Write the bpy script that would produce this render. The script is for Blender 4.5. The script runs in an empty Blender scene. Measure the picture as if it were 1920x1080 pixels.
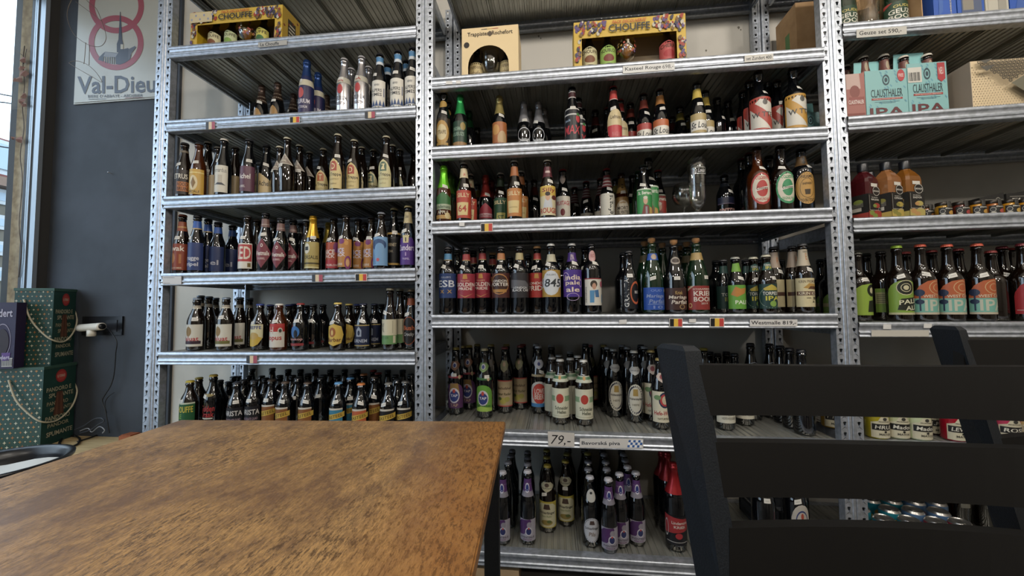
import bpy, bmesh, math, random
import numpy as np
from mathutils import Vector, Matrix
random.seed(7)
S = bpy.context.scene
COL = S.collection
# ------------------------------------------------------------------ camera
FPX, PITCH, YAW, ROLL = 718.87, 2.8143, 6.1545, -.5356
CX, CY, CZ = .4729, -1.4693, 1.05
_a, _b, _r = (math.radians(v) for v in (YAW, PITCH, ROLL))
FW = np.array([-math.sin(_a)*math.cos(_b), math.cos(_a)*math.cos(_b), math.sin(_b)])
_rt = np.array([math.cos(_a), math.sin(_a), 0.]); _up = np.cross(_rt, FW)
RT = _rt*math.cos(_r)+_up*math.sin(_r); UP = -_rt*math.sin(_r)+_up*math.cos(_r)
CAM = np.array([CX, CY, CZ])
cd = bpy.data.cameras.new('camera'); co = bpy.data.objects.new('camera', cd); COL.objects.link(co)
cd.sensor_width = 36; cd.lens = FPX/1920*36; cd.clip_start = .02; cd.clip_end = 200
co.matrix_world = Matrix([[RT[0], UP[0], -FW[0], CX], [RT[1], UP[1], -FW[1], CY], [RT[2], UP[2], -FW[2], CZ], [0, 0, 0, 1]])
S.camera = co
# ------------------------------------------------------------------ world, lamps, exposure
W = bpy.data.worlds.new('sky'); S.world = W; W.use_nodes = True
bg = W.node_tree.nodes['Background']; bg.inputs[0].default_value = (.70, .84, 1.0, 1); bg.inputs[1].default_value = 3.8
S.view_settings.view_transform = 'Standard'; S.view_settings.look = 'None'
S.view_settings.gamma = 1; S.view_settings.use_curve_mapping = False
S.view_settings.exposure = 0.28
S.cycles.use_denoising = True
S.cycles.max_bounces = 6; S.cycles.diffuse_bounces = 3; S.cycles.glossy_bounces = 3; S.cycles.transmission_bounces = 6
S.cycles.transparent_max_bounces = 8; S.cycles.caustics_reflective = False; S.cycles.caustics_refractive = False
S.cycles.sample_clamp_indirect = 4
LAMP_W = 34.0
LAMPS = [(-.35, -1.75, 2.62), (.95, -1.55, 2.62), (1.75, -1.45, 2.62), (2.75, -1.8, 2.62), (-1.1, -3.2, 2.62), (.5, -3.3, 2.62), (2.0, -3.3, 2.62)]
CEIL = 3.25
pl = bpy.data.lights.new('window_portal', 'AREA'); pl.shape = 'RECTANGLE'; pl.size = 3.5; pl.size_y = 2.5; pl.cycles.is_portal = True
po = bpy.data.objects.new('window_portal', pl); COL.objects.link(po)
po.matrix_world = Matrix.Translation((-2.60, -1.55, 1.68)) @ Matrix.Rotation(math.pi/2, 4, 'Y') @ Matrix.Rotation(math.pi, 4, 'X')

# ------------------------------------------------------------------ geometry helpers
def ray(x, y): return FW+RT*(x-960)/FPX+UP*(540-y)/FPX
def atY(x, y, Y): d = ray(x, y); return CAM+d*(Y-CY)/d[1]
def atX(x, y, X): d = ray(x, y); return CAM+d*(X-CX)/d[0]
def atZ(x, y, Z): d = ray(x, y); return CAM+d*(Z-CZ)/d[2]
def atD(x, y, D): return CAM+ray(x, y)*D
def proj(P):
    v = np.array(P)-CAM; z = v@FW; return 960+FPX*(v@RT)/z, 540-FPX*(v@UP)/z
UNIT = {'L': (-.0354, .0083), 'M': (0., 0.), 'R': (1.4957, -.0087)}
def uf(u, X, Y, Z=0.):
    x0, a = UNIT[u]; return np.array([x0+(X-x0)*math.cos(a)-Y*math.sin(a), (X-x0)*math.sin(a)+Y*math.cos(a), Z])
def atF(u, x, y, Y=0.):            # pixel -> local (X, Z) on plane local Y of a rack
    x0, a = UNIT[u]; n = np.array([-math.sin(a), math.cos(a), 0]); p0 = np.array([x0, 0, 0])+n*Y
    d = ray(x, y); t = ((p0-CAM)@n)/(d@n); P = CAM+d*t
    X = x0+(P[0]-x0)*math.cos(a)+(P[1])*math.sin(a)
    return X, P[2]

def lin(h):
    if isinstance(h, tuple): return h
    c = [int(h[i:i+2], 16)/255 for i in (0, 2, 4)]
    return tuple(v/12.92 if v <= .04045 else ((v+.055)/1.055)**2.4 for v in c)
MATS = {}
def mat(key, col='808080', rough=.5, metal=0., spec=.5, coat=0., trans=0., ior=1.45, alpha=1.):
    if key in MATS: return MATS[key]
    m = bpy.data.materials.new(key); m.use_nodes = True; p = m.node_tree.nodes['Principled BSDF']
    p.inputs['Base Color'].default_value = (*lin(col), 1); p.inputs['Roughness'].default_value = rough
    p.inputs['Metallic'].default_value = metal; p.inputs['Specular IOR Level'].default_value = spec
    p.inputs['Coat Weight'].default_value = coat; p.inputs['Transmission Weight'].default_value = trans
    p.inputs['IOR'].default_value = ior; p.inputs['Alpha'].default_value = alpha
    MATS[key] = m; return m
def noisy(m, scale, c1, c2, lo=.35, hi=.65, bump=0., detail=6, stretch=(1, 1, 1), rough=None, coords='Object'):
    nt = m.node_tree; N = nt.nodes; L = nt.links; p = N['Principled BSDF']
    tc = N.new('ShaderNodeTexCoord'); mp = N.new('ShaderNodeMapping'); mp.inputs['Scale'].default_value = stretch
    nz = N.new('ShaderNodeTexNoise'); nz.inputs['Scale'].default_value = scale; nz.inputs['Detail'].default_value = detail
    cr = N.new('ShaderNodeValToRGB'); cr.color_ramp.elements[0].position = lo; cr.color_ramp.elements[1].position = hi
    cr.color_ramp.elements[0].color = (*lin(c1), 1); cr.color_ramp.elements[1].color = (*lin(c2), 1)
    L.new(tc.outputs[coords], mp.inputs[0]); L.new(mp.outputs[0], nz.inputs['Vector']); L.new(nz.outputs['Fac'], cr.inputs[0]); L.new(cr.outputs[0], p.inputs['Base Color'])
    if bump:
        b = N.new('ShaderNodeBump'); b.inputs['Strength'].default_value = bump; b.inputs['Distance'].default_value = .002
        L.new(nz.outputs['Fac'], b.inputs['Height']); L.new(b.outputs[0], p.inputs['Normal'])
    if rough:
        mr = N.new('ShaderNodeMapRange'); mr.inputs['To Min'].default_value = rough[0]; mr.inputs['To Max'].default_value = rough[1]
        L.new(nz.outputs['Fac'], mr.inputs[0]); L.new(mr.outputs[0], p.inputs['Roughness'])
    return m
def P_(c):
    v = lin(c); g = .25*v[0]+.6*v[1]+.15*v[2]
    return mat('print_'+c, tuple((g+(x-g)*.88)*.80 for x in v), .42, spec=.4)

class MB:
    """collects faces with material slots, built as ONE mesh"""
    def __init__(s): s.v = []; s.f = []; s.m = []; s.mats = []; s.sm = []
    def mi(s, m):
        if m not in s.mats: s.mats.append(m)
        return s.mats.index(m)
    def add(s, vs, fs, m, smooth=False):
        o = len(s.v); k = s.mi(m); s.v += [tuple(map(float, v)) for v in vs]
        for f in fs: s.f.append([o+i for i in f]); s.m.append(k); s.sm.append(smooth)
    def box(s, x0, x1, y0, y1, z0, z1, m):
        vs = [(x, y, z) for x in (x0, x1) for y in (y0, y1) for z in (z0, z1)]
        s.add(vs, [(0, 1, 3, 2), (4, 6, 7, 5), (0, 4, 5, 1), (2, 3, 7, 6), (0, 2, 6, 4), (1, 5, 7, 3)], m)
    def hexa(s, c, m):      # 8 corners: bottom 4 (ccw), top 4
        s.add(c, [(3, 2, 1, 0), (4, 5, 6, 7), (0, 1, 5, 4), (1, 2, 6, 5), (2, 3, 7, 6), (3, 0, 4, 7)], m)
    def lathe(s, prof, m, n=20, smooth=True, c=(0, 0, 0), flute=0):
        vs = []; fs = []
        for r, z in prof:
            for i in range(n):
                a = 2*math.pi*i/n; rr = r*(1+(flute*(i % 2) if flute else 0)); vs.append((c[0]+rr*math.cos(a), c[1]+rr*math.sin(a), c[2]+z))
        for j in range(len(prof)-1):
            for i in range(n):
                k = (i+1) % n; fs.append((j*n+i, j*n+k, j*n+n+k, j*n+n+i))
        s.add(vs, fs, m, smooth)
    def tube(s, pts, r, m, n=8, closed=False, cap=True):
        pts = [Vector(p) for p in pts]; vs = []; fs = []; N = len(pts); prev = None
        for i, p in enumerate(pts):
            t = (pts[min(i+1, N-1)]-pts[max(i-1, 0)]).normalized()
            u = t.orthogonal().normalized() if prev is None else (prev-t*prev.dot(t)).normalized()
            prev = u; w = t.cross(u)
            for k in range(n):
                a = 2*math.pi*k/n; vs.append(tuple(p+u*(r*math.cos(a))+w*(r*math.sin(a))))
        for i in range(N-1):
            for k in range(n): q = (k+1) % n; fs.append((i*n+k, i*n+q, i*n+n+q, i*n+n+k))
        if cap: fs.append(tuple(range(n-1, -1, -1))); fs.append(tuple((N-1)*n+k for k in range(n)))
        s.add(vs, fs, m, True)
    def mesh(s, name):
        me = bpy.data.meshes.new(name); me.from_pydata(s.v, [], s.f)
        for m in s.mats: me.materials.append(m)
        me.polygons.foreach_set('material_index', s.m); me.polygons.foreach_set('use_smooth', s.sm); me.update(); return me
    def build(s, name, parent=None, **kw): return ob(name, s.mesh(name), parent, **kw)
def ob(name, me, parent=None, loc=None, rz=None, **kw):
    o = bpy.data.objects.new(name, me); COL.objects.link(o)
    if parent: o.parent = parent
    if loc is not None: o.location = loc
    if rz is not None: o.rotation_euler = (0, 0, rz)
    for k, v in kw.items(): o[k] = v
    return o
def thing(name, label, cat, loc=(0, 0, 0), rz=0., group=None):
    o = bpy.data.objects.new(name, None); COL.objects.link(o); o.empty_display_size = .05
    o.location = loc; o.rotation_euler = (0, 0, rz); o['label'] = label; o['category'] = cat
    if group: o['group'] = group
    return o
def struct(name, mb): return mb.build(name, kind='structure')
def smoothpath(pts, n=6):
    P = [Vector(p) for p in pts]; out = []
    for i in range(len(P)-1):
        a = P[max(i-1, 0)]; b = P[i]; c = P[i+1]; d = P[min(i+2, len(P)-1)]
        for k in range(n):
            t = k/n; out.append(.5*((2*b)+(c-a)*t+(2*a-5*b+4*c-d)*t*t+(3*b-a-3*c+d)*t**3))
    return out+[P[-1]]

# ---- text outlines, cached, normalised to a -1..1 box
_TX = {}
def glyphs(s, bold=True):
    k = (s, bold)
    if k in _TX: return _TX[k]
    c = bpy.data.curves.new('t', 'FONT'); c.body = s; c.resolution_u = 2; c.offset = .018 if bold else 0.
    o = bpy.data.objects.new('t', c); COL.objects.link(o); dg = bpy.context.evaluated_depsgraph_get(); dg.update()
    me = o.evaluated_get(dg).to_mesh(); v = np.array([p.co[:2] for p in me.vertices]) if len(me.vertices) else np.zeros((1, 2))
    f = [tuple(p.vertices) for p in me.polygons]; o.evaluated_get(dg).to_mesh_clear()
    bpy.data.objects.remove(o); bpy.data.curves.remove(c)
    lo = v.min(0); hi = v.max(0); v = (v-(lo+hi)/2)/np.maximum((hi-lo)/2, 1e-6)
    _TX[k] = (v, f); return _TX[k]
def cut_glyphs(s, bold, n):
    k = (s, bold, n)
    if k in _TX: return _TX[k]
    v, f = glyphs(s, bold); bm = bmesh.new(); vs = [bm.verts.new((float(a), float(b), 0)) for a, b in v]
    for q in f:
        try: bm.faces.new([vs[i] for i in q])
        except ValueError: pass
    for i in range(1, n):
        bmesh.ops.bisect_plane(bm, geom=bm.verts[:]+bm.edges[:]+bm.faces[:], plane_co=(-1+2*i/n, 0, 0), plane_no=(1, 0, 0), dist=1e-5)
    bm.verts.index_update(); _TX[k] = (np.array([q.co[:2] for q in bm.verts]), [tuple(q.index for q in fc.verts) for fc in bm.faces]); bm.free(); return _TX[k]
def poly_cols(pts, n):
    """slice a convex polygon (u,v) into vertical strips -> quads"""
    xs = [p[0] for p in pts]; x0, x1 = min(xs), max(xs)
    us = sorted(set([round(x0+(x1-x0)*i/n, 5) for i in range(n+1)]+[round(x, 5) for x in xs])); V = []; F = []
    for u in us:
        ys = []
        for i in range(len(pts)):
            (a, b), (c, d) = pts[i], pts[(i+1) % len(pts)]
            if abs(a-c) < 1e-7:
                if abs(u-a) < 1e-4: ys += [b, d]
            elif min(a, c)-1e-4 <= u <= max(a, c)+1e-4: ys.append(b+(d-b)*(u-a)/(c-a))
        if not ys: ys = [0, 0]
        V += [(u, min(ys)), (u, max(ys))]
    for i in range(len(us)-1): F.append((2*i, 2*i+2, 2*i+3, 2*i+1))
    return V, F
SHAPES = {
 'rect': [(-1, 0), (1, 0), (1, 1), (-1, 1)],
 'arch': [(-1, 0), (1, 0), (1, .62)]+[(math.cos(t*math.pi/10), .62+.38*math.sin(t*math.pi/10)) for t in range(1, 10)]+[(-1, .62)],
 'archl': [(-1, 0), (1, 0), (1, 1), (.3, 1), (-.3, .95), (-.7, .82), (-.95, .62), (-1, .5)],
 'gothic': [(-1, 0), (1, 0), (1, .5), (.8, .72), (.45, .9), (0, 1), (-.45, .9), (-.8, .72), (-1, .5)],
 'oval': [(math.cos(t*math.pi/10), .5+.5*math.sin(t*math.pi/10)) for t in range(20)],
 'diamond': [(0, 0), (1, .5), (0, 1), (-1, .5)],
 'hex': [(-.75, .12), (0, 0), (.75, .12), (1, .5), (.75, .88), (0, 1), (-.75, .88), (-1, .5)],
 'hexf': [(-1, .25), (0, 0), (1, .25), (1, .75), (0, 1), (-1, .75)],
 'shield': [(-1, .25), (-.5, .02), (0, 0), (.5, .1), (1, .4), (1, 1), (-1, 1)],
 'round': [(-1, .06), (-.93, 0), (.93, 0), (1, .06), (1, .94), (.93, 1), (-.93, 1), (-1, .94)],
 'drop': [(0, 0), (.55, .25), (1, .65), (.6, 1), (-.6, 1), (-1, .65), (-.55, .25)],
}
def layers(mb, f, L, n0=0, ncol=10, nv=1, ha=0.):
    """f(u, v, k) -> xyz. Draws flat print layers L on a surface."""
    k = n0
    for l in L:
        t = l[0]; k += 1
        if t == 'S': V, F = poly_cols(SHAPES[l[1]], max(ncol, 14)); m = P_(l[2])
        elif t == 'R':
            _, a, b, c, d, col = l; V, F = poly_cols([(a, b), (c, b), (c, d), (a, d)], max(1, int(ncol*abs(c-a)/2+.5))); m = P_(col)
        elif t == 'E':
            _, a, b, ra, rb, col = l; V, F = poly_cols([(a+ra*math.cos(i*math.pi/8), b+rb*math.sin(i*math.pi/8)) for i in range(16)], max(2, int(ncol*ra+.5))); m = P_(col)
        elif t == 'P': V, F = poly_cols(l[1], max(2, int(ncol*(max(q[0] for q in l[1])-min(q[0] for q in l[1]))/2+.5))); m = P_(l[2])
        elif t == 'O':
            _, a, b, ra, rb, th, col = l; V = []; F = []; m = P_(col); n = 28
            for i in range(n):
                c_, s_ = math.cos(2*math.pi*i/n), math.sin(2*math.pi*i/n); V += [(a+ra*c_, b+rb*s_), (a+ra*(1-th)*c_, b+rb*(1-th)*s_)]
            F = [(2*i, 2*((i+1) % n), 2*((i+1) % n)+1, 2*i+1) for i in range(n)]
        elif t == 'T':
            _, a, b, w, h, s, col = l[:7]; o = l[7] if len(l) > 7 else ''; gv, F = cut_glyphs(s, 'n' not in o, min(24, int(w*ha/.11)+1)) if ha and 'v' not in o else glyphs(s, 'n' not in o); m = P_(col)
            sh = .35*h/max(w, 1e-3) if 'i' in o else 0.
            V = [(b0, b1) for b0, b1 in ((a+x*w/2+y*h*(.25 if 'i' in o else 0)*.6, b+y*h/2+(x*w/2*l[8] if len(l) > 8 else 0)) for x, y in gv)]
            if 'v' in o: V = [(a-y*w/2, b+x*h/2) for x, y in gv]
        if nv > 1 and t in 'SREP':
            V2 = []; F2 = []; nc = len(V)//2
            for i in range(nc):
                (a, b), (_, d) = V[2*i], V[2*i+1]; V2 += [(a, b+(d-b)*j/nv) for j in range(nv+1)]
            for i in range(nc-1):
                for j in range(nv): o = i*(nv+1)+j; F2.append((o, o+nv+1, o+nv+2, o+1))
            V, F = V2, F2
        mb.add([f(u, v, k) for u, v in V], F, m, False)
# ------------------------------------------------------------------ materials
galv = mat('galvanised_steel', 'a9adb0', .34, .75)
noisy(galv, 70, 'a2a8b0', 'b8bec8', .35, .65, detail=1, rough=(.34, .46))
galvd = mat('galvanised_sheet', 'a4a49e', .3, .68); noisy(galvd, 9, 'a3a39b', 'b6b6ae', .3, .7, detail=2)
wallm = mat('white_paint', 'b4b0a7', .75); noisy(wallm, 3, 'a9a59c', 'bab6ad', .35, .65, bump=.05)
darkw = mat('charcoal_paint', '33373e', .7); noisy(darkw, 5, '2c3036', '373b42', .35, .65, bump=.12, detail=8)
floorm = mat('grey_floor', '605c57', .5); noisy(floorm, 4, '55514c', '6c6762')
ceilm = mat('ceiling_paint', 'a8a49c', .8)
farw = mat('shop_wall_paint', '8a857c', .8)
plasterm = mat('exterior_render', '8a775a', .9); noisy(plasterm, 30, '745f44', '927d5e', .35, .65, bump=.3)
blackm = mat('black_powder_coat', '0e0f11', .5, spec=.35); noisy(blackm, 420, '0c0d0f', '141619', bump=.25, detail=2)
blackp = mat('black_plastic', '15161a', .3)
whitep = mat('white_plastic', 'cfc9bd', .35)
alum = mat('frame_aluminium', '8f979e', .35, .6); dframe = mat('frame_dark', '191a1d', .5); dreveal = mat('reveal_dark', '2c2b2a', .7)
glassm = mat('clear_glass', 'ffffff', .0, trans=1., ior=1.45)
plywood = mat('plywood', 'b39c72', .55); noisy(plywood, 6, 'a58e66', 'bfa87e', stretch=(1, 12, 1))
cardb = mat('cardboard', '9a7a56', .8); noisy(cardb, 12, '8d6f4c', 'a58560')
# window pane: mostly see-through with a faint reflection
pane = bpy.data.materials.new('window_pane'); pane.use_nodes = True; nt = pane.node_tree; nt.nodes.clear()
o_ = nt.nodes.new('ShaderNodeOutputMaterial'); mx = nt.nodes.new('ShaderNodeMixShader'); tr = nt.nodes.new('ShaderNodeBsdfTransparent'); gl = nt.nodes.new('ShaderNodeBsdfGlossy')
tr.inputs[0].default_value = (.93, .96, .97, 1); gl.inputs['Roughness'].default_value = .02; mx.inputs[0].default_value = .07
nt.links.new(tr.outputs[0], mx.inputs[1]); nt.links.new(gl.outputs[0], mx.inputs[2]); nt.links.new(mx.outputs[0], o_.inputs[0])
clearf = bpy.data.materials.new('clear_thin_glass'); clearf.use_nodes = True; nt = clearf.node_tree; nt.nodes.clear()
o_ = nt.nodes.new('ShaderNodeOutputMaterial'); mx = nt.nodes.new('ShaderNodeMixShader'); tr = nt.nodes.new('ShaderNodeBsdfTransparent'); gl = nt.nodes.new('ShaderNodeBsdfGlossy'); lw = nt.nodes.new('ShaderNodeLayerWeight'); mr = nt.nodes.new('ShaderNodeMapRange')
lw.inputs[0].default_value = .35; mr.inputs['To Min'].default_value = .06; mr.inputs['To Max'].default_value = .75
tr.inputs[0].default_value = (.93, .94, .93, 1); gl.inputs['Roughness'].default_value = .03
nt.links.new(lw.outputs['Facing'], mr.inputs[0]); nt.links.new(mr.outputs[0], mx.inputs[0]); nt.links.new(tr.outputs[0], mx.inputs[1]); nt.links.new(gl.outputs[0], mx.inputs[2]); nt.links.new(mx.outputs[0], o_.inputs[0])

# table wood: worn ochre, dark grain streaks
wood = mat('rustic_wood', '8a6234', .38)
def wood_nodes():
    nt = wood.node_tree; N = nt.nodes; L = nt.links; p = N['Principled BSDF']
    tc = N.new('ShaderNodeTexCoord')
    def nz(scale, st, det=6, rot=.0, rgh=.6):
        mp = N.new('ShaderNodeMapping'); mp.inputs['Scale'].default_value = st; mp.inputs['Rotation'].default_value = (0, 0, rot)
        n = N.new('ShaderNodeTexNoise'); n.inputs['Scale'].default_value = scale; n.inputs['Detail'].default_value = det; n.inputs['Roughness'].default_value = rgh
        L.new(tc.outputs['Object'], mp.inputs[0]); L.new(mp.outputs[0], n.inputs[0]); return n
    def ramp(src, a, b, c1, c2):
        r = N.new('ShaderNodeValToRGB'); e = r.color_ramp.elements; e[0].position = a; e[1].position = b; e[0].color = (*lin(c1), 1) if isinstance(c1, str) else (c1,)*3+(1,); e[1].color = (*lin(c2), 1) if isinstance(c2, str) else (c2,)*3+(1,)
        L.new(src, r.inputs[0]); return r
    base = ramp(nz(4.6, (1.2, .8, 1), 14, .3, .80).outputs['Fac'], .42, .56, '6d543e', 'a68355')   # brown / worn ochre patches
    patch = ramp(nz(5.0, (1.2, .8, 1), 8, .2, .65).outputs['Fac'], .44, .60, .12, 1.)
    grain = ramp(nz(66, (2.8, .8, 1), 10, .16, .82).outputs['Fac'], .49, .56, 0., 1.)
    fine = ramp(nz(150, (3.2, .5, 1), 6, .14, .75).outputs['Fac'], .42, .62, 0., 1.)
    def math_(op, a, b):
        m = N.new('ShaderNodeMath'); m.operation = op
        for i, x in enumerate((a, b)):
            if hasattr(x, 'links') or hasattr(x, 'is_output'): L.new(x, m.inputs[i])
            else: m.inputs[i].default_value = x
        return m.outputs[0]
    def mix(fac, a, b, mode='MIX'):
        m = N.new('ShaderNodeMix'); m.data_type = 'RGBA'; m.blend_type = mode; L.new(fac, m.inputs[0])
        for i, x in ((6, a), (7, b)):
            if isinstance(x, str): m.inputs[i].default_value = (*lin(x), 1)
            else: L.new(x, m.inputs[i])
        return m.outputs[2]
    g = math_('MULTIPLY', grain.outputs[0], patch.outputs[0]); g = math_('MULTIPLY', g, .8)
    c = mix(g, base.outputs[0], '33241a')
    f2 = math_('MULTIPLY', fine.outputs[0], .58); c = mix(f2, c, '57402a')
    edge = ramp(nz(1.5, (1, 1, 1), 3).outputs['Fac'], .56, .70, 0., 1.)
    # orange right rim of the board
    sp = N.new('ShaderNodeSeparateXYZ'); L.new(tc.outputs['Object'], sp.inputs[0])
    mr = N.new('ShaderNodeMapRange'); mr.inputs['From Min'].default_value = .26; mr.inputs['From Max'].default_value = .40; L.new(sp.outputs[0], mr.inputs[0])
    e2 = math_('MULTIPLY', mr.outputs[0], .6); c = mix(e2, c, '8a5a24')
    g3 = math_('MULTIPLY', grain.outputs[0], mr.outputs[0]); g3 = math_('MULTIPLY', g3, .6); c = mix(g3, c, '3a2210')
    L.new(c, p.inputs['Base Color'])
    b = N.new('ShaderNodeBump'); b.inputs['Strength'].default_value = .25; b.inputs['Distance'].default_value = .001; b.invert = True
    L.new(g, b.inputs['Height']); L.new(b.outputs[0], p.inputs['Normal']); p.inputs['Roughness'].default_value = .42
wood_nodes()

# ------------------------------------------------------------------ room shell
XL_, XR_, YB, YF = -2.505, 3.6, .50, -5.2
m = MB(); m.box(XL_-.3, XR_+.2, YF-.2, YB+.2, -.12, 0, floorm); struct('floor', m)
m = MB(); m.box(XL_-.3, XR_+.2, YF-.2, YB+.2, CEIL, CEIL+.12, ceilm); struct('ceiling', m)
m = MB(); m.box(-1.677, XR_+.2, YB, YB+.2, 0, CEIL, wallm)
for (x, y, w) in ((848, 250, .010), (858, 252, .006), (1010, 68, .008), (1014, 72, .006), (1385, 52, .01), (1389, 56, .006), (1324, 95, .008), (1480, 30, .006)):
    q = atY(x, y, YB-.0005); n = 7; V = [(q[0]+w*(.6+.4*math.sin(3*i))*math.cos(2*math.pi*i/n), YB-.0006, q[2]+w*.8*math.sin(2*math.pi*i/n)) for i in range(n)]
    m.add(V, [tuple(range(n))], mat('wall_stain', '6b665c', .8))
struct('wall_back', m)
m = MB(); m.box(XL_-.3, -1.677, YB-.015, YB+.2, 0, CEIL, darkw); struct('wall_back_dark', m)
m = MB(); m.box(XR_, XR_+.2, YF-.2, YB, 0, CEIL, farw); struct('wall_right', m)
m = MB(); m.box(XL_-.3, XR_, YF-.2, YF, 0, CEIL, farw); struct('wall_front', m)
WY0, WY1, WZ0, WZ1 = -3.6, .415, .36, 3.0
m = MB(); m.box(XL_-.22, XL_, YF, YB, 0, WZ0-.02, darkw); m.box(XL_-.22, XL_, YF, YB, WZ1, CEIL, darkw)
m.box(XL_-.22, XL_, YF, WY0, WZ0-.02, WZ1, darkw); m.box(XL_-.22, XL_, WY1+.012, YB-.015, WZ0-.02, WZ1, dreveal); struct('wall_left', m)
XJ = [atY(p, 250, WY1)[0] for p in (74, 65, 60, 54, 47)]      # jamb profile steps, from room to street
XG = (XJ[2]+XJ[3])/2
m = MB(); m.box(XG-.004, XG+.002, WY0, WY1, WZ0, WZ1, pane); win = struct('window_1', m)
def wbar(name, y0, y1, x0, x1, mt, z0=WZ0, z1=WZ1): q = MB(); q.box(x0, x1, y0, y1, z0, z1, mt); q.build(name, win)
for k, (nm_, mt_, dy) in enumerate((('frame_side', alum, .0), ('frame_seal', dframe, .004), ('frame_side', alum, .0), ('frame_seal', dframe, .003))): wbar(nm_, WY1+dy, WY1+.02, XJ[k+1], XJ[k], mt_)
wbar('frame_side', WY0, WY0+.06, XJ[3], XJ[0], alum); wbar('mullion', -1.62, -1.56, XJ[3], XJ[1], alum)
wbar('frame_top', WY0, WY1+.01, XJ[3], XJ[0], alum, WZ1-.06, WZ1); wbar('frame_bottom', WY0, WY1+.01, XJ[3], XJ[0], alum, WZ0-.02, WZ0+.04)

# ------------------------------------------------------------------ outside
OX = XL_-.30
PXA, PXB = atY(46, 300, WY1+.005)[0], atY(27, 300, WY1+.005)[0]
m = MB(); m.box(PXB, PXA, WY1+.005, WY1+.7, -.3, 4.2, plasterm); pier = m.build('exterior_pier', kind='structure')
leafm = mat('dry_leaf', '6d3f2a', .8); stemm = mat('dry_stem', '4a382b', .8)
t = thing('dry_creeper', 'dried brown creeper clinging to the sandy pier outside the window', 'creeper')
q = MB(); pts = [atY(x, y, WY1-.006) for x, y in ((46, 86), (43, 120), (46, 160), (42, 200), (45, 240), (38, 290), (42, 340), (36, 420), (40, 470), (35, 520))]
q.tube(smoothpath(pts, 4), .0022, stemm, 5); q.tube([atY(44, 105, WY1-.006), atY(31, 96, WY1-.006)], .0016, stemm, 4); q.tube([atY(44, 120, WY1-.006), atY(50, 92, WY1-.006)], .0016, stemm, 4); q.build('stem', t)
rnd = random.Random(3)
for (x, y, s) in ((43, 112, 7), (40, 128, 6), (44, 138, 8), (36, 148, 7), (44, 180, 6), (41, 190, 7), (45, 196, 5), (38, 262, 7), (28, 151, 5), (25, 259, 4)):
    c = Vector(atY(x, y, WY1-.012)); q = MB(); r = s*.0028; n = 6; a0 = rnd.random()*6
    V = [c+Vector((r*1.6*(.6+.4*rnd.random())*math.cos(a0+i), .005*math.sin(i*2.1), r*(.7+.5*rnd.random())*math.sin(a0+i))) for i in range(n)]+[c+Vector((0, -.006, 0))]
    q.add(V, [(i, (i+1) % n, n) for i in range(n)], leafm); q.build('leaf', t)
# apartment building across the street
BX = -15.; facm = mat('far_facade', '5c564b', .9); roofm = mat('far_roof', '5a2d26', .9); winw = mat('far_window_frame', '9fa2a2', .6); wing = mat('far_window_glass', '8d9ba5', .2); ledge = mat('far_ledge', '6f5a4c', .8)
bt = thing('apartment_building', 'grey apartment block with a red tiled roof and white windows across the street', 'building')
yc = atX(12, 370, BX)[1]; ez = atX(8, 338, BX)[2]; rz_ = atX(8, 296, BX)[2]
q = MB(); q.box(BX-8, BX, yc-14, yc+9, -3, ez, facm); q.build('facade', bt)
q = MB(); q.hexa([(BX+.35, yc-14.3, ez), (BX+.35, yc+9.3, ez), (BX-8, yc+9.3, ez), (BX-8, yc-14.3, ez), (BX-2.4, yc-14.3, rz_+1.3), (BX-2.4, yc+9.3, rz_+1.3), (BX-5, yc+9.3, rz_+1.3), (BX-5, yc-14.3, rz_+1.3)], roofm); q.build('roof', bt)
q = MB(); q.box(BX, BX+.4, yc-14.3, yc+9.3, ez-.25, ez, ledge); q.build('eave', bt)
rows = [(atX(10, a, BX)[2], atX(10, b, BX)[2]) for b, a in ((357, 385), (405, 432), (454, 480), (502, 527))]
for zb, zt in rows:
    for k in range(-5, 4):
        y = yc+k*2.6; w = .8
        q = MB(); q.box(BX-.02, BX+.06, y-w, y+w, zb, zt, winw); wn = q.build('window', bt)
        q = MB(); q.box(BX+.05, BX+.075, y-w+.12, y-.06, zb+.1, zt-.1, wing); q.box(BX+.05, BX+.075, y+.06, y+w-.12, zb+.1, zt-.1, wing); q.build('pane', wn)
for k in range(-3, 3):
    y = yc+k*3.1-.4; q = MB(); z0 = ez+.1; q.hexa([(BX+.2, y-.8, z0), (BX+.2, y+.8, z0), (BX-2, y+.8, z0), (BX-2, y-.8, z0), (BX+.1, y-.8, z0+1.0), (BX+.1, y+.8, z0+1.0), (BX-2, y+.8, z0+1.2), (BX-2, y-.8, z0+1.2)], winw); dm = q.build('dormer', bt)
    q = MB(); q.box(BX+.18, BX+.24, y-.6, y+.6, z0+.15, z0+.85, wing); q.build('pane', dm)
for i, (a, b) in enumerate((((-40, 162), (34, 182)), ((-40, 196), (34, 197)), ((-40, 262), (34, 279)))):
    q = MB(); p0 = atX(*a, -9); p1 = atX(*b, -9); md = (p0+p1)/2+np.array([0, 0, -.03 if i != 1 else .05]); q.tube(smoothpath([p0, md, p1], 5), .012, dframe, 5)
    ob('overhead_wire', q.mesh('overhead_wire'), label=['thin dark overhead wire outside, the highest of three', 'thin dark overhead wire outside, middle one of three', 'thin dark overhead wire outside, the lowest one above the roof'][i], category='wire', group='overhead wires outside')
m = MB(); m.box(-40, XL_-.3, -25, 25, -.5, -.3, mat('asphalt', '55565a', .9)); struct('street', m)

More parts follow.
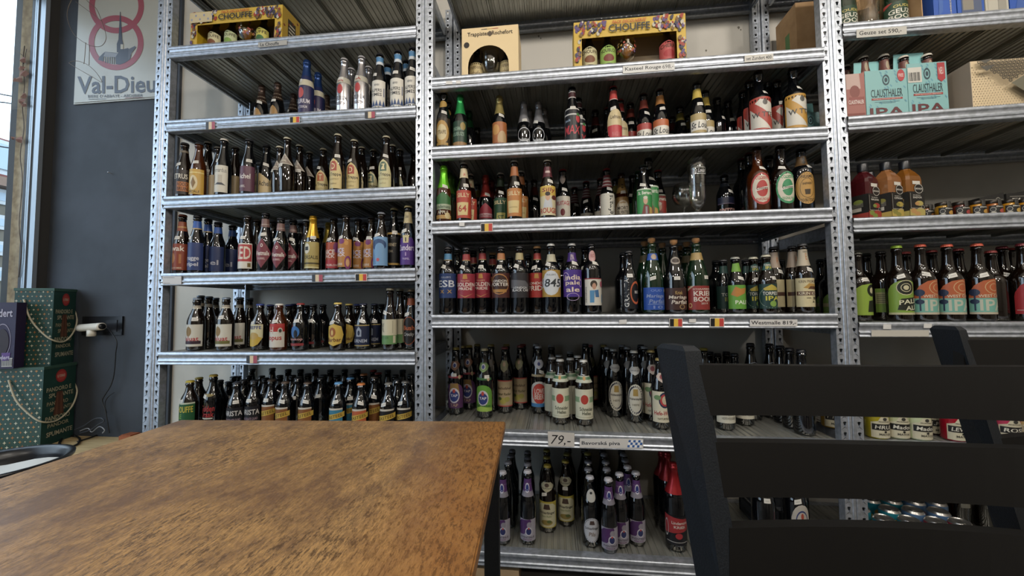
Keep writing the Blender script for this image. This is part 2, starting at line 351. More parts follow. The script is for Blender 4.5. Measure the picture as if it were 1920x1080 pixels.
# ------------------------------------------------------------------ racks
PW = .0355; PITCHZ = .036; POST_H = 2.66
def post_mesh(flip):
    """angle post: perforated strip, two ridges, side flange. x 0..PW, front at y=0"""
    mb = MB(); hs = .0235; n = int(POST_H/PITCHZ)
    X = (lambda x: PW-x) if flip else (lambda x: x)
    for i in range(n):
        z0 = i*PITCHZ; cx = hs/2+.001; cz = z0+PITCHZ*.5
        inner = [(-.0032, .0035), (-.0045, .0065), (-.003, .0095), (.003, .0095), (.0045, .0065), (.0032, .0035), (.0014, -.0062), (-.0014, -.0062)]
        inner = [(cx+a*1.3, cz+b*1.15) for a, b in inner]
        outer = [(0, cz), (0, z0+PITCHZ), (cx-.003, z0+PITCHZ), (cx+.003, z0+PITCHZ), (hs, z0+PITCHZ), (hs, cz), (hs, z0), (0, z0)]
        V = [(X(a), 0, b) for a, b in outer]+[(X(a), 0, b) for a, b in inner]+[(X(a), .0035, b) for a, b in inner]
        F = [(j, (j+1) % 8, 8+(j+1) % 8, 8+j) for j in range(8)]+[(8+j, 8+(j+1) % 8, 16+(j+1) % 8, 16+j) for j in range(8)]
        F.append((7, 6, 15, 14)); F = [f for f in F if f != (6, 7, 15, 14)]
        mb.add(V, F, galv)
        # lower tongue inside the keyhole catches the light
        mb.add([(X(cx-.0042), .0045, cz-.009), (X(cx+.0042), .0045, cz-.009), (X(cx+.0036), .0016, cz-.001), (X(cx-.0036), .0016, cz-.001)], [(0, 1, 2, 3)], galv)
    H = n*PITCHZ; prof = [(hs, 0), (hs+.0012, -.0022), (hs+.0034, -.0032), (hs+.0055, -.0018), (hs+.0068, -.0018), (hs+.009, -.0032), (PW-.001, -.001), (PW, .001), (PW, .038)]
    V = []
    for a, b in prof: V += [(X(a), b, 0), (X(a), b, H)]
    mb.add(V, [(2*j, 2*j+2, 2*j+3, 2*j+1) for j in range(len(prof)-1)], galv, True)
    mb.add([(X(0), 0, 0), (X(0), 0, H), (X(0), .03, H), (X(0), .03, 0), (X(.003), .03, H), (X(.003), .03, 0)], [(0, 1, 2, 3), (3, 2, 4, 5)], galv)
    mb.add([(X(.002), .034, 0), (X(hs+.004), .034, 0), (X(hs+.004), .034, H), (X(.002), .034, H)], [(0, 1, 2, 3)], dframe)  # dark sheet added behind the holes, standing in for shade inside the post
    return mb.mesh('post')
PM = {0: post_mesh(0), 1: post_mesh(1)}
LIP = [(.03, 0), (-.003, 0), (-.007, -.0012), (-.009, -.004), (-.0092, -.012), (-.0080, -.0150), (-.0055, -.0168), (-.0052, -.030), (-.0060, -.0325), (-.0088, -.0345), (-.0095, -.0365), (-.0085, -.039), (-.0055, -.0405), (-.0055, -.0455), (-.0085, -.048), (-.009, -.0505), (-.006, -.053), (.02, -.053)]
def beam_mesh(x0, z0, x1, z1, y=0., sgn=1):
    mb = MB(); V = []
    for a, b in LIP: V += [(x0, y+sgn*a, z0+b), (x1, y+sgn*a, z1+b)]
    mb.add(V, [(2*j, 2*j+2, 2*j+3, 2*j+1) if sgn > 0 else (2*j+1, 2*j+3, 2*j+2, 2*j) for j in range(len(LIP)-1)], galv, True); return mb.mesh('shelf_beam')
def side_mesh(L):
    mb = MB(); pr = [(0, 0), (.010, 0), (.010, -.008), (.006, -.012), (.010, -.016), (.010, -.026), (.006, -.030), (.010, -.034), (.010, -.046), (0, -.046)]; V = []
    for a, b in pr: V += [(a, .03, b), (a, L-.03, b)]
    mb.add(V, [(2*j, 2*j+2, 2*j+3, 2*j+1) for j in range(len(pr)-1)]+[(1, 0, 18, 19)], galv); return mb.mesh('side_beam')
def panel_mesh(w, D):
    pr = [(-.0004, -.0008), (.0045, -.0008), (.0045, -.015), (.0060, -.015), (.0060, -.001)]; n = 7; p = (w-.0105)/n
    for i in range(n):
        a = .0060+i*p; pr += [(a+p*.20, -.001), (a+p*.30, -.0052), (a+p*.52, -.0052), (a+p*.62, -.001)]
    pr += [(w-.0045, -.001), (w-.0045, -.015), (w-.003, -.015), (w-.003, -.0008), (w, -.0008)]; mb = MB(); V = []
    for a, b in pr: V += [(a, .004, b), (a, D-.004, b)]
    mb.add(V, [(2*j+1, 2*j+3, 2*j+2, 2*j) for j in range(len(pr)-1)], galvd); return mb.mesh('deck_panel')
# shelves: unit -> list of (left px, right px) or fixed z (local x of inner ends given below)
INN = {'L': (-1.1793, -.0715), 'M': (0., 1.46), 'R': (1.5314, 2.78)}
DEP = {'L': .445, 'M': .456, 'R': .456}
SH = {}
def setz(u, n, a, b):
    X0, Z0 = atF(u, *a); X1, Z1 = atF(u, *b); s = (Z1-Z0)/(X1-X0); x0, x1 = INN[u]
    SH[u, n] = (Z0+s*(x0-X0), Z0+s*(x1-X0))
for u, n, a, b in (('L', 1, (323, 88.5), (778, 49.5)), ('L', 2, (316, 226.5), (778, 198)), ('L', 3, (310, 369), (778, 349)), ('L', 4, (305, 512.6), (778, 502)), ('L', 5, (301, 660), (779, 659)),
                   ('M', 1, (814, 146), (1538, 90)), ('M', 2, (814, 275.7), (1548, 237)), ('M', 3, (814, 415), (1553, 389)), ('M', 4, (814, 590), (1564, 587.5)), ('M', 5, (1000, 810), (1572, 828)), ('M', 6, (919, 1032), (1295, 1055)),
                   ('R', 1, (1581, 45), (1920, 16)), ('R', 2, (1592, 219), (1920, 194)), ('R', 3, (1600, 409), (1920, 397)), ('R', 4, (1610, 604), (1920, 603))): setz(u, n, a, b)
SH['L', 0] = (2.535, 2.535); SH['L', 6] = (.545, .545); SH['L', 7] = (.14, .14); SH['M', 0] = (2.545, 2.545); SH['R', 0] = (2.545, 2.545); SH['R', 5] = (.575, .575); SH['R', 6] = (.14, .14)
def shz(u, n, X):
    x0, x1 = INN[u]; a, b = SH[u, n]; return a+(b-a)*(X-x0)/(x1-x0)
RNAME = {'L': 'window-side rack', 'M': 'middle rack', 'R': 'chair-side rack'}
RL = {'L': 'galvanised boltless shelving rack nearest the window, full of small bottles', 'M': 'galvanised boltless shelving rack in the middle, widest of the three', 'R': 'galvanised boltless shelving rack behind the chairs, holding juice and cans'}
for u in 'LMR':
    x0u, au = UNIT[u]; X0, X1 = INN[u]; D = DEP[u]
    r = thing('shelving_rack', RL[u], 'shelving rack', (x0u, 0, 0), au, 'galvanised shelving racks'); lx = lambda x: x-x0u
    posts = [(X0-PW-(.0359 if u == 'L' else 0), 1 if 0 else 0), (X1, 1)]
    if u == 'L': posts = [(X0-2*PW, 0), (X0-PW, 1), (X1, 1 - 1)]
    if u == 'L': posts[-1] = (X1, 0)
    if u == 'M': posts = [(X0-PW, 1), (X1, 0)]
    if u == 'R': posts = [(X0-PW, 1), (X1, 0)]
    for x, fl in posts:
        ob('post', PM[fl], r, (lx(x), 0, .0)); ob('post', PM[fl], r, (lx(x), D, .0))
    sideM = side_mesh(D+.02); npan = {'L': 6, 'M': 8, 'R': 7}[u]; pm = panel_mesh((X1-X0)/npan, D+.01)
    for n in range(0, 8):
        if (u, n) not in SH: continue
        za, zb = SH[u, n]
        ob('shelf_beam', beam_mesh(lx(X0)-.002, za, lx(X1)+.002, zb), r); ob('shelf_beam', beam_mesh(lx(X0)-.002, za, lx(X1)+.002, zb, D+.025, -1), r)
        ob('side_beam', sideM, r, (lx(X0)-.004, 0, za-.004)); o = ob('side_beam', sideM, r, (lx(X1)+.004, D+.02, zb-.004), math.pi)
        tilt = math.atan((zb-za)/(X1-X0))
        for k in range(npan):
            x = X0+(X1-X0)*k/npan; o = ob('deck_panel', pm, r, (lx(x), .0, shz(u, n, x))); o.rotation_euler = (0, -tilt, 0)

# stickers on the shelf lips, measured corners (tl, tr, br, bl) on the lip face
FLAG = [('R', -1, 0, 1, 1, 'd8d4cc'), ('R', -.92, .06, -.32, .94, '1b1b1e'), ('R', -.32, .06, .32, .94, 'e0b41c'), ('R', .32, .06, .92, .94, 'c03a34')]
FADE = [('R', -1, 0, -.36, 1, '3a3d44'), ('R', -.36, 0, .3, 1, 'd9c4a0'), ('R', .3, 0, 1, 1, 'a8485a')]
BAV = [('R', -1, 0, 1, 1, 'cdcac6'), ('T', -.33, .45, 1.22, .5, 'Bavorská piva', '2e3540')]
for i in range(6):
    for j in range(3):
        a = .50+i*.075+(j*.018); b = .12+j*.27
        BAV.append(('P', [(a, b), (a+.07, b-.03), (a+.088, b+.2), (a+.018, b+.23)], '2f62a8' if (i+j) % 2 == 0 else 'e8ebee'))
def sticker(u, n, pts, L, label, cat='shelf label', yoff=-.0105, group=None):
    loc = [atF(u, x, y, yoff) for x, y in pts]
    def f(U, V, k):
        s = (U+1)/2; t = V; X = (1-t)*((1-s)*loc[3][0]+s*loc[2][0])+t*((1-s)*loc[0][0]+s*loc[1][0]); Z = (1-t)*((1-s)*loc[3][1]+s*loc[2][1])+t*((1-s)*loc[0][1]+s*loc[1][1])
        return uf(u, X, yoff-.0003-.00005*k, Z)
    mb = MB(); layers(mb, f, L, ncol=2)
    c = [uf(u, X, yoff+.0008, Z) for X, Z in loc]; c2 = [uf(u, X, yoff-.0003, Z) for X, Z in loc]
    mb.hexa([c[3], c[2], c2[2], c2[3], c[0], c[1], c2[1], c2[0]], P_('cfccc6'))
    nm = 'flag_sticker' if 'flag' in label else 'shelf_label'
    o = mb.build(nm); o['label'] = label; o['category'] = cat
    if group: o['group'] = group
def quad(x0, y0, x1, y1, h, dy=0): return [(x0, y0), (x1, y0+dy), (x1, y0+dy+h), (x0, y0+h)]
G1 = 'tricolour flag stickers on shelf edges'
sticker('L', 2, quad(386, 229, 403, 229, 14, -1), FADE, 'faded tricolour flag sticker on second shelf edge near window', 'sticker', group=G1)
sticker('L', 2, quad(543, 219, 562, 219, 12, -1), FLAG, 'tricolour flag sticker at middle of the window-side second shelf edge', 'sticker', group=G1)
sticker('L', 2, quad(684, 210, 703, 210, 12, -1), FADE, 'washed-out flag sticker under silver bottles, window-side second shelf', 'sticker', group=G1)
sticker('L', 4, quad(585, 515, 605, 515, 13), FADE, 'faded flag sticker on window-side fourth shelf, beside a brighter one', 'sticker', group=G1)
sticker('L', 4, quad(666, 513, 688, 513, 14), FLAG, 'bright flag sticker on window-side fourth shelf edge', 'sticker', group=G1)
sticker('L', 5, quad(462, 667, 482, 667, 14), FADE, 'flag sticker on the lowest visible window-side shelf edge', 'sticker', group=G1)
sticker('M', 3, quad(901, 419, 924, 419, 16, -1), FLAG, 'bright flag sticker on the middle rack third shelf edge', 'sticker', group=G1)
sticker('M', 4, quad(1255, 597, 1280, 597, 16), FLAG, 'flag sticker below the corked bottles, middle fourth shelf', 'sticker', group=G1)
sticker('M', 4, quad(1331, 596, 1358, 596, 17), FLAG, 'flag sticker beside the price strip on middle fourth shelf', 'sticker', group=G1)
sticker('M', 4, quad(1406, 599, 1495, 599, 13), [('R', -1, 0, 1, 1, 'cfccc8'), ('T', 0, .5, 1.9, .62, 'Westmalle 819,-', '2b2b30')], 'white price strip reading 819 on middle rack fourth shelf')
sticker('M', 4, quad(1161, 600, 1175, 599, 8, -1), [('R', -1, 0, 1, 1, 'd5d3cf')], 'small blank sticker below the blue-labelled corked bottle')
sticker('M', 4, quad(1292, 598, 1305, 598, 7), [('R', -1, 0, 1, 1, 'd5d3cf')], 'small blank sticker between two flags on the shelf edge')
sticker('M', 1, quad(1168, 124, 1265, 124, 14, -7), [('R', -1, 0, 1, 1, 'c9c9c6'), ('T', -.22, .5, 1.4, .6, 'Kasteel Rouge', '333333'), ('T', .74, .5, .42, .6, '698,-', '333333', 'n')], 'white price strip with handwritten 698 on middle top shelf')
sticker('M', 1, quad(1396, 104, 1450, 104, 13, -4), [('R', -1, 0, 1, 1, 'b9b6ae'), ('T', 0, .5, 1.75, .5, 'set Zundert 400', '333333')], 'small grey price strip reading 400 on middle top shelf')
sticker('M', 1, quad(836, 152, 848, 152, 6, 0), [('R', -1, 0, 1, 1, 'd5d3cf')], 'tiny blank sticker nearest the post on middle top shelf')
sticker('M', 1, quad(855, 151, 864, 151, 6, 0), [('R', -1, 0, 1, 1, 'd5d3cf')], 'tiny blank sticker second from the post on middle top shelf')
sticker('M', 3, quad(861, 417, 871, 416, 7, 0), [('R', -1, 0, 1, 1, 'd5d3cf')], 'small blank sticker below the bottle numbered 64')
sticker('R', 1, quad(1606, 56, 1700, 56, 15, -7), [('R', -1, 0, 1, 1, 'b5b3ab'), ('T', -.05, .5, 1.7, .62, 'Geuze set 590,-', '333333')], 'grey price strip reading 590 on the chair-side top shelf')
sticker('R', 4, quad(1634, 619, 1742, 618, 12), [('R', -1, 0, 1, 1, 'c2bdb0')], 'long blank yellowed strip on chair-side fourth shelf edge')
sticker('R', 4, quad(1656, 608, 1671, 608, 9), [('R', -1, 0, 1, 1, 'd5d3cf')], 'small curled sticker above the blank strip')
sticker('R', 4, quad(1732, 607, 1747, 607, 8), [('R', -1, 0, 1, 1, 'd5d3cf')], 'small blank sticker above the end of the blank strip')
sticker('L', 1, quad(484, 80, 538, 80, 9, -5), [('R', -1, 0, 1, 1, 'a8a8a4'), ('T', -.2, .5, 1.3, .7, 'La Chouffe', '33343a')], 'peeling clear strip with faint lettering under the yellow gift carton')
sticker('L', 4, quad(305, 518, 340, 518, 15), [('R', -1, 0, 1, 1, 'cbc8c6'), ('R', -.9, .8, .3, .86, '77777a'), ('R', -.9, .1, -.2, .16, '77777a')], 'white note taped to the window end of the fourth shelf')
sticker('M', 5, [(1027, 809), (1077, 812), (1077, 838), (1028, 836)], [('R', -1, 0, 1, 1, 'c6c0b8'), ('T', -.02, .42, 1.5, .74, '79,-', '1d1d20', 'ni')], 'handwritten 79 price note on the middle rack fifth shelf')
sticker('M', 5, [(1087, 822), (1206, 823), (1206, 841), (1087, 839)], BAV, 'white strip with blue diamond flag, middle rack fifth shelf')

# ------------------------------------------------------------------ bottles
KIND = {  # height, radius, profile [(z frac, r frac)], body label zone
 'ln': (.235, .0305, [(0, .80), (.01, .95), (.03, 1), (.50, 1), (.56, .97), (.62, .86), (.68, .70), (.75, .57), (.84, .48), (.92, .44), (.925, .52), (.955, .52), (.96, .46), (.985, .45), (1, .40)]),
 'tp': (.240, .0305, [(0, .80), (.01, .95), (.03, 1), (.44, 1), (.50, .98), (.58, .90), (.66, .74), (.74, .58), (.84, .47), (.92, .44), (.925, .51), (.955, .51), (.96, .46), (.985, .45), (1, .40)]),
 'st': (.195, .0335, [(0, .80), (.01, .95), (.04, 1), (.52, 1), (.58, .97), (.66, .82), (.74, .60), (.80, .47), (.87, .41), (.90, .41), (.905, .47), (.94, .47), (.95, .42), (.985, .42), (1, .36)]),
 'en': (.255, .0360, [(0, .82), (.01, .96), (.03, 1), (.615, 1), (.65, .97), (.69, .85), (.72, .68), (.75, .55), (.80, .46), (.86, .42), (.925, .38), (.93, .44), (.955, .44), (.96, .39), (.985, .39), (1, .34)]),
 'md': (.250, .0365, [(0, .82), (.01, .96), (.03, 1), (.54, 1), (.58, .96), (.62, .84), (.65, .66), (.68, .52), (.74, .44), (.85, .39), (.92, .37), (.925, .43), (.955, .43), (.96, .39), (.985, .39), (1, .34)]),
 'nr': (.280, .0345, [(0, .82), (.01, .95), (.03, 1), (.56, 1), (.575, .985), (.64, .90), (.70, .76), (.77, .60), (.84, .48), (.92, .42), (.925, .48), (.955, .48), (.96, .42), (.985, .42), (1, .37)]),
 'eu': (.255, .0350, [(0, .82), (.01, .95), (.03, 1), (.60, 1), (.66, .94), (.71, .78), (.76, .60), (.82, .47), (.90, .42), (.92, .42), (.925, .48), (.955, .48), (.96, .42), (.985, .42), (1, .37)]),
 'ch': (.290, .0400, [(0, .80), (.01, .95), (.03, 1), (.40, 1), (.48, .97), (.57, .84), (.66, .66), (.75, .50), (.83, .40), (.875, .37), (.88, .42), (.905, .42), (.91, .36), (.925, .36)]),
 'co': (.268, .0375, [(0, .82), (.01, .96), (.03, 1), (.52, 1), (.57, .96), (.62, .82), (.665, .62), (.71, .48), (.78, .42), (.92, .38), (.925, .45), (.955, .45), (.96, .39), (.985, .39), (1, .34)]),
 'or': (.230, .0340, [(0, .72), (.02, .86), (.10, .93), (.25, .99), (.42, 1), (.50, .95), (.57, .78), (.63, .58), (.70, .46), (.85, .40), (.92, .38), (.925, .45), (.955, .45), (.96, .40), (.985, .40), (1, .35)]),
 'bt': (.270, .0390, [(0, .80), (.01, .95), (.03, 1), (.60, 1), (.66, .9), (.72, .7), (.78, .5), (.84, .40), (.92, .36), (.925, .42), (.955, .42), (.96, .37), (.985, .37), (1, .33)]),
}
GL = {'br': mat('brown_glass', '0e0704', .035, spec=.7), 'dk': mat('dark_glass', '07080b', .035, spec=.7), 'gn': mat('green_glass', '0c2212', .035, spec=.7),
      'am': mat('amber_glass', '3a1805', .035, spec=.7), 'sv': mat('silver_foil', 'b4b2b4', .22, .85), 'bl': mat('blue_coat', '1c2347', .3), 'wb': mat('cream_coat', 'b9b39c', .35), 'cl': clearf}
for k in ('br', 'dk', 'gn', 'am'): GL[k].node_tree.nodes['Principled BSDF'].inputs['Coat Weight'].default_value = .6; GL[k].node_tree.nodes['Principled BSDF'].inputs['Coat Roughness'].default_value = .02
def radius_at(kind, zf):
    p = KIND[kind][2]; R = KIND[kind][1]
    for (z0, r0), (z1, r1) in zip(p, p[1:]):
        if zf <= z1: return R*(r0+(r1-r0)*max(0, zf-z0)/max(z1-z0, 1e-6))
    return R*p[-1][1]
def wrap(kind, z0, z1, ha):
    h = KIND[kind][0]
    def f(u, v, k):
        zf = z0+(z1-z0)*v; r = radius_at(kind, zf)+.00035+.0001*k; a = u*ha; return (r*math.sin(a), -r*math.cos(a), zf*h)
    return f
def densify(V, F): return V, F
_M = {}
def body_mesh(kind, g):
    k = ('b', kind, g)
    if k not in _M:
        h, R, p = KIND[kind]; mb = MB(); mb.lathe([(0, .004)]+[(R*r, h*z) for z, r in p]+[(0, h*p[-1][0])], GL[g], 22); _M[k] = mb.mesh('bottle_glass')
    return _M[k]
def cap_mesh(kind, col):
    k = ('c', kind, col)
    if k not in _M:
        h, R, p = KIND[kind]; mb = MB(); r = R*.39 if R > .034 else R*.435; r = .0145
        if kind == 'ch':
            mc = mat('cork', 'a5784c', .8); mb.lathe([(0, h*.915), (.0085, h*.915), (.0095, h*.945), (.0135, h*.955), (.0145, h*.99), (.011, h), (0, h)], mc, 16)
            for a in range(4): t = a*math.pi/2+.4; mb.tube([(.0118*math.cos(t), .0118*math.sin(t), h*.90), (.0112*math.cos(t), .0112*math.sin(t), h*.95), (.0155*math.cos(t), .0155*math.sin(t), h*.985), (.003*math.cos(t), .003*math.sin(t), h*1.004)], .0006, mat('wire', '8d8d8d', .3, .9), 5)
            mb.lathe([(.0155, h*.90), (.0165, h*.905), (.0155, h*.91)], mat('wire'), 14)
        else:
            c = mat('cap_'+col, col, .35, .15); V = []; n = 42
            z0, z1 = h*.972, h+.0016
            mb.lathe([(r*1.08, z0), (r*1.02, z0+.0035)], c, n, False, flute=.05); mb.lathe([(r*1.04, z0+.0035), (r*.98, z1-.0012), (r*.86, z1), (0, z1+.0004)], c, n)
        _M[k] = mb.mesh('cap')
    return _M[k]
def foil_mesh(kind, z0, col, wrapcap=True):
    k = ('f', kind, z0, col)
    if k not in _M:
        h, R, p = KIND[kind]; mb = MB(); c = mat('foil_'+col, col, .28, .55); pts = [(radius_at(kind, z0)+.0004, z0*h)]
        pts += [(R*r+.0006, z*h) for z, r in p if z > z0]; pts += [(0, h*1.003)]; mb.lathe(pts, c, 20); _M[k] = mb.mesh('foil')
    return _M[k]
def label_mesh(kind, key, d, part):
    k = (part, kind, key)
    if k not in _M:
        z0, z1, ha, L = d[part]; mb = MB(); layers(mb, wrap(kind, z0, z1, ha), L, ncol=36 if ha > 1.8 else 24, ha=ha, nv=1 if z1 <= [z for z, r in KIND[kind][2] if r >= .999][-1]+.001 else 5); _M[k] = mb.mesh('label')
    return _M[k]
def stick_mesh(kind, var):
    k = ('s', kind, var)
    if k not in _M:
        zc = {'ln': .60, 'tp': .60, 'st': .60, 'en': .695, 'md': .60, 'nr': .60, 'eu': .66, 'ch': .47, 'co': .64, 'or': .50, 'bt': .64}[kind]+var[1]
        r = radius_at(kind, zc); w = .0108/max(r, .016); h = KIND[kind][0]; mb = MB(); ti = var[2]
        def f(u, v, kk):
            a = var[0]+u*w; z = zc*h+(v-.5)*.0135+u*ti*.003; rr = radius_at(kind, z/h)+.001+.0001*kk; return (rr*math.sin(a), -rr*math.cos(a), z)
        layers(mb, f, [('R', -1, 0, 1, 1, 'd2cfc6'), ('R', -.6, .40, .6, .58, 'b2b0aa')], ncol=5); _M[k] = mb.mesh('price_sticker')
    return _M[k]
VARS = [(0, 0, 0), (.35, .02, -1), (-.3, -.01, 1), (.15, .03, .5), (-.45, .01, -1), (.55, 0, 0)]

WH, CR, GO, BK, RD = 'd4d0c4', 'cdbf92', 'b58a30', '1c1b1e', 'b8332e'
def T(u, v, w, h, s, c, *o): return ('T', u, v, w, h, s, c)+o
def S_(sh, c): return ('S', sh, c)
def fr(c, b=.06): return [('R', -1, 0, 1, b, c), ('R', -1, 1-b, 1, 1, c)]
B = (.06, .50)
# design: description, glass, cap colour, sticker?, front (z0, z1, half angle, layers), neck (same) , foil (z0, colour)
DS = {}
def D_(k, desc, glass='br', cap='3a3a3c', front=None, neck=None, foil=None, st=1, back=None): DS[k] = dict(desc=desc, glass=glass, cap=cap, front=front, neck=neck, foil=foil, st=st, extra=back)
def nb(z0, z1, c, *L): return (z0, z1, 3.0, [('R', -1, 0, 1, 1, c)]+list(L))
D_('pl', 'plain dark bottle', 'dk', '26272a', st=0); D_('pls', 'plain dark bottle with price sticker', 'dk', '26272a'); D_('plb', 'plain brown bottle', 'br', '2b2420', st=0)
D_('plw', 'dark bottle with pale cap', 'dk', '8e8f8e', st=0); D_('plo', 'dark bottle with yellow cap', 'dk', '9a8a3a', st=0); D_('plr', 'dark bottle with red cap', 'dk', '8a3530', st=0); D_('plg', 'green bottle without label', 'gn', '264a30', st=0)
# -- window rack, second shelf
D_('band', 'black bottle with brown banded foil neck', 'dk', '3d3029', (.10, .50, .8, [S_('gothic', 'a07838')]), foil=(.62, '3d2f28'), back=[nb(.66, .68, 'a59784'), nb(.74, .76, 'a59784'), nb(.82, .84, 'a59784'), nb(.90, .915, 'a59784')])
D_('delir', 'purple bottle with cream band and blue foil', 'bl', '26407c', (.04, .50, 1.3, [S_('rect', '2c2650'), ('E', -.1, .74, .35, .2, 'b54a48'), T(0, .42, 1.7, .16, 'DELIRIUM', 'c9c4cc'), T(0, .2, 1.2, .1, 'NOCTURNUM', 'b9b4bc')]), nb(.51, .62, 'b9b39c'), (.70, '1f3866'))
D_('silv', 'silver bottle with red seal', 'sv', 'a3a1a3', (.04, .5, 1.2, [('E', -.05, .8, .34, .18, 'b03a3c'), T(0, .45, 1.5, .16, 'DELIRIUM', '6d6a70'), T(0, .25, 1.2, .12, 'ARGENTUM', '7c7980')]), nb(.52, .62, 'b2ae9e', T(0, .5, .3, .5, 'A', 'a03a38')))
D_('alp', 'dark bottle with white mountain label', 'dk', '222227', (.05, .50, 1.2, [S_('rect', WH), T(0, .82, .6, .08, 'BREWERY', '4a4d55'), T(-.1, .62, 1.3, .12, 'ALPERS', '33353c'), T(-.1, .46, 1.3, .12, 'TIMES', '33353c'), ('R', .75, .4, .85, .72, '4f5a80')]+[('P', [(-.95+i*.38, .03), (-.76+i*.38, .26), (-.57+i*.38, .03)], '2f4a78') for i in range(5)]), nb(.80, .93, '4d86b4', ('R', -1, 0, 1, .4, 'c9cfd4')))
# -- window rack, third shelf
D_('petr', 'dark bottle with black and orange label', 'br', '1c1c1e', (.06, .50, 1.35, [S_('rect', '2b211d'), T(-.05, .72, 1.6, .2, 'PETRUS', 'd8d2c4'), ('R', -.2, .12, .9, .5, 'b0682a'), T(.3, .4, .9, .14, 'ROOD', '32211a'), T(.3, .22, .9, .14, 'BRUIN', '32211a')]), nb(.82, .86, '6d6250'))
D_('gold', 'amber bottle with gold label and emblem', 'am', '2a2a2c', (.05, .50, 1.3, [S_('rect', 'c49a2c'), ('R', -1, .84, 1, .88, 'e0cc7a'), ('E', 0, .45, .42, .3, 'd6c59a'), ('P', [(-.25, .45), (0, .68), (.25, .45), (0, .22)], '8a6a3a'), T(0, .1, 1.2, .1, 'SPECIALE', '5d4310')]))
D_('biere', 'white-capped bottle with white floral label', 'br', 'c9c5bb', (.06, .52, 1.35, [S_('rect', WH), T(0, .82, 1.5, .16, 'FILIERE', '6f6a60'), ('E', -.1, .48, .4, .22, 'b7ab94'), ('E', .35, .45, .25, .16, 'c8a53a'), ('E', .25, .62, .2, .1, '6d8a3c')]))
D_('born', 'white-capped bottle with cream windmill label', 'dk', 'c9c5bb', (.06, .52, 1.35, [S_('rect', 'cdc8b8'), T(0, .82, 1.7, .16, 'St.Bernardus', '5a5a5e', 'n'), ('R', -.45, .34, -.3, .64, '3e4046'), ('P', [(-.8, .3), (-.1, .3), (.25, .42), (.8, .26)], '3e4046'), ('R', .1, .35, .5, .64, 'b8b0a0')]))
D_('tan', 'dark bottle with plain tan label', 'br', '55524c', (.06, .44, 1.35, [S_('rect', 'a08a62')]), st=0)
D_('achp', 'dark bottle with maroon label', 'dk', '2a2a2d', (.06, .50, 1.3, [S_('rect', '5d3547'), T(-.1, .6, 1.3, .2, 'Achel', 'd6cfc8'), T(-.3, .2, .8, .09, 'DUBBEL', 'c4b9b4')]))
D_('achc', 'dark bottle with angled tan label', 'dk', '2a2a2d', (.06, .46, 1.2, [('P', [(-1, 0), (1, 0), (1, .6), (-.4, 1), (-1, .95)], 'bfa878'), T(.1, .52, 1.2, .24, 'Achel', '3a352c')]))
D_('orv', 'skittle-shaped bottle with diamond shoulder label', 'br', 'c2bda8', (.50, .72, 1.45, [('P', [(-1, 0), (-.4, .06), (.4, .06), (1, 0), (.5, .62), (0, 1), (-.5, .62)], 'bdb5a6'), ('P', [(-.8, .1), (0, .16), (.8, .1), (.4, .56), (0, .85), (-.4, .56)], '8f8278'), T(0, .36, .7, .18, 'ORVAL', 'd8d0b8')]))
def trap(k, desc, letter, col, bgc='cdb878'): D_(k, desc, 'br', 'a9a28c', (.05, .56, 1.15, [S_('gothic', bgc), ('P', [(-.42, .58), (.42, .58), (.42, .82), (.2, .9), (-.2, .9), (-.42, .82)], col), T(0, .73, .42, .2, letter, 'dccb94'), T(0, .45, 1.75, .14, 'La Trappe', '3d3524'), T(0, .30, 1.3, .06, 'TRAPPIST', '8f7d4c', 'n'), T(0, .16, .8, .06, {'D': 'Dubbel', 'T': 'Tripel', 'I': "Isid'or"}[letter], '7d6c44', 'n')]))
trap('trT', 'brown bottle with orange T on cream label', 'T', 'b8622c'); trap('trD', 'brown bottle with red D on cream label', 'D', 'a8442e'); trap('trI', 'brown bottle with green I on cream label', 'I', '4c6650', 'c9c08a')
# -- window rack, fourth shelf
D_('kwak', 'brown bottle with rust red label', 'br', '5d2c18', (.06, .50, 1.35, [S_('rect', '8a3a1f'), T(-.05, .82, 1.6, .2, 'kwak', 'dcd2c2'), ('E', -.35, .45, .3, .2, 'b0733c'), ('R', .3, .25, .5, .6, 'a86a34'), T(0, .08, 1.1, .06, 'BELGIAN AMBER', 'cdb79a')]), nb(.72, .88, '8f4522', ('R', -1, .35, 1, .5, 'b98a4a')))
D_('ambn', 'dark bottle with amber neck band', 'br', '2a211c', None, nb(.7, .84, '7a4a26'), st=0)
D_('brug', 'dark bottle with large navy label', 'dk', '16161a', (.05, .52, 1.5, [S_('rect', '2a3c70'), T(0, .42, 1.3, .2, 'brugge', 'c4c4cc'), T(0, .2, 1.2, .18, 'tripel', 'c4c4cc')]), nb(.76, .90, '2456a8', ('R', -1, 0, 1, .12, 'c0a060')))
D_('brug2', 'dark bottle with blue neck foil', 'dk', '16161a', (.05, .52, 1.5, [S_('rect', '22305a'), T(.2, .35, .7, .2, 'el', '9c9ca6')]), nb(.78, .90, '24509a'), st=0)
D_('red', 'brown bottle with bold red lettered label', 'br', '2c2c2e', (.06, .50, 1.3, [S_('rect', WH), ('R', -.95, .28, .95, .95, 'b3383a'), T(0, .62, 1.7, .5, 'RED', 'd8cdbc'), ('R', .55, .06, .85, .22, '6d5a24')]))
D_('wdub', 'dark bottle with maroon diamond label', 'dk', '1d1d20', (.06, .56, 1.25, [S_('diamond', '7a3440'), ('O', 0, .76, .12, .06, .45, 'd8cfc8'), T(0, .5, 1.5, .15, 'Westmalle', 'dcd5cc'), T(-.05, .32, .8, .07, 'DUBBEL', 'c4a8a4')]), nb(.76, .90, '7a5a54', ('R', -1, .3, 1, .34, 'cbbfae')))
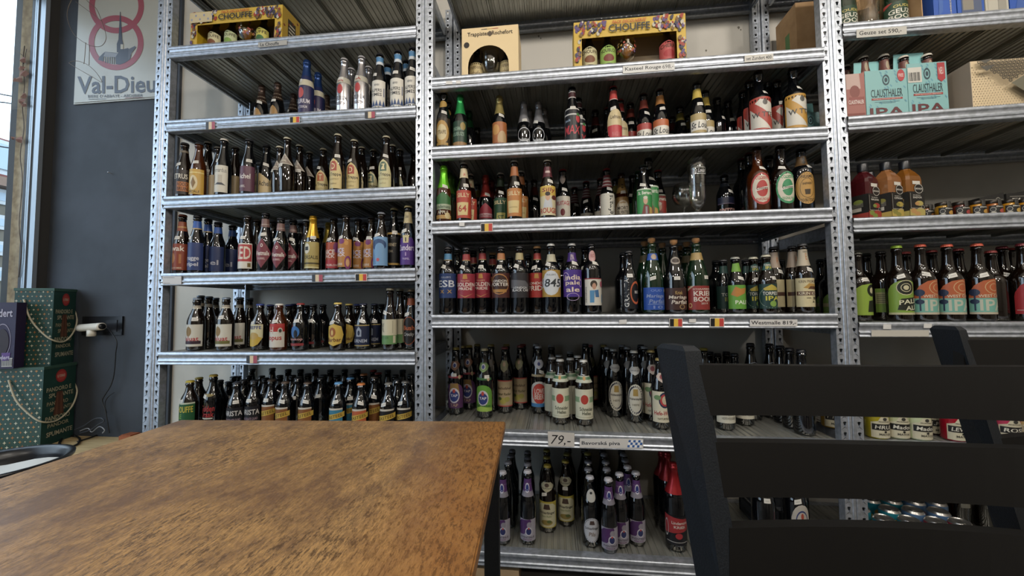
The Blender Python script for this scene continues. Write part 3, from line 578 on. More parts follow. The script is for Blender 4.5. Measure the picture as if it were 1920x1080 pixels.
D_('wtri', 'dark bottle with cream diamond label', 'dk', '1d1d20', (.06, .56, 1.0, [S_('hexf', 'c9b870'), T(0, .5, 1.5, .13, 'Westmalle', '4a4228'), T(0, .32, .8, .06, 'TRIPEL', '8a7a40')]), nb(.80, .92, '35312c', ('R', -1, 0, 1, .15, 'b9b29a')))
D_('cors', 'gold foil bottle with pale gold label', 'br', 'c09530', (.05, .52, 1.4, [S_('rect', 'a89650'), ('E', -.25, .75, .34, .2, 'd0ccba'), ('R', -.45, .68, -.05, .82, '2e2c28'), T(.15, .42, 1.4, .14, 'ORSALIS', '3f3718'), ('R', -1, .16, 1, .22, '4a4020'), ('R', -1, .02, 1, .06, 'd8cf9a')]), None, (.60, 'b98f2c'))
D_('gfoil', 'bottle with dull gold foil neck', 'br', '8f7a2c', None, None, (.60, '8f7c30'), st=0)
D_('njr', 'brown bottle with red and purple label', 'br', '1a1a1c', (.06, .54, 1.35, [S_('rect', 'a84a2c'), ('R', -1, 0, 1, .32, 'a8303a'), ('E', .6, .8, .3, .2, '7a3468'), T(-.15, .62, 1.2, .18, 'NICE', 'e0d4cc'), T(-.15, .44, 1.2, .16, 'JACK', 'e0d4cc'), T(.1, .12, 1.2, .08, 'TRUBLON', 'dcc8c0')]))
D_('njo', 'brown bottle with orange and purple swirl label', 'br', '1a1a1c', (.06, .56, 1.35, [S_('rect', 'b57a30'), ('E', -.05, .92, .3, .1, '7a2c6c'), ('O', .6, .16, .32, .24, .35, '7a2c6c'), ('E', .58, .15, .16, .12, 'c99868'), ('E', .45, .86, .2, .08, 'c98f3c'), T(-.35, .58, 1.1, .17, 'NICE', '5d2c78'), T(-.3, .59, 1.1, .17, 'NICE', 'dcd2dc'), T(-.25, .42, 1.2, .16, 'JACK', 'dcd2dc'), T(-.4, .1, 1.0, .08, 'BRASSERIE', 'dccab8')]))
D_('blue', 'white-ringed bottle with sky blue label', 'br', '6d7078', (.06, .56, 1.35, [S_('rect', '6d9ac4'), ('E', 0, .72, .8, .2, '33507c'), ('E', .1, .56, .5, .22, '6d9ac4'), ('P', [(-.9, .05), (-.5, .45), (-.2, .05)], '5a88b6'), ('E', -.05, .2, .16, .06, 'b85a68')]))
D_('bgold', 'black bottle with two gold bands', 'dk', 'b9ac80', (.08, .60, 3.0, [('R', -1, 0, 1, 1, '131316'), ('R', -1, .94, 1, 1, 'b08c3c'), ('R', -1, 0, 1, .06, 'b08c3c'), T(0, .62, .5, .1, 'CORNET', 'b7a98a'), T(0, .42, .22, .08, 'OAK', '8a8270')]))
D_('zund', 'cream-necked bottle with violet label', 'dk', 'c0b283', (.06, .52, 1.4, [('P', [(-1, 0), (1, 0), (1, .72), (.6, .92), (-.6, .92), (-1, .72)], '4f2c80'), ('P', [(-.25, .74), (.25, .74), (.32, 1), (-.32, 1)], 'c9bc8c'), ('R', -.05, .78, .05, .92, '2c2438'), T(0, .58, 1.7, .2, 'Zundert', 'd6cce0'), ('R', -.06, .3, .06, .42, 'a890c0'), T(0, .2, .7, .06, 'TRIPEL', 'b8a8cc')]), nb(.72, .90, 'b9a878', T(0, .6, .3, .3, 'Zundert', '5d5138')))
# -- window rack, fifth shelf
def mala(k, desc, c): D_(k, desc, 'br', '6f7b8a', (.08, .50, 1.45, [S_('rect', 'cdcabd'), ('E', -.1, .68, .26, .22, '8a6c34'), ('P', [(-.3, .62), (-.1, .95), (.12, .62)], '8a6c34'), T(-.05, .36, 1.5, .2, 'Maluat', 'a8323c'), ('R', -.85, .12, .85, .26, c), ('R', -1, 0, 1, .02, '8a8578')]), nb(.80, .86, 'a59d8c', ('R', -1, 0, 1, .3, 'd0c8b4')))
mala('mal1', 'silver-capped bottle with white and plum label', '3a2834'); mala('mal2', 'silver-capped bottle with white and olive label', '6d6a34')
D_('malb', 'silver-capped dark bottle with cream neck', 'br', '6f7b8a', None, nb(.80, .86, 'a59d8c'), st=1)
D_('mals', 'silver-capped bottle with cream text label', 'br', '6f7b8a', (.08, .50, 1.3, [S_('rect', 'bfb79c')]+[('R', -.8, .3+.1*i, .2+.1*(i % 3), .34+.1*i, '8a8268') for i in range(6)]+[('R', -.8, .06, 0, .16, '3a3828')]), nb(.80, .86, 'a8977c'), st=0)
D_('bref', 'blue-capped bottle with pale yellow shield label', 'br', '2c3c7c', (.08, .56, 1.1, [S_('shield', 'cdc69c'), ('P', [(-1, .25), (-.5, .02), (0, 0), (.5, .1), (.95, .38), (.3, .5), (-1, .42)], 'c4a22c'), ('E', 0, .48, .55, .16, 'b99a50'), T(0, .86, 1.7, .15, 'BREFFE', '2c3a78')]))
D_('bluc', 'dark bottle with blue cap', 'br', '2a3870', st=0)
D_('hops', 'white-capped bottle with red and white label', 'am', 'c6c2ba', (.08, .58, 1.35, [S_('rect', 'ccc6ba'), ('R', -1, .66, 1, 1, 'b02e2c'), ('E', .62, .7, .2, .13, 'c4bcae'), ('E', .62, .7, .12, .08, '3c3630'), T(-.15, .72, .4, .3, 'H', 'ccb0a0'), T(-.05, .38, 1.6, .28, 'Hopus', 'b0302e')]))
D_('rood', 'red-capped bottle with blue dog logo', 'dk', '8a3432', (.08, .52, 1.2, [('E', 0, .72, .5, .28, '2f6aa8'), ('E', .1, .62, .2, .2, '15151c'), T(0, .36, 1.6, .16, 'Rookop', 'b88a88'), ('R', -.9, .06, .9, .18, '8a2c30')]))
D_('roob', 'dark bottle with faint red base lettering', 'dk', '34343a', (.08, .52, 1.0, [T(-.3, .36, .9, .14, 'Rop', '9c7674'), ('R', -.9, .06, .6, .18, '7a282c')]))
D_('barb', 'brown bottle with yellow hexagon label', 'br', 'c2aa5a', (.10, .56, 1.2, [S_('hex', 'c9a83c'), ('S', 'hex', 'c9a83c'), ('E', -.15, .62, .36, .22, '9c5a24'), ('E', -.15, .6, .12, .12, 'd0b060'), T(0, .28, 1.5, .18, 'Barbar', '5d2a14')]))
D_('corn', 'dark bottle with navy horse-crest label', 'dk', '22263c', (.08, .54, 1.35, [S_('rect', '1c2440'), ('R', -1, .95, 1, 1, 'a08c50'), ('R', -1, .0, 1, .05, 'a08c50'), ('P', [(-.25, .45), (.25, .45), (.25, .75), (0, .92), (-.25, .75)], '8f98a8'), ('E', 0, .62, .12, .12, '1c2440'), T(0, .25, 1.5, .16, 'BORNEM', 'a4aab8')]))
D_('bitt', 'tall brown bottle with cream and green label', 'br', 'a39c86', (.10, .50, 1.5, [S_('rect', 'c6bfa2'), ('R', -1, 0, 1, .36, '5f8a52'), T(-.55, .66, .6, .36, 'VX', '3c3c38', 'n'), T(-.3, .26, 1.0, .09, 'BITTER', '3f5a38', 'n'), ('R', .55, .05, .8, .34, 'c6bfa2'), ('R', .5, .45, .53, .95, '7a755f')]))
D_('bush', 'dark bottle with orange-outlined emblem', 'dk', '8a7a60', (.08, .55, 1.25, [('S', 'hex', '211a18'), ('O', 0, .5, .9, .5, .06, 'b3582c'), T(0, .6, 1.3, .16, 'Bush', 'c2602c'), T(0, .36, 1.2, .16, 'Crocky', 'b0aca8', 'i')]), nb(.74, .86, '8a4424'))
# -- window rack, lowest visible
D_('chpa', 'yellow-capped bottle with green and yellow label', 'br', 'a89632', (.08, .56, 1.35, [S_('rect', '1f5a34'), ('R', -1, .93, 1, 1, 'b9c0a8'), T(0, .70, 1.7, .28, 'CHOUFFE', 'c9b82c'), T(-.45, .4, .8, .2, 'PALE', '7aa83c')]))
D_('yelc', 'brown bottle with dull yellow cap', 'br', '8a7c30', st=0)
D_('guld', 'yellow-capped bottle with red gothic lettering', 'dk', 'a8903a', (.08, .56, 1.2, [T(0, .62, 1.5, .24, 'Gulden', 'a8282a'), T(0, .38, 1.4, .22, 'Draak', 'a8282a'), ('R', -.6, .2, .6, .25, 'c0b8a8')]), None, back=[(.60, .66, 1.0, [('E', 0, .5, .8, .5, '8a7a40')])])
D_('bar', 'dark bottle with large white capitals', 'dk', '1f2026', (.06, .48, 1.35, [S_('rect', '1a1a1f'), T(0, .72, 1.9, .26, 'BARISTA', 'c4c0bc'), T(.1, .38, 1.4, .14, 'CHOCOLATE QUAD', '9a7f8c')]))
def kast(k, desc, c, capc): D_(k, desc, 'dk', capc, (.06, .50, 1.3, [('P', [(-.85, .25), (-.4, 0), (.4, 0), (.8, .25), (.8, .98), (-.7, .98)], c), ('P', [(-.7, .9), (.8, .93), (.8, 1), (-.65, 1)], 'c4bcae'), ('P', [(-1, .40), (1, .60), (1, .84), (-1, .64)], 'c2a02e'), T(0, .62, 1.6, .15, 'KASTEEL', '5d4310', '', .13)]))
kast('kbr', 'dark bottle with brown and yellow banner label', '84501f', '4a3c32'); kast('kbl', 'bottle with blue cap and teal banner label', '2f7a96', '5a8cb8'); kast('kor', 'bottle with orange cap and orange banner label', 'b8582c', 'b8703c'); kast('kbk', 'bottle with black and yellow banner label', '1c1a1a', '6a6864')
# -- middle rack, second shelf
D_('gsw', 'gold-labelled dark bottle with gold neck oval', 'dk', 'a8862c', (.04, .52, 1.3, [S_('rect', '33260f'), ('E', 0, .5, .8, .42, 'b08838'), ('E', 0, .5, .55, .28, 'cab98a'), T(0, .5, .9, .14, 'STRAFFE', '5d4a24'), ('R', -.7, .05, .7, .14, 'a88434')]), (.72, .84, 1.2, [S_('oval', 'b08c3c')]))
D_('gfo', 'dark bottle with bright green foil neck', 'dk', '2f8a4a', (.04, .50, 1.3, [S_('rect', '1f3d2c'), T(0, .7, 1.2, .14, 'LINDEMANS', '7d9a84'), T(0, .5, 1.3, .14, 'GUEUZE', '7d9a84'), ('E', .5, .8, .3, .15, '94803c'), ('R', -1, 0, 1, .2, '94703c')]), None, (.64, '2f9450'), st=0)
D_('gfd', 'dark bottle with dark green neck', 'dk', '1d3c28', None, None, (.66, '1c4a2c'), st=0)
D_('gor', 'dark bottle with gold foil and orange label', 'dk', '8f7a4c', (.04, .50, 1.35, [S_('rect', 'a8622a'), ('E', .3, .35, .5, .3, 'b99a6c'), ('E', -.4, .7, .4, .2, 'c08a3c'), T(0, .15, 1.3, .12, 'PECHERESSE', '7a2c1c')]), None, (.66, 'a3935c'))
D_('sfo', 'black bottle with silver foil neck and white print', 'dk', '9a9a9c', (.06, .48, 1.1, [('O', 0, .72, .9, .3, .12, 'b8bcc2'), T(0, .5, 1.6, .18, 'Lindemans', 'c4c8cc'), T(0, .25, 1.5, .2, 'FARO', 'c4c8cc')]), None, (.60, '98989c'))
D_('sfr', 'silver-foiled bottle neck in the second row', 'dk', '8a8a8c', None, None, (.60, '7d7c7e'), st=0)
D_('max', 'dark bottle with white-framed raspberry label', 'dk', '18181c', (.02, .60, 1.5, [S_('round', 'c0c0bc'), ('P', [(-.94, .04), (.94, .04), (.94, .95), (-.94, .95)], '15151a'), T(-.1, .35, 1.5, .26, 'MAX', 'b8303c', 'i'), T(-.5, .62, .6, .1, 'jack', '8aa0b8', 'i'), ('E', .45, .68, .22, .12, 'b8323c'), ('E', .45, .8, .16, .05, '3c7a3c')]), nb(.80, .92, '401c20', ('R', -1, 0, 1, .14, 'c4c0bc'), ('R', -1, .86, 1, 1, 'c4c0bc')))
D_('redn', 'dark bottle with dull red neck', 'dk', '3a2624', None, nb(.70, .86, '6d2a24'))
D_('tim', 'red-capped bottle with round cream and red label', 'dk', '8f2c30', (.04, .58, 1.25, [S_('oval', 'c4b284'), ('P', [(-.98, .48), (.98, .48), (.85, .2), (.5, .05), (0, 0), (-.5, .05), (-.85, .2)], 'b8323a'), T(0, .74, 1.1, .12, 'Liefmans', '5d4c30'), T(0, .2, .8, .14, 'IN A GLAS', 'c47070')]), nb(.76, .92, 'b83a34', ('R', -1, 0, 1, .08, 'd0b8b0')))
def lou(k, desc, c, neckc, capc='4a3430'): D_(k, desc, 'dk', capc, (.04, .44, 1.4, [S_('rect', c), ('R', -1, .3, 1, .72, WH), T(0, .52, 1.7, .26, 'St Louis', '2c2e34', 'i'), T(0, .14, 1.3, .16, 'premium', 'd8c8bc', 'i')]), nb(.72, .88, neckc))
lou('lour', 'dark bottle with red and white script label', 'a83832', '8a3a2c'); lou('louo', 'dark bottle with orange and white script label', 'b8602c', 'a06a2c'); lou('loug', 'yellow-necked bottle with gold and white script label', 'a8935c', 'c4a838', '3a362c')
D_('yeln', 'dark bottle with dull yellow neck band', 'dk', '3a362c', None, nb(.72, .86, '94822c'))
D_('redl', 'dark bottle with low red and white label', 'dk', '3c3c40', (.02, .24, 1.3, [S_('rect', 'a83832'), ('E', 0, .4, .6, .4, 'c8bcb0')]))
def wit(k, desc, c): D_(k, desc, 'dk', '55463c', (.04, .56, 1.45, [S_('round', c), ('P', [(-.9, .16), (.9, .08), (.9, .8), (-.2, .94), (-.9, .72)], 'c8c4b8'), ('P', [(-.9, .72), (-.55, .84), (.9, .3), (.9, .1), (.55, .08)], c), ('E', .1, .84, .16, .08, '55524c'), T(-.05, .5, 1.4, .14, 'W TTE', '3c3c3a')]))
wit('witr', 'brown bottle with red sash on white label', 'a83a2c'); wit('wity', 'brown bottle with yellow sash on white label', 'b98a24')
# -- middle rack, third shelf
D_('appl', 'light green foil bottle with apple label', 'am', '6da83c', (.06, .52, 1.35, [('P', [(-1, .4), (1, .4), (.9, .8), (0, 1), (-.9, .8)], '2f6a34'), ('R', -1, .35, 1, .55, '9aa88c'), T(0, .45, 1.5, .13, 'Lindemans', '2f4a34'), T(0, .24, 1.1, .12, 'APPLE', 'c8c4ac'), ('R', -1, 0, 1, .14, 'b08a44'), ('E', .5, .12, .3, .12, 'c8b884')]), None, (.60, '62b028'), st=1)
D_('applb', 'dull green foil bottle', 'gn', '3c5a28', None, None, (.60, '3a5f22'), st=0)
def sil(k, desc, c, capc='b9b4a8', nk='d0bf96', body=None): D_(k, desc, 'br', capc, (.06, .52, 1.4, [S_('rect', c), T(.1, .82, 1.3, .15, 'SILLY', 'd8c490')]+(body or [('P', [(-.5, .1), (.5, .1), (.6, .56), (-.6, .56)], 'd0b878'), T(0, .34, .8, .24, '64', 'a8301c')])), nb(.74, .90, nk))
sil('s64', 'white-capped bottle with red label numbered 64', 'b03a24'); DS['s64']['neck'] = nb(.74, .90, 'd0bf96', T(.12, .35, .16, .4, '64', 'b03a24'))
sil('sor', 'white-capped bottle with orange label', 'b8742c', nk='a8622c', body=[('P', [(-.5, .12), (.5, .12), (.6, .56), (-.6, .56)], 'd0b878'), ('R', -.4, .3, .4, .34, 'b09a5c')])
sil('sgr', 'white-capped bottle with green label', '244c30', nk='2c3a28', body=[('P', [(-.3, .02), (.6, .02), (.7, .4), (-.2, .4)], 'a8a04c'), T(.2, .2, .6, .2, 'ST', '244c30')])
D_('stra', 'red foil bottle with pink strawberry label', 'dk', 'a8323c', (.06, .46, 1.35, [('P', [(-1, .3), (1, .3), (.85, .7), (0, 1), (-.85, .7)], '9c3040'), ('R', -1, .36, 1, .52, 'c4a4a8'), T(0, .44, 1.6, .12, 'Lindemans', '8a2838'), ('R', -1, 0, 1, .3, '3a1820'), T(0, .2, 1.6, .12, 'STRAWBERRI', 'c4a0a4')]), None, (.58, 'a33a34'))
D_('rfo', 'dark bottle with dark red foil', 'dk', '5d2226', None, None, (.58, '5a2024'), st=0)
D_('rous', 'white-capped bottle with yellow portrait label', 'br', 'b0a898', (.05, .54, 1.4, [S_('rect', 'cabf98'), ('R', -1, .66, 1, 1, 'c9a838'), T(.05, .84, 1.3, .18, 'Silly', '8a2c24', 'i'), ('P', [(-.5, .26), (.4, .26), (.3, .55), (-.3, .55)], 'b9bcc0'), ('E', -.05, .62, .22, .13, 'c49a78'), ('E', -.05, .72, .24, .07, '2c221c'), ('E', .6, .6, .3, .08, '5d2420'), T(0, .16, 1.7, .18, 'ROUGE', 'a83228'), ('R', .9, 0, 1, 1, 'a83228')]), nb(.70, .88, '5d2830', ('R', -.2, .4, .2, .6, 'c0a8a0')))
D_('frui', 'red-capped bottle with white fruit label', 'dk', '8f2c30', (.05, .50, 1.3, [S_('rect', 'c6bfb0'), T(0, .72, 1.7, .17, 'FRUITAGE', 'a8323a'), ('E', 0, .36, .24, .14, '6d1c24')]), (.72, .88, .9, [S_('drop', 'bda89a')]))
D_('lieb', 'dark bottle with red-striped neck', 'dk', '702428', (.05, .36, 1.3, [S_('rect', 'b5b0a0'), T(.3, .5, .3, .8, 'SO', '3c3c3c', 'v')]), nb(.66, .86, '6d2c30', ('R', -1, .15, 1, .28, 'b8a8a0'), ('R', -1, .42, 1, .55, 'b8a8a0'), ('R', -1, .70, 1, .83, 'b8a8a0')))
D_('lie', 'red-striped neck bottle with vertical lettering', 'dk', '8f2c30', (.05, .54, 1.4, [S_('rect', 'c6c2b4'), T(.3, .5, .55, .85, 'Liefmans', '2c2c2e', 'v'), T(.75, .45, .16, .6, 'ON THE ROCKS', '3c3c3c', 'v')]+[('R', -1, .04+.1*i, -.86, .09+.1*i, 'a83a3c') for i in range(10)]), nb(.66, .88, '8a3034', ('R', -1, .12, 1, .24, 'ccc0b8'), ('R', -1, .40, 1, .52, 'ccc0b8'), ('R', -1, .68, 1, .80, 'ccc0b8')))
D_('mort', 'gold-necked bottle with cherry-bordered label', 'am', '20202c', (.05, .54, 1.4, [S_('rect', 'a07a40'), ('E', 0, .45, .8, .42, 'cbbfa8'), T(0, .58, 1.1, .13, 'MORT', '3c342c'), T(0, .42, 1.2, .13, 'SUBITE', '3c342c'), T(0, .26, 1.0, .08, 'KRIEK', 'b0603c'), ('E', -.7, .14, .2, .1, '8f2c28'), ('E', .7, .12, .2, .1, '8f2c28')]), nb(.62, .90, 'a07c3a', ('R', -.06, .3, .1, .6, '4a3818')))
def ber(k, desc, c): D_(k, desc, 'dk', '1f2420' if k != 'berr' else '8f2c30', (.03, .54, 1.35, [S_('rect', c), ('R', -1, .95, 1, 1, 'c0ccb8'), T(0, .84, 1.6, .13, 'St. Bernardus', 'd8dccc'), ('P', [(-.5, .0), (.25, .0), (.2, .38), (-.25, .42)], '7a3430'), ('E', -.1, .56, .2, .14, 'c49c80'), ('E', -.1, .66, .2, .06, 'c8c0b0'), ('R', -.12, 0, .06, .34, '8a8a90'), ('P', [(.25, 0), (.75, 0), (.6, .3), (.3, .34)], 'c0964c'), ('E', .8, .46, .1, .1, 'c0b884')]))
ber('berg', 'dark bottle with green monk portrait label', '2f8a44'); ber('berr', 'red-capped bottle with red monk label', '9c3228')
D_('bergb', 'black bottle with muted green label', 'dk', '1d1d20', (.03, .46, 1.3, [S_('rect', '245c34'), ('E', 0, .4, .3, .3, '8a6a58')]))
D_('spit', 'short dark bottle with white capital lettering', 'dk', '1c1c22', (.04, .50, 1.4, [('R', -1, .7, 1, 1, '1c2038'), ('R', -1, .68, 1, .71, '6d5a70'), T(0, .3, 1.7, .36, 'SPITFIRE', 'b88a80')]), nb(.74, .82, '20242e', ('E', .15, .5, .06, .4, '7a7d84')))
def coop(k, desc, c, glass='am'): D_(k, desc, glass, '2a2224', (.10, .58, 1.05, [S_('oval', c), ('E', 0, .5, .86, .43, 'cac2ae'), T(0, .83, 1.1, .09, 'COOPERS', c), T(0, .17, 1.1, .09, 'SPARKLING ALE' if c[0] == 'b' else 'ORIGINAL PALE', c), ('E', 0, .5, .50, .26, c), ('E', 0, .5, .44, .22, c), ('P', [(-.62, .42), (.62, .50), (.62, .58), (-.62, .50)], 'd4ccc0'), T(0, .5, 1.0, .14, 'Coopers', '5d2018' if c[0] == 'b' else '1c4a30', 'i')]))
coop('cor', 'large amber bottle with round red badge', 'b03430'); coop('cog', 'large bottle with round green badge', '2f8a58', 'br')
D_('cors2', 'large dark bottle with partial red badge', 'dk', '5d2226', (.08, .54, 1.2, [('E', .2, .5, .8, .48, 'a83434'), ('E', .3, .5, .6, .38, 'b9b2a4')]), st=0)
D_('neal', 'dark bottle with round gold badge', 'dk', '131316', (.10, .60, 1.05, [S_('oval', 'b58838'), ('O', 0, .5, .92, .46, .04, '3c2c10'), ('O', 0, .5, .62, .31, .05, '3c2c10'), T(0, .86, 1.0, .09, 'NEAME', '3c2c10'), T(0, .13, 1.1, .09, 'DOUBLE STOUT', '3c2c10'), T(0, .64, .8, .07, 'SHEPHERD', '4c3818'), ('P', [(-.2, .3), (.2, .3), (.25, .46), (-.25, .46)], '3c2c10')]), nb(.72, .88, '5d4424', ('E', 0, .5, .12, .35, '2c2418')))
# -- middle rack, fourth shelf
def ful(k, desc, c, L, nk, capc='1f1f22'): D_(k, desc, 'dk', capc, (.24, .60, 1.4, [S_('rect', c)]+L), nb(.80, .90, nk, ('R', -1, 0, 1, .1, 'b59a5c')))
ful('esb', 'dark bottle with navy label and blue collar', '22386a', [T(0, .58, 1.5, .28, 'ESB', 'c0c4cc'), T(0, .26, 1.0, .14, 'X  X', 'b08838'), T(0, .84, .8, .07, "FULLER'S", '9aa0b0')], '4a86b0')
GP = [('P', [(-.2, .78), (.2, .78), (.14, .97), (-.14, .97)], 'b58438'), T(0, .70, .7, .06, "FULLER'S", 'c49a78'), T(0, .55, 1.7, .16, 'GOLDEN', 'd8d0c4'), T(0, .38, 1.2, .11, 'PRIDE', 'd8d0c4'), ('P', [(-.7, .2), (0, .06), (.7, .2), (0, .02)], 'b5844c')]
ful('gpr', 'dark bottle with crimson label and collar', '94283a', GP, '9c3434'); 
ful('por', 'dark bottle with round copper porter badge', '4a2420', [('E', 0, .55, .82, .42, 'b07838'), ('E', 0, .55, .76, .38, '3a2018'), T(0, .68, 1.3, .1, 'LONDON', 'd0c8bc'), T(0, .54, 1.6, .14, 'PORTER', 'd8d0c4'), ('R', -.6, .22, .6, .34, 'a87830')], 'b0703c')
ful('cab', 'black bottle with grey city sketch label', '2c2a2e', [('P', [(-1, .4), (.6, .35), (.9, .5), (.5, .68), (-1, .74)], '5d5d62'), T(.1, .40, 1.2, .08, 'LONDON', 'c0c0c0'), T(.1, .30, 1.4, .1, 'BLACK CAB', 'cfcfcf')], 'b0a070')
ful('lpr', 'copper-capped bottle with scarlet label', 'a8302c', [('P', [(-.2, .78), (.2, .78), (.14, .97), (-.14, .97)], 'b58438'), T(0, .58, 1.5, .11, 'LONDON', 'd8d0c4'), T(0, .38, 1.6, .2, 'PRIDE', 'd8d0c4')], 'a83a34', 'a07850')
D_('1845', 'tall bottle with gold label and white oval', 'dk', 'b8b8b4', (.24, .62, 1.4, [S_('rect', 'a8842c'), ('E', 0, .52, .74, .46, 'c4c8cc'), ('R', -.95, .36, .95, .68, 'c4c8cc'), T(0, .52, 1.7, .3, '1845', '2c3034', 'i'), T(0, .82, .7, .06, "FULLER'S", '6d7478')]), nb(.74, .85, 'b9b296'))
D_('ipal', 'tall bottle with purple scrollwork label', 'dk', '9a9a98', (.24, .62, 1.4, [S_('rect', '472c86'), ('O', -.6, .75, .3, .16, .15, 'b8a0c4'), ('O', .7, .5, .2, .14, .2, 'b8a0c4'), ('O', 0, .0, .5, .14, .1, 'b8a0c4'), T(0, .72, 1.3, .18, 'india', 'dcc8b4'), T(0, .5, 1.2, .2, 'pale', 'dcc8b4'), T(0, .27, 1.1, .18, 'ale', 'dcc8b4')]), nb(.74, .87, '4a2c78', T(0, .5, .25, .6, 'IPA', 'c4b0b4')))
D_('brig', 'tall bottle with white cartoon figure label', 'dk', '1d1d20', (.12, .50, 1.45, [S_('rect', 'ccc8bc'), ('R', -1, .96, 1, 1, '8f2c34'), ('R', -1, 0, -.72, 1, '20202a'), T(-.6, .4, .1, .6, 'ORIGINAL', '3c3c40', 'v'), ('E', 0, .78, .26, .14, '3c3428'), ('E', .02, .70, .15, .12, 'b98a70'), ('P', [(-.3, .1), (0, .1), (.05, .55), (-.3, .55)], '4a86b0'), ('P', [(.1, .3), (.4, .3), (.35, .58), (.05, .55)], '3a6a98'), ('E', .7, .78, .2, .12, 'b0586c'), ('R', .7, .1, .92, .4, '3a7a9c')]), (.74, .90, .9, [S_('oval', 'c49490'), T(0, .5, .9, .4, 'BIG', 'a05a5c')]))
D_('cran', 'black bottle with vertical white lettering', 'dk', '1a1a1e', (.08, .58, 1.5, [S_('rect', '141418'), T(-.3, .5, .4, .9, 'GRANITA', 'cfccc6', 'v'), T(-.85, .5, .14, .85, 'CRANBERG', 'cfccc6', 'v'), ('O', .5, .5, .5, .36, .18, 'b8562c'), ('R', .3, .34, .95, .6, '17171c'), T(.62, .52, .5, .1, 'MAD', 'b5b0aa')]))
D_('mblu', 'corked green bottle with royal blue label', 'gn', '', (.05, .34, 1.35, [S_('rect', '1c4aa0'), ('E', .8, .86, .1, .08, 'c8c4a8'), T(0, .86, .8, .1, 'OUD', '6d84c0'), T(-.05, .6, 1.3, .2, 'Mariage', '7c8cb4', 'i'), T(.1, .38, 1.2, .18, 'Parfait', '7c8cb4', 'i'), ('R', -.6, .24, .7, .26, '8094c0'), T(.1, .12, .7, .14, '10', '6d80b8')]), (.70, .79, 1.3, [S_('round', '2a52a8'), ('E', 0, .5, .4, .4, 'b09880')]))
D_('mpar', 'corked bottle with chocolate brown label', 'dk', '', (.05, .34, 1.35, [S_('rect', '3c2420'), T(.1, .78, .5, .16, 'Kriek', 'a88a4c'), T(.1, .56, 1.4, .2, 'Mariage', 'cfc4b4', 'i'), T(.2, .36, 1.2, .18, 'Parfait', 'cfc4b4', 'i'), ('O', .3, .14, .2, .11, .3, '94784c')]), (.66, .76, .8, [S_('oval', '9a9084'), ('E', 0, .5, .7, .3, '3c2c24')]))
D_('krie', 'corked bottle with brick red label', 'gn', '', (.05, .36, 1.35, [S_('rect', '8a2c28'), ('P', [(-1, .78), (-.5, 1), (-.7, 1), (-1, .88)], 'b8a888'), T(.15, .86, 1.5, .08, 'SCHAARBEEKSE', 'c4b0a4'), T(.15, .68, 1.4, .2, 'KRIEK', 'd4ccc0'), T(.15, .44, 1.4, .2, 'BOON', 'd4ccc0'), T(.15, .26, .5, .08, '2019', 'c4b0a4'), ('O', -.8, .18, .14, .1, .35, 'c4a868')]), (.70, .80, 3.0, [('R', -1, 0, 1, 1, 'a88c50')]))
D_('chg', 'corked green bottle in the back row', 'gn', '', None, (.70, .80, 3.0, [('R', -1, 0, 1, 1, '5d5030')]), st=0)
D_('chp', 'corked dark bottle in the back row', 'gn', '', None, st=0)
TO = [('P', [(-.6, .82), (0, .98), (.6, .82), (.5, .74), (-.5, .74)], 'b8a42c'), ('O', 0, .45, .98, .42, .04, '8a9a84'), T(.05, .62, 1.4, .14, 'TORPEDO', 'd0ccc0'), T(.1, .42, 1.1, .18, 'IPA', 'c0b82c'), ('E', .1, .2, .26, .12, '7aa03c')]
D_('torp', 'brown bottle with dark green label, yellow lettering', 'br', 'a8a494', (.08, .50, 1.45, [S_('rect', '1c3c38')]+TO), (.74, .88, 1.3, [('P', [(-1, 0), (1, 0), (.8, .8), (0, 1), (-.8, .8)], '24504c'), T(0, .62, 1.5, .24, 'TORPEDO', 'ccc8bc'), T(.1, .3, 1.1, .34, 'IPA', 'c4b82c')]))
D_('torb', 'dark bottle with dark green label behind others', 'dk', '2c2c2e', (.08, .50, 1.3, [S_('rect', '17302c'), T(.1, .62, 1.2, .14, 'TORP', 'a8a498'), T(.2, .42, .8, .18, 'IPA', '98903c')]), (.74, .88, 1.3, [S_('rect', '24443f')]), st=0)
D_('pale', 'dark bottle with lime green label', 'dk', '8a8a84', (.08, .50, 1.4, [S_('rect', '5d9a2c'), ('P', [(-.7, .6), (-.2, .5), (.5, .66), (.8, .9), (.1, .84), (-.3, .94)], 'b87a2c'), T(.2, .28, 1.1, .16, 'PALE', 'd4dcc4')]), (.74, .90, 1.2, [('P', [(-1, 0), (1, 0), (.5, 1), (-.9, .9)], '6da02c')]))
D_('kiri', 'paper-necked bottle with cream dragon label', 'br', '2c2c2e', (.09, .50, 1.45, [S_('rect', 'c9bc90'), T(0, .88, 1.4, .1, 'KIRIN PREMIUM', '6d5c44'), ('P', [(-.4, .66), (.0, .82), (.7, .78), (.5, .66), (.1, .62)], 'b08838'), ('P', [(-.1, .62), (.6, .60), (.7, .70), (.1, .72)], '5d3c24'), ('R', -.9, .4, .9, .54, '5d3c30'), T(0, .47, 1.5, .1, 'KIRIN ICHI', 'd0c4a4'), ('R', -.2, .30, .1, .32, '3c3428'), T(.5, .3, .4, .09, 'BR', '3c3428'), T(.3, .18, .2, .08, 'A', '3c3428')]), nb(.68, .92, 'b5a890', T(.05, .55, .1, .4, 'E', 'b8743c'), T(0, .85, .3, .1, 'KIRIN', '5d5448')))
D_('kirb', 'paper-necked bottle behind, only its neck clear', 'br', '2c2c2e', (.09, .50, 1.45, [S_('rect', 'b0a47c'), ('R', -.9, .4, .9, .54, '4d3328')]), nb(.68, .92, 'a08c78', T(.05, .45, .12, .4, 'E', 'a8683c')))
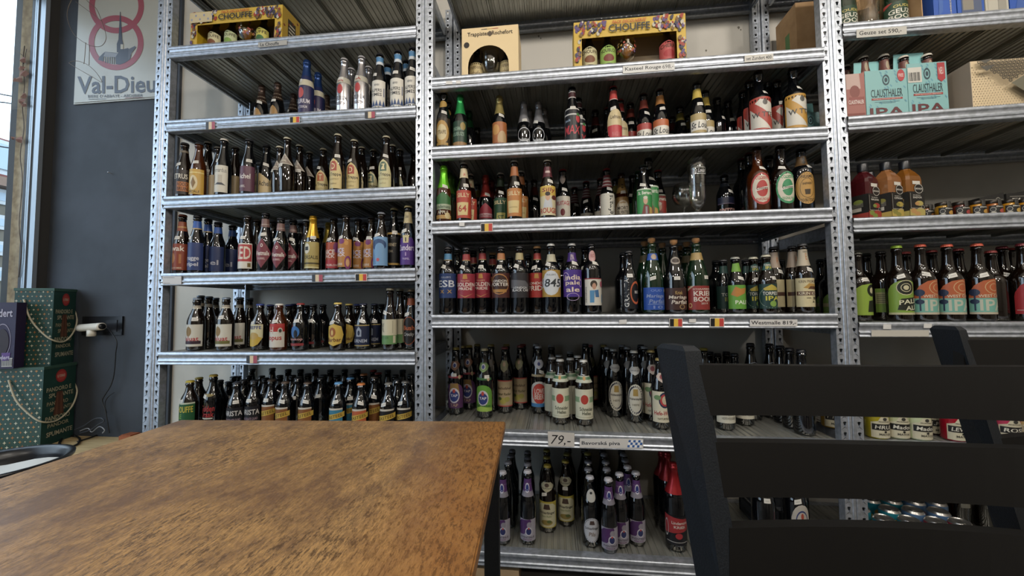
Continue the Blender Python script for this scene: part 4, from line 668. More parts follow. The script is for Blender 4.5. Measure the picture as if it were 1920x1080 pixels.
D_('limg', 'dark bottle with tall lime label', 'dk', '3a3a3c', (.04, .44, 1.3, [S_('arch', '6d9440'), ('R', -1, .42, 1, .56, 'b0a880')]), st=0)
# -- middle rack, fifth shelf
def ts(k, desc, c, capc, L, nk, strap='8a3038'): D_(k, desc, 'dk', capc, (.10, .48, 1.3, [S_('arch', c)]+L), (.66, .80, 1.2, [S_('drop', nk), ('E', 0, .6, .34, .3, 'b9b4bc'), ('E', 0, .56, .22, .2, '2c3a78')]), back=[(.55, .585, 1.2, [('R', -1, 0, 1, 1, strap), ('E', .6, .5, .16, .9, 'b5a078')])])
TSL = [('E', 0, .5, .56, .3, 'c0bcc4'), ('E', 0, .48, .46, .22, '2c3a78'), ('E', 0, .68, .14, .08, 'b04034'), T(0, .5, .7, .1, 'TAP', 'd8d4d8')]
ts('tap5', 'gold-capped bottle with purple portrait label', '53305a', 'a8964c', [('P', [(-.6, .5), (.6, .5), (.4, .98), (-.4, .98)], '8a6a34')]+TSL+[T(0, .12, .8, .12, 'TAP', 'a88a70')], '7a5038')
ts('tap4', 'bottle with vivid green meadow label', '5f9a2c', '8a8468', TSL+[T(0, .22, 1.5, .12, 'Hefeweisse', '2c5a24'), ('P', [(-1, 0), (1, 0), (1, .12), (-.2, .2), (-1, .06)], '94b840')], '6d8a4c', '3c6a3c')
ts('tap7', 'white-capped bottle, round red badge on white', 'c4c4c0', 'b0b4bc', [('E', 0, .52, .74, .4, 'b83a2c'), T(0, .62, 1.0, .2, 'LOVE', 'd0c4b8'), T(0, .40, 1.0, .2, 'BEER', 'd0c4b8'), ('R', -1, 0, 1, .14, '3a7ab0')], 'b9bcc4', 'b5a27c')
D_('bis', 'bottle with tan hop label and leaf collar', 'dk', '8a4a48', (.10, .50, 1.4, [S_('rect', 'a89472'), ('R', -1, .96, 1, 1, 'a83c38'), ('R', -1, 0, 1, .04, 'a83c38'), T(0, .70, 1.4, .1, 'Bischofshof', '4a3424'), T(0, .48, 1.4, .1, 'Natur Radler', '4a4424', 'i'), ('E', -.1, .22, .34, .12, 'a8a044'), ('E', .3, .28, .26, .1, '9c9440'), ('E', -.4, .3, .2, .06, '4c5c2c')]), (.62, .80, .9, [S_('drop', '7d7c58'), ('E', 0, .7, .3, .2, 'a88a6c')]), st=0)
D_('tapb', 'dark bottle with gold cap behind others', 'dk', '8a7c48', None, (.66, .78, 1.1, [S_('drop', '4a4034')]), st=0)
D_('tapw', 'dark bottle with pale cap behind others', 'dk', '8a8c8e', None, (.66, .80, 1.1, [S_('drop', '6d6c6a')]), st=0)
D_('schn', 'white-collared bottle with white and green label', 'br', 'b4b4b0', (.10, .56, 1.45, [S_('rect', 'c9c7ae'), ('R', -1, .56, 1, .74, '7d9a74'), ('E', 0, .66, .42, .22, 'c9c7ae'), ('E', 0, .66, .30, .16, 'b0382c'), T(.15, .34, 1.1, .12, 'Schneider', '3c4434'), T(.15, .2, .7, .11, 'Helles', '3c4434'), ('R', -1, .06, 1, .08, 'a8a890')]), (.66, .76, 3.0, [('R', -1, 0, 1, 1, 'b9bca8'), ('R', -1, .45, 1, .85, '4f7a54'), ('E', 0, .65, .07, .3, 'b8863c')]), st=0)
D_('schb', 'pale-capped bottle with green ringed collar behind', 'br', '9a9a98', (.10, .56, 1.45, [S_('rect', 'a9a792')]), (.66, .76, 3.0, [('R', -1, 0, 1, 1, '9aa08c'), ('R', -1, .45, 1, .85, '4a6a4c')]), st=0)
D_('weih', 'bottle with white oval crest label', 'dk', 'a8a8a2', (.10, .54, 1.0, [S_('oval', 'c4c0b0'), ('O', 0, .5, .92, .46, .14, '23283c'), ('P', [(-.3, .62), (.3, .62), (.26, .84), (-.26, .84)], 'a08440'), T(0, .52, 1.5, .1, 'Weihenstephan', '2c2c30'), T(0, .34, .8, .06, 'HEFE', '6d6858')]), (.66, .78, 1.1, [S_('drop', 'a8a8a4'), T(0, .55, 1.3, .16, 'Weihen', '5d5c60')]), st=0)
D_('paul', 'bottle with white label and round portrait badge', 'dk', '8a7a4c', (.10, .54, 1.35, [S_('rect', 'cdc6ac'), ('E', .1, .72, .5, .26, '2c3450'), ('E', .1, .72, .40, .20, 'b0383c'), ('E', .1, .72, .24, .14, 'c4b094'), ('E', -.5, .8, .3, .08, '6a8a5c'), T(0, .3, 1.6, .14, 'Hefe-Weiss', 'a8383c', 'i'), T(0, .12, 1.0, .06, 'NATURTRUB', '55503c')]), (.66, .80, 1.0, [S_('drop', 'b9a89c'), ('E', 0, .6, .4, .26, '8a3a40')]), st=0)
D_('hefw', 'dark bottle, cream label base showing', 'dk', '8a8a88', (.12, .60, 1.4, [S_('rect', 'c6c2b0'), T(0, .16, 1.1, .09, 'HEFEWEISSBIER', '5d5a50'), T(0, .3, 1.2, .1, 'FRANZISKAN', '5d5a50')]), st=0)
D_('duve', 'dark bottle with arched shoulder label', 'dk', '1b1b1f', None, (.66, .76, 1.2, [('O', 0, -.1, .95, 1.05, .06, '9aa0a8'), T(0, .5, .9, .2, 'GRIMB', '7d828c')]), st=0)
# -- middle rack, bottom shelf
D_('aven', 'silver-capped bottle with purple and silver label', 'dk', 'a4a2a8', (.06, .36, 1.3, [('S', 'round', 'a09ca8'), ('P', [(-1, .25), (-.3, .3), (.4, .9), (.3, 1), (-.6, .96), (-1, .8)], '4f2c60'), ('E', .2, .74, .24, .14, '8f8a94'), ('E', .15, .45, .34, .2, 'c0bcc4'), ('E', .15, .44, .26, .15, '2c3464'), ('E', .15, .58, .08, .05, 'b04038'), T(0, .18, 1.4, .1, 'AVENTINUS', '4f4458'), T(0, .07, .9, .07, 'EISBOCK', '6d4468')]), (.66, .90, 1.5, [('R', -1, .0, 1, 1, '84808c'), ('R', -1, .3, 1, 1, '55336a'), ('E', 0, .5, .34, .28, 'c0bcc8'), ('E', 0, .5, .24, .2, '2c3a78')]), st=0)
D_('aveb', 'silver-capped bottle in the receding rows', 'dk', '7c7c84', None, None, st=0)
D_('schi', 'gold-capped bottle with yellow-framed crest label', 'br', '8f7f30', (.08, .48, 1.4, [S_('rect', 'b0a02c'), ('P', [(-.85, .1), (-.6, .03), (.6, .03), (.85, .1), (.85, .8), (.5, .93), (-.5, .93), (-.85, .8)], 'c4bf9c'), ('P', [(-.3, .7), (.3, .7), (.2, .9), (-.2, .9)], '4c3a30'), T(0, .56, 1.5, .13, 'Schierlinger', '2f2c28'), T(0, .44, .9, .07, 'Natur-Radler', '5d7a34', 'n'), ('E', 0, .2, .5, .1, '94803c'), ('E', .2, .24, .2, .06, '5d6a34')]), (.62, .76, 1.25, [S_('drop', 'aba68a'), ('E', 0, .7, .3, .2, '4c3a30'), T(0, .4, 1.2, .16, 'Schierl', '3f3a30')]))
D_('yelb', 'bottle with yellow-green cap in receding rows', 'br', '7d7330', None, None, st=0)
D_('pils', 'bottle with white oval pilsner label and medallion', 'dk', 'a8a8b0', (.08, .44, 1.0, [S_('oval', 'b9bac0'), ('O', 0, .5, .96, .48, .07, '6d6c74'), ('P', [(-.3, .72), (.3, .72), (.2, .88), (-.2, .88)], '4c3a34'), T(0, .56, 1.6, .13, 'Schierlinger', '2c2c30'), T(0, .34, .7, .16, 'Pils', '7d6c5c', 'i')]), (.66, .84, .8, [S_('oval', 'b4b2ac'), ('E', 0, .68, .3, .1, '2c2c30')]), st=0)
D_('kri2', 'red foil bottle with red cherry label', 'dk', '8f2428', (.08, .42, 1.3, [S_('rect', '15151a'), ('P', [(-1, 1), (1, .86), (1, .5), (-1, .36)], 'a02c30'), ('O', -.8, .55, .16, .3, .2, 'b0aca8'), T(.2, .76, 1.2, .1, 'Lindemans', 'ccc4bc'), T(.2, .62, .9, .09, 'KRIEK', 'ccc4bc'), ('E', .1, .32, .26, .1, 'a82c34'), ('R', -.8, .1, .8, .12, 'b0aca8')]), None, (.66, '942428'), st=0)
D_('kri3', 'tall red foil bottle behind', 'dk', '8f2428', None, None, (.66, '842024'), st=0)
D_('blab', 'dark bottle with blue and white label', 'dk', '1d1d22', (.08, .44, 1.3, [S_('rect', '2f6a94'), ('R', -1, .4, 1, .75, 'bdbdb4'), T(0, .58, .9, .14, 'Hell', '3c3c40')]), st=0)
D_('bigo', 'large dark bottle with round white label', 'dk', '1d1d20', (.16, .60, .9, [S_('oval', 'bfb8ac'), ('O', 0, .55, .6, .3, .14, '2c3c74'), ('E', 0, .7, .14, .08, 'b04a34')]))
D_('bigp', 'large plain dark bottle, price sticker', 'dk', '1d1d20', None)
# -- chair-side rack
D_('clau', 'white-capped bottle with rose-brown neck', 'br', 'cdc6b8', (.06, .50, 1.3, [S_('rect', 'b0887c')]), nb(.72, .92, '6d4038', ('E', 0, .55, .12, .34, 'a8987c'), ('R', -1, 0, 1, .22, 'b07a70')), st=0)
MC = [('E', 0, .78, .52, .22, 'c4bc94'), ('E', 0, .78, .48, .2, '23261c'), ('O', 0, .78, .3, .125, .14, 'c4bc94'), ('E', 0, .78, .16, .07, 'c4bc94')]
D_('mpal', 'lime-capped bottle with lime green ale label', 'br', '7d9a2c', (.09, .54, 1.4, [S_('arch', '7a9c2c')]+MC+[('P', [(-.5, .14), (.7, .10), (.9, .52), (-.3, .46)], '23261c'), T(.15, .38, 1.1, .13, 'PALE', 'cfcca8', '', .06), T(.3, .2, .8, .13, 'ALE', 'cfcca8', '', .06), ('R', -1, 0, 1, .06, 'b9b488')]))
D_('mpab', 'dark bottle with side of green label', 'br', '2c2c2c', (.12, .46, 1.2, [S_('rect', '6d8f2c'), ('R', -1, .36, 1, .84, '9a9a68')]+[('R', -.9, .4+.08*i, .8, .43+.08*i, '5d5d40') for i in range(5)]), st=0)
D_('mpac', 'bottle with partly hidden lime label near post', 'br', '3c3c34', (.09, .54, 1.4, [S_('archl', '8aa82c')]+[('E', .4, .78, .4, .2, '23261c'), ('E', .4, .78, .2, .1, 'c4bc94'), ('P', [(0, .1), (.9, .1), (.9, .5), (.1, .45)], '23261c')]))
def wc(k, desc, c, L): D_(k, desc, 'br', 'b8523c', (.09, .54, 1.45, [S_('archl', c), ('E', .25, .76, .5, .2, 'c4a070'), ('E', .25, .76, .46, .18, c), ('O', .25, .76, .28, .11, .16, 'c4a070')]+L))
wc('wcip', 'orange-capped bottle with sunset palm label', 'b0582c', [('R', -1, .06, 1, .46, '6aa898'), ('R', -1, 0, 1, .06, 'b9ac94'), T(.2, .52, 1.5, .08, 'WEST COAST', 'd0bfa4'), T(.2, .26, 1.4, .32, 'IPA', 'b5b8a4'), ('E', -.72, .62, .26, .1, '23304a'), ('R', -.74, .1, -.66, .6, '23304a'), ('E', -.72, .36, .22, .07, '23304a')])
wc('urip', 'dark-capped bottle with bright red label', '9c1f24', [T(.2, .54, 1.2, .13, 'URBAN', 'd4c8bc'), T(.15, .3, 1.4, .3, 'IPA', 'd4c8bc'), ('R', -.9, .1, .9, .12, 'c49a94')]); DS['urip']['cap'] = '6d2a30'
D_('mred', 'dark bottle with muted red cap behind', 'br', '8a3a38', st=0)

ORD = 'first second third fourth fifth sixth seventh eighth ninth tenth eleventh twelfth thirteenth fourteenth fifteenth sixteenth seventeenth eighteenth nineteenth twentieth'.split()+['twenty-'+o for o in 'first second third fourth fifth sixth seventh eighth ninth'.split()]
NUM = 'zero one two three four five six seven eight nine ten'.split()
SHN = {1: 'top', 2: 'second', 3: 'third', 4: 'fourth', 5: 'fifth', 6: 'bottom'}
RN = {'L': 'window-side', 'M': 'middle', 'R': 'chair-side'}
PLACED = {}; DBG = 0
def solve_X(u, n, px, Y, h):
    lo, hi = -2.5, 3.5
    for _ in range(26):
        m = (lo+hi)/2
        if proj(uf(u, m, Y, shz(u, n, m)+h*.5))[0] < px: lo = m
        else: hi = m
    return lo
def shelf(u, n, rows, name='beer_bottle', noun='bottle'):
    """rows: 'px ytop kind design depth rot' ; depth: '-' solve from the cap height, number = cm behind the lip, bNNN = base row in the photo"""
    D = DEP[u]; ent = []
    for ln in rows.strip().split('\n'):
        for it in ln.split(';'):
            q = it.split()
            if not q: continue
            px, yt, kd, ds = float(q[0]), float(q[1]), q[2], q[3]; dp = q[4] if len(q) > 4 else '-'; rot = float(q[5]) if len(q) > 5 else None
            h0, R = KIND[kd][:2]
            if dp == '-':
                lo, hi = R+.012, D-R
                up = proj(uf(u, .5, .4, shz(u, n, .5)+h0))[1] > proj(uf(u, .5, .05, shz(u, n, .5)+h0))[1]
                for _ in range(24):
                    m = (lo+hi)/2; X = solve_X(u, n, px, m, h0); y = proj(uf(u, X, m, shz(u, n, X)+h0))[1]
                    if (y < yt) == up: lo = m
                    else: hi = m
                Y = lo
            elif dp[0] == 'b':
                yb = float(dp[1:]); lo, hi = R+.01, D-R
                for _ in range(24):
                    m = (lo+hi)/2; X = solve_X(u, n, px, m, 0); y = proj(uf(u, X, m-R, shz(u, n, X)))[1]
                    if y > yb: lo = m
                    else: hi = m
                Y = lo
            else: Y = max(R+.012, float(dp)/100)
            ent.append([Y, px, yt, kd, ds, rot])
            if dp[0] == 'b' and DBG: print('DEPTH', u, n, px, ds, round(Y, 3))
    ent.sort(key=lambda e: e[0]); pl = PLACED.setdefault((u, n), []); out = []
    for Y, px, yt, kd, ds, rot in ent:
        h0, R = KIND[kd][:2]; best = None
        for step in [0]+[s*k*.004 for k in range(1, 60) for s in (1, -1)]:
            Yc = Y+step
            if Yc < R+.010 or Yc > D-R+.02: continue
            X = solve_X(u, n, px, Yc, h0*.9)
            if u == 'L' and not (INN['L'][0]+R < X < INN['L'][1]-R+.002): X = min(max(X, INN['L'][0]+R), INN['L'][1]-R)
            if u == 'M': X = min(max(X, INN['M'][0]+R+.0), INN['M'][1]-R)
            if u == 'R': X = max(X, INN['R'][0]+R)
            if all((X-a)**2+(Yc-b)**2 > (R+r+.0008)**2 for a, b, r in pl): best = (X, Yc); break
        if best is None: print('DROPPED', u, n, px, yt, ds); continue
        X, Yc = best; z = shz(u, n, X)
        lo, hi = h0*.84, h0*1.16
        for _ in range(20):
            m = (lo+hi)/2
            if proj(uf(u, X, Yc, z+m))[1] > yt: lo = m
            else: hi = m
        pl.append((X, Yc, R)); out.append((X, Yc, z, lo, kd, ds, px, rot))
    out.sort(key=lambda e: e[6]); cnt = {}
    for e in out: d = DS[e[5]]['desc']; cnt[d] = cnt.get(d, 0)+1
    seen = {}; sh = '%s rack %s shelf' % (RN[u], SHN[n])
    for X, Yc, z, h, kd, ds, px, rot in out:
        d = DS[ds]; desc = d['desc']; c = cnt[desc]; i = seen.get(desc, 0); seen[desc] = i+1
        lab = ('%s, %s' % (desc, sh)) if c == 1 else ('%s, %s from window, %s' % (desc, ORD[i], sh))
        g = None if c == 1 else ('%s, %s' % (desc, sh))
        p = uf(u, X, Yc, z); nm = name if kd != 'ch' else 'corked_bottle'
        t = thing(nm, lab, 'bottle', p, UNIT[u][1]+(math.radians(rot) if rot is not None else random.uniform(-.12, .12)), g)
        t.scale = (1, 1, h/KIND[kd][0])
        ob('bottle_glass', body_mesh(kd, d['glass']), t)
        if d['foil']: ob('foil', foil_mesh(kd, *d['foil']), t)
        if d['cap'] and not (d['foil'] and kd != 'ch') or kd == 'ch': ob('cork' if kd == 'ch' else 'cap', cap_mesh(kd, d['cap']), t)
        if d['front']: ob('front_label', label_mesh(kd, ds, d, 'front'), t)
        if d['neck']: ob('neck_label', label_mesh(kd, ds, d, 'neck'), t)
        if d['extra']:
            for j, ex in enumerate(d['extra']): dd = {'x%d' % j: ex}; ob('neck_band', label_mesh(kd, ds, dd, 'x%d' % j), t)
        if d['st']: ob('price_sticker', stick_mesh(kd, VARS[random.randrange(len(VARS))]), t)

shelf('L', 2, '''490 161.5 tp band; 520 156 tp band; 549.5 177 tp band; 574.7 114.6 tp delir; 595.6 138 tp delir; 612 180 tp band; 645 112 tp silv; 677.6 108 tp silv; 658 130 tp silv
690.6 127 tp silv; 712 103.6 ln alp; 746 97.7 ln alp; 727 123 ln alp; 762 116 ln alp; 782 92 ln alp''')
shelf('L', 3, '''345 269.6 tp petr - 14; 372 269.6 tp gold - 10; 388.5 263 tp biere - -6; 408 277 tp tan; 419 262 tp born - -4; 440 276.5 tp tan; 466 262.6 tp achp - 12; 499 274 tp achc - 14
524 276 or orv; 538 259.4 or orv 6; 561 273 or orv; 579.6 286 or orv; 606 280 tp trT - 8; 633 253 tp trD 5; 664 263.7 tp trD; 678 277 tp trD - -25; 700 282 tp trI; 724 257 tp trI; 736 273 tp trI - -30; 750 281 tp trI - -20; 776 290 tp plb''')
shelf('L', 4, '''332 403.6 tp kwak 5 6; 354 410 tp ambn 12; 369 405 ln brug - 4; 389 411.7 ln brug; 408 417.5 ln brug2; 435 423.8 ln brug2; 463 405 tp red - 4; 481 413 tp plb; 497 400.6 ln wdub - 14; 511 415 ln pl
526 410 ln wdub - 10; 549 413.3 ln wdub - 6; 563.6 419.6 ln wtri - 5; 574 413 ln plw; 586.5 405.7 tp cors - 4; 600 428 ln pl; 615.7 418 tp gfoil; 625.5 410 ln njr; 648.5 405 ln njo; 671 411.7 ln njo - 30; 684 418 ln plb; 696 407.8 ln njo; 714.5 399.4 ln blue; 738.5 391.8 ln bgold 6; 751 417 ln pl; 765 387 ln zund 5''')
shelf('L', 5, '''347 554.7 tp mals 15 -12; 368 556.4 st mal1 6; 390.5 556.4 tp malb 16; 403 559 tp mal1 19; 423 558 st mal2 6; 449 558 tp mal2 14; 467 559 tp malb 20; 487 570.3 st bref 8; 506 571.7 st bluc 17; 523 570 st hops 5
541 571.5 st bluc 18; 551 570.3 st bluc 28; 563 569 st rood 6; 587 571 st roob 14; 605 571.4 st roob 19; 575 573 st pl 30; 633 568 st barb 6; 654 570 st barb 14; 670 570.6 st bluc 20; 681 569.6 st corn 9; 702 570 st corn 17; 715 570.6 st pl 25; 731 541.4 ln bitt 6; 749.7 542.5 ln bitt 12; 762 548.7 ln plb 24; 771 543.6 ln bush 9''')
shelf('L', 6, '''355 714 st chpa 6; 372 708 st yelc 14; 399 703 st guld 8; 411 713 st pl 15; 428 716 st bar 22; 443 717 st bar 6; 437 706 st pl 28; 446 706 st pl 36; 476 713 st bar 9; 457 712 st pl 17; 466 705 st pl 27; 472 697.8 ln pl 38
490 705 st pl 33; 497 709 st pl 20; 508 712 st kbr 9; 510 697 ln pl 38; 524 704 st pl 27; 534 716 st kbr 6; 540 694 ln pl 37; 548 704 st pl 22; 576 717 st kbr 7; 558 708 st pls 13; 563 695 ln pl 37; 577 701 st pl 26; 591 695 ln pl 38; 601 708 st pls 15; 606 703 st pl 24
619 696 ln pl 37; 634 717 st kbl 6; 632 704 st pl 22; 646 696 ln pl 38; 656.7 708 st kbl 13; 661 702 st pl 24; 670 696 ln pl 38; 676.5 719 st kor 6; 682 701 st kor 20; 700 694 ln plr 34; 702 706 st kbr 13; 709 699 st plr 27; 728 718 st kbk 6; 727 695 ln pl 37; 741 703 st pl 25; 745 711 st pl 14; 755 694 ln pl 37; 760 715 st kbk 8; 770 702 st pl 26''')
shelf('M', 2, '''825.7 174.7 ln gsw 5; 838 191.7 ln gsw; 863 180 tp gfo; 880 209.7 tp gfd; 895 241 ln plb 36; 936.8 181.7 tp gor; 982.6 192.4 tp sfo; 1010.4 193.3 tp sfo; 993 206 tp sfr; 1021 205.6 tp sfr; 1073.3 165.7 ln max; 1085 186 ln max; 1093 206 ln pl
1117 208 tp redn; 1151 164.3 tp tim; 1164 188.6 tp tim; 1140 204 tp plr; 1183 194.9 tp lour; 1208 177.5 tp lour; 1238.6 169 tp louo; 1261 220 tp redn; 1276 201 tp yeln; 1291 218 tp yeln; 1308 156.8 tp loug; 1323.5 172 tp loug; 1346 185.3 ln redl; 1367 190 ln redl
1395 172 ln witr; 1407.4 153 ln witr; 1424 134.6 co witr; 1443 142 co witr; 1459 152 ln witr; 1489 128 co wity''')
shelf('M', 3, '''825.7 312 tp appl - 8; 839 324.7 tp applb; 849 332 tp applb; 870 306.7 ln s64 5; 882 328 ln s64; 896 345.6 tp yeln; 911 329.6 tp stra; 922 338.6 tp rfo; 939 326 ln sgr - -10; 965 303 ln sor 5; 977 322 ln sor; 984 339 ln pl; 1002 338.6 tp redn; 1027 301.4 ln rous; 1056 319 tp frui
1078 352.5 tp lieb; 1100 341.4 tp lieb; 1127 335.8 tp lieb; 1138.6 317.8 tp lie - -4; 1155 336 tp yeln; 1166 326 tp mort; 1187 330 tp bergb; 1198 322.6 tp plg; 1207 311 tp berg; 1217 298 co berg; 1235 320.6 tp berr; 1359.4 329.7 st spit; 1392.8 299 co cors2; 1407 288 co cors2; 1421 277.6 co cor 6; 1444 293.6 co pl; 1465 275 co cog 6; 1504 281 en neal 7''')
shelf('M', 4, '''840 464 en esb 6; 857 470 en pl 14; 874.5 465 en gpr 6; 888 472 en gpr 15; 905 463 en gpr 6; 924 475 en lpr 16; 940 463 en por 6; 957 482 en pl 17; 974.5 462.5 en cab 6; 991 477 en pl 16; 1008 463 en lpr 9; 1034 458 en 1845 6; 1051 481 en pl 17; 1073.3 457.5 en ipal 6; 1098 464 en pls 15; 1110 457.5 en brig 7
1170 475 co pl 14; 1180 471 ln cran 6; 1210 453 ch chg 16; 1223.5 446.7 ch mblu 6 6; 1243 456 ch chp 18; 1265 450 ch mpar 7; 1275 462 ch chg 30; 1289 454 ch chg 20; 1307 446.7 ch krie 6; 1297 463 ch chp 36
1344 490 en pl 14; 1357 487.5 ln torb 8; 1380 483 ln pale 6; 1400 487.5 ln torb 14; 1414 483 ln torp 10; 1427 486 ln pl 20; 1438 479 ln torp 5; 1453 464 ln kirb 13; 1466 488 ln pl 20; 1488 462.5 ln kirb 9; 1507.5 458 ln kiri 6''')
shelf('M', 5, '''848 652 nr tap5 b778; 860 649 nr tapb 33; 868 646.5 nr tapb 41; 880 648 nr tap5 b768; 895 645.7 nr tapb 41; 909 653.6 nr tap4 b785 -5; 921 646 nr tapb 28; 947 651 nr bis b775; 950 645.7 nr tapb 37; 976 648 nr bis b768 -14; 981 645.7 nr plr 42; 1010 649 nr tap7 b776; 1006 645 nr tapw 37; 1035 647 nr tapw 35
1036 670 eu schb b783; 1051 673.7 eu schn b796; 1070 671.5 eu schb b788; 1095 675 eu schn b799; 1049 666 eu schb 30; 1070 660 eu tapw 40; 1084 667 eu schb 26; 1107 647 nr bis b764; 1099 645 nr pl 34; 1133 647 nr tapb 36; 1141 651 nr tapw 32; 1152 654.5 nr weih b783; 1168 647 nr tapw 40; 1178 651 nr tapw 28; 1190 657.7 nr weih b793
1203 647 nr pl 38; 1210 650 nr tapw 28; 1222 656.6 nr paul b791; 1238 672 nr paul b806; 1235 650 nr tapb 34; 1262 652 nr tapb 28; 1290 654 nr tapw 20
1322 653 nr plo 24; 1333 660 nr pl 33; 1347 663 nr pl 24; 1364 659.6 nr pl 26; 1379 663 nr pl 20; 1358 690 eu hefw b808; 1394 690 eu hefw b799; 1410 644 nr duve 26; 1446 645 nr duve 26; 1466 648.4 nr duve 18; 1484 653 nr duve 14; 1506 656 nr duve 8''')
shelf('M', 6, '''924 873 ln blab b1000; 943 884 ln aven b1023; 953 865.7 ln aveb 17; 958 853.7 ln aveb 26; 961 844 ln aveb 35; 990 882 ln aven b1023; 990 869 ln aveb 17; 990 857 ln aveb 25; 990 846.5 ln aveb 33; 1027 871.7 nr schi b1000; 1026 856 nr yelb 22; 1026 843 nr yelb 31; 1061 863 nr schi b988; 1064 850 nr yelb 24; 1066 841 nr pl 33
1097 841 nr pl 34; 1103 849 nr yelb 26; 1104 864 ln aveb 21; 1104 878 ln aveb 14; 1107 893 nr pils b1028; 1131 844 ln pl 34; 1134 851 ln aveb 28; 1137 864.5 ln aveb 20; 1139 878 ln aveb 12; 1142 897 ln aven b1040; 1163 887 ln aven b1030; 1167 844 ln pl 35; 1171 851 ln aveb 28; 1174 862 ln aveb 21; 1178 874 ln aven b1012; 1194 885 ln aven b1026
1243 845 bt kri3 28; 1253 846 bt kri3 20; 1266 850 bt kri2 b1037; 1432 860 bt bigp 9; 1492 850 bt bigo 10''')
shelf('R', 2, '''1589.7 109.5 ln clau 14; 1622.5 107.7 ln clau 10; 1660.6 105 ln clau 8; 1697 107.7 ln clau 8; 1741 104 ln clau 8''', 'beer_bottle')
shelf('R', 4, '''1541 487 md limg 34; 1556 484 md limg 26; 1610 474 md mpac 8; 1627.6 476 md mpac 10; 1655 472 md mpab 8; 1685 461.8 md mpal 6; 1702 473 md mred 14; 1729.7 459.4 md wcip 6; 1751 470 md mred 14; 1780 459.4 md wcip 6; 1801 467 md mred 13; 1836.6 458 md wcip 6; 1862 471 md mred 14; 1884 463 md urip 7; 1900 466 md mred 16; 1922 457.5 md urip 6''')

# ------------------------------------------------------------------ ceiling lamps
for i, (x, y, z) in enumerate(LAMPS):
    t = thing('ceiling_lamp', 'bare pendant bulb on a black cord, %s of seven above the shop floor' % ORD[i], 'lamp', (x, y, z), 0, 'pendant bulbs')
    m = MB(); m.lathe([(.02, .058), (.024, .10), (.012, .13), (.004, .14), (.004, CEIL-z-.02), (.05, CEIL-z-.015), (.05, CEIL-z)], blackm, 20); m.build('cord_and_socket', t)
    l = bpy.data.lights.new('bulb_light', 'POINT'); l.shadow_soft_size = .055; l.energy = LAMP_W; l.color = (1., .93, .84)
    o = bpy.data.objects.new('bulb_light', l); COL.objects.link(o); o.parent = t; o.location = (0, 0, 0)

# ------------------------------------------------------------------ table
def rbox(name, parent, c, half, m, bev=.003, rz=0.):
    bm = bmesh.new(); bmesh.ops.create_cube(bm, size=2); bmesh.ops.scale(bm, vec=half, verts=bm.verts)
    bmesh.ops.bevel(bm, geom=bm.edges[:], offset=bev, segments=2, affect='EDGES'); bmesh.ops.translate(bm, vec=(0, 0, 0), verts=bm.verts)
    me = bpy.data.meshes.new(name); bm.to_mesh(me); bm.free(); me.materials.append(m)
    o = ob(name, me, parent); o.location = c; o.rotation_euler = (0, 0, rz); return o
TC = ((-.545-.343)/-2+0, 0)
tfl, tfr = np.array([-.544, -.508]), np.array([.343, -.455]); ang = math.atan2(tfr[1]-tfl[1], tfr[0]-tfl[0]); tw = float(np.linalg.norm(tfr-tfl)); td = .82
org = (tfl+tfr)/2+np.array([math.sin(ang), -math.cos(ang)])*td/2
tb = thing('cafe_table', 'square rustic wood-topped table with black metal frame in the foreground', 'table', (org[0], org[1], 0), ang)
rbox('tabletop', tb, (0, 0, .739), (tw/2, td/2, .011), wood, .0025)
m = MB()
for sx in (-1, 1): m.box(sx*(tw/2-.025)-.0125, sx*(tw/2-.025)+.0125, -td/2+.02, td/2-.02, .698, .7275, blackm)
for sy in (-1, 1): m.box(-tw/2+.0125, tw/2-.0125, sy*(td/2-.03)-.0125, sy*(td/2-.03)+.0125, .698, .7275, blackm)
m.build('frame', tb)
for sx in (-1, 1):
    for sy in (-1, 1):
        m = MB(); cx, cy = sx*(tw/2-.032), sy*(td/2-.045); m.box(cx-.018, cx+.018, cy-.018, cy+.018, .012, .699, blackm); lg = m.build('leg', tb)
        m = MB(); m.lathe([(0, 0), (.014, 0), (.016, .012), (0, .012)], blackp, 12, c=(cx, cy, 0)); m.build('foot', lg)

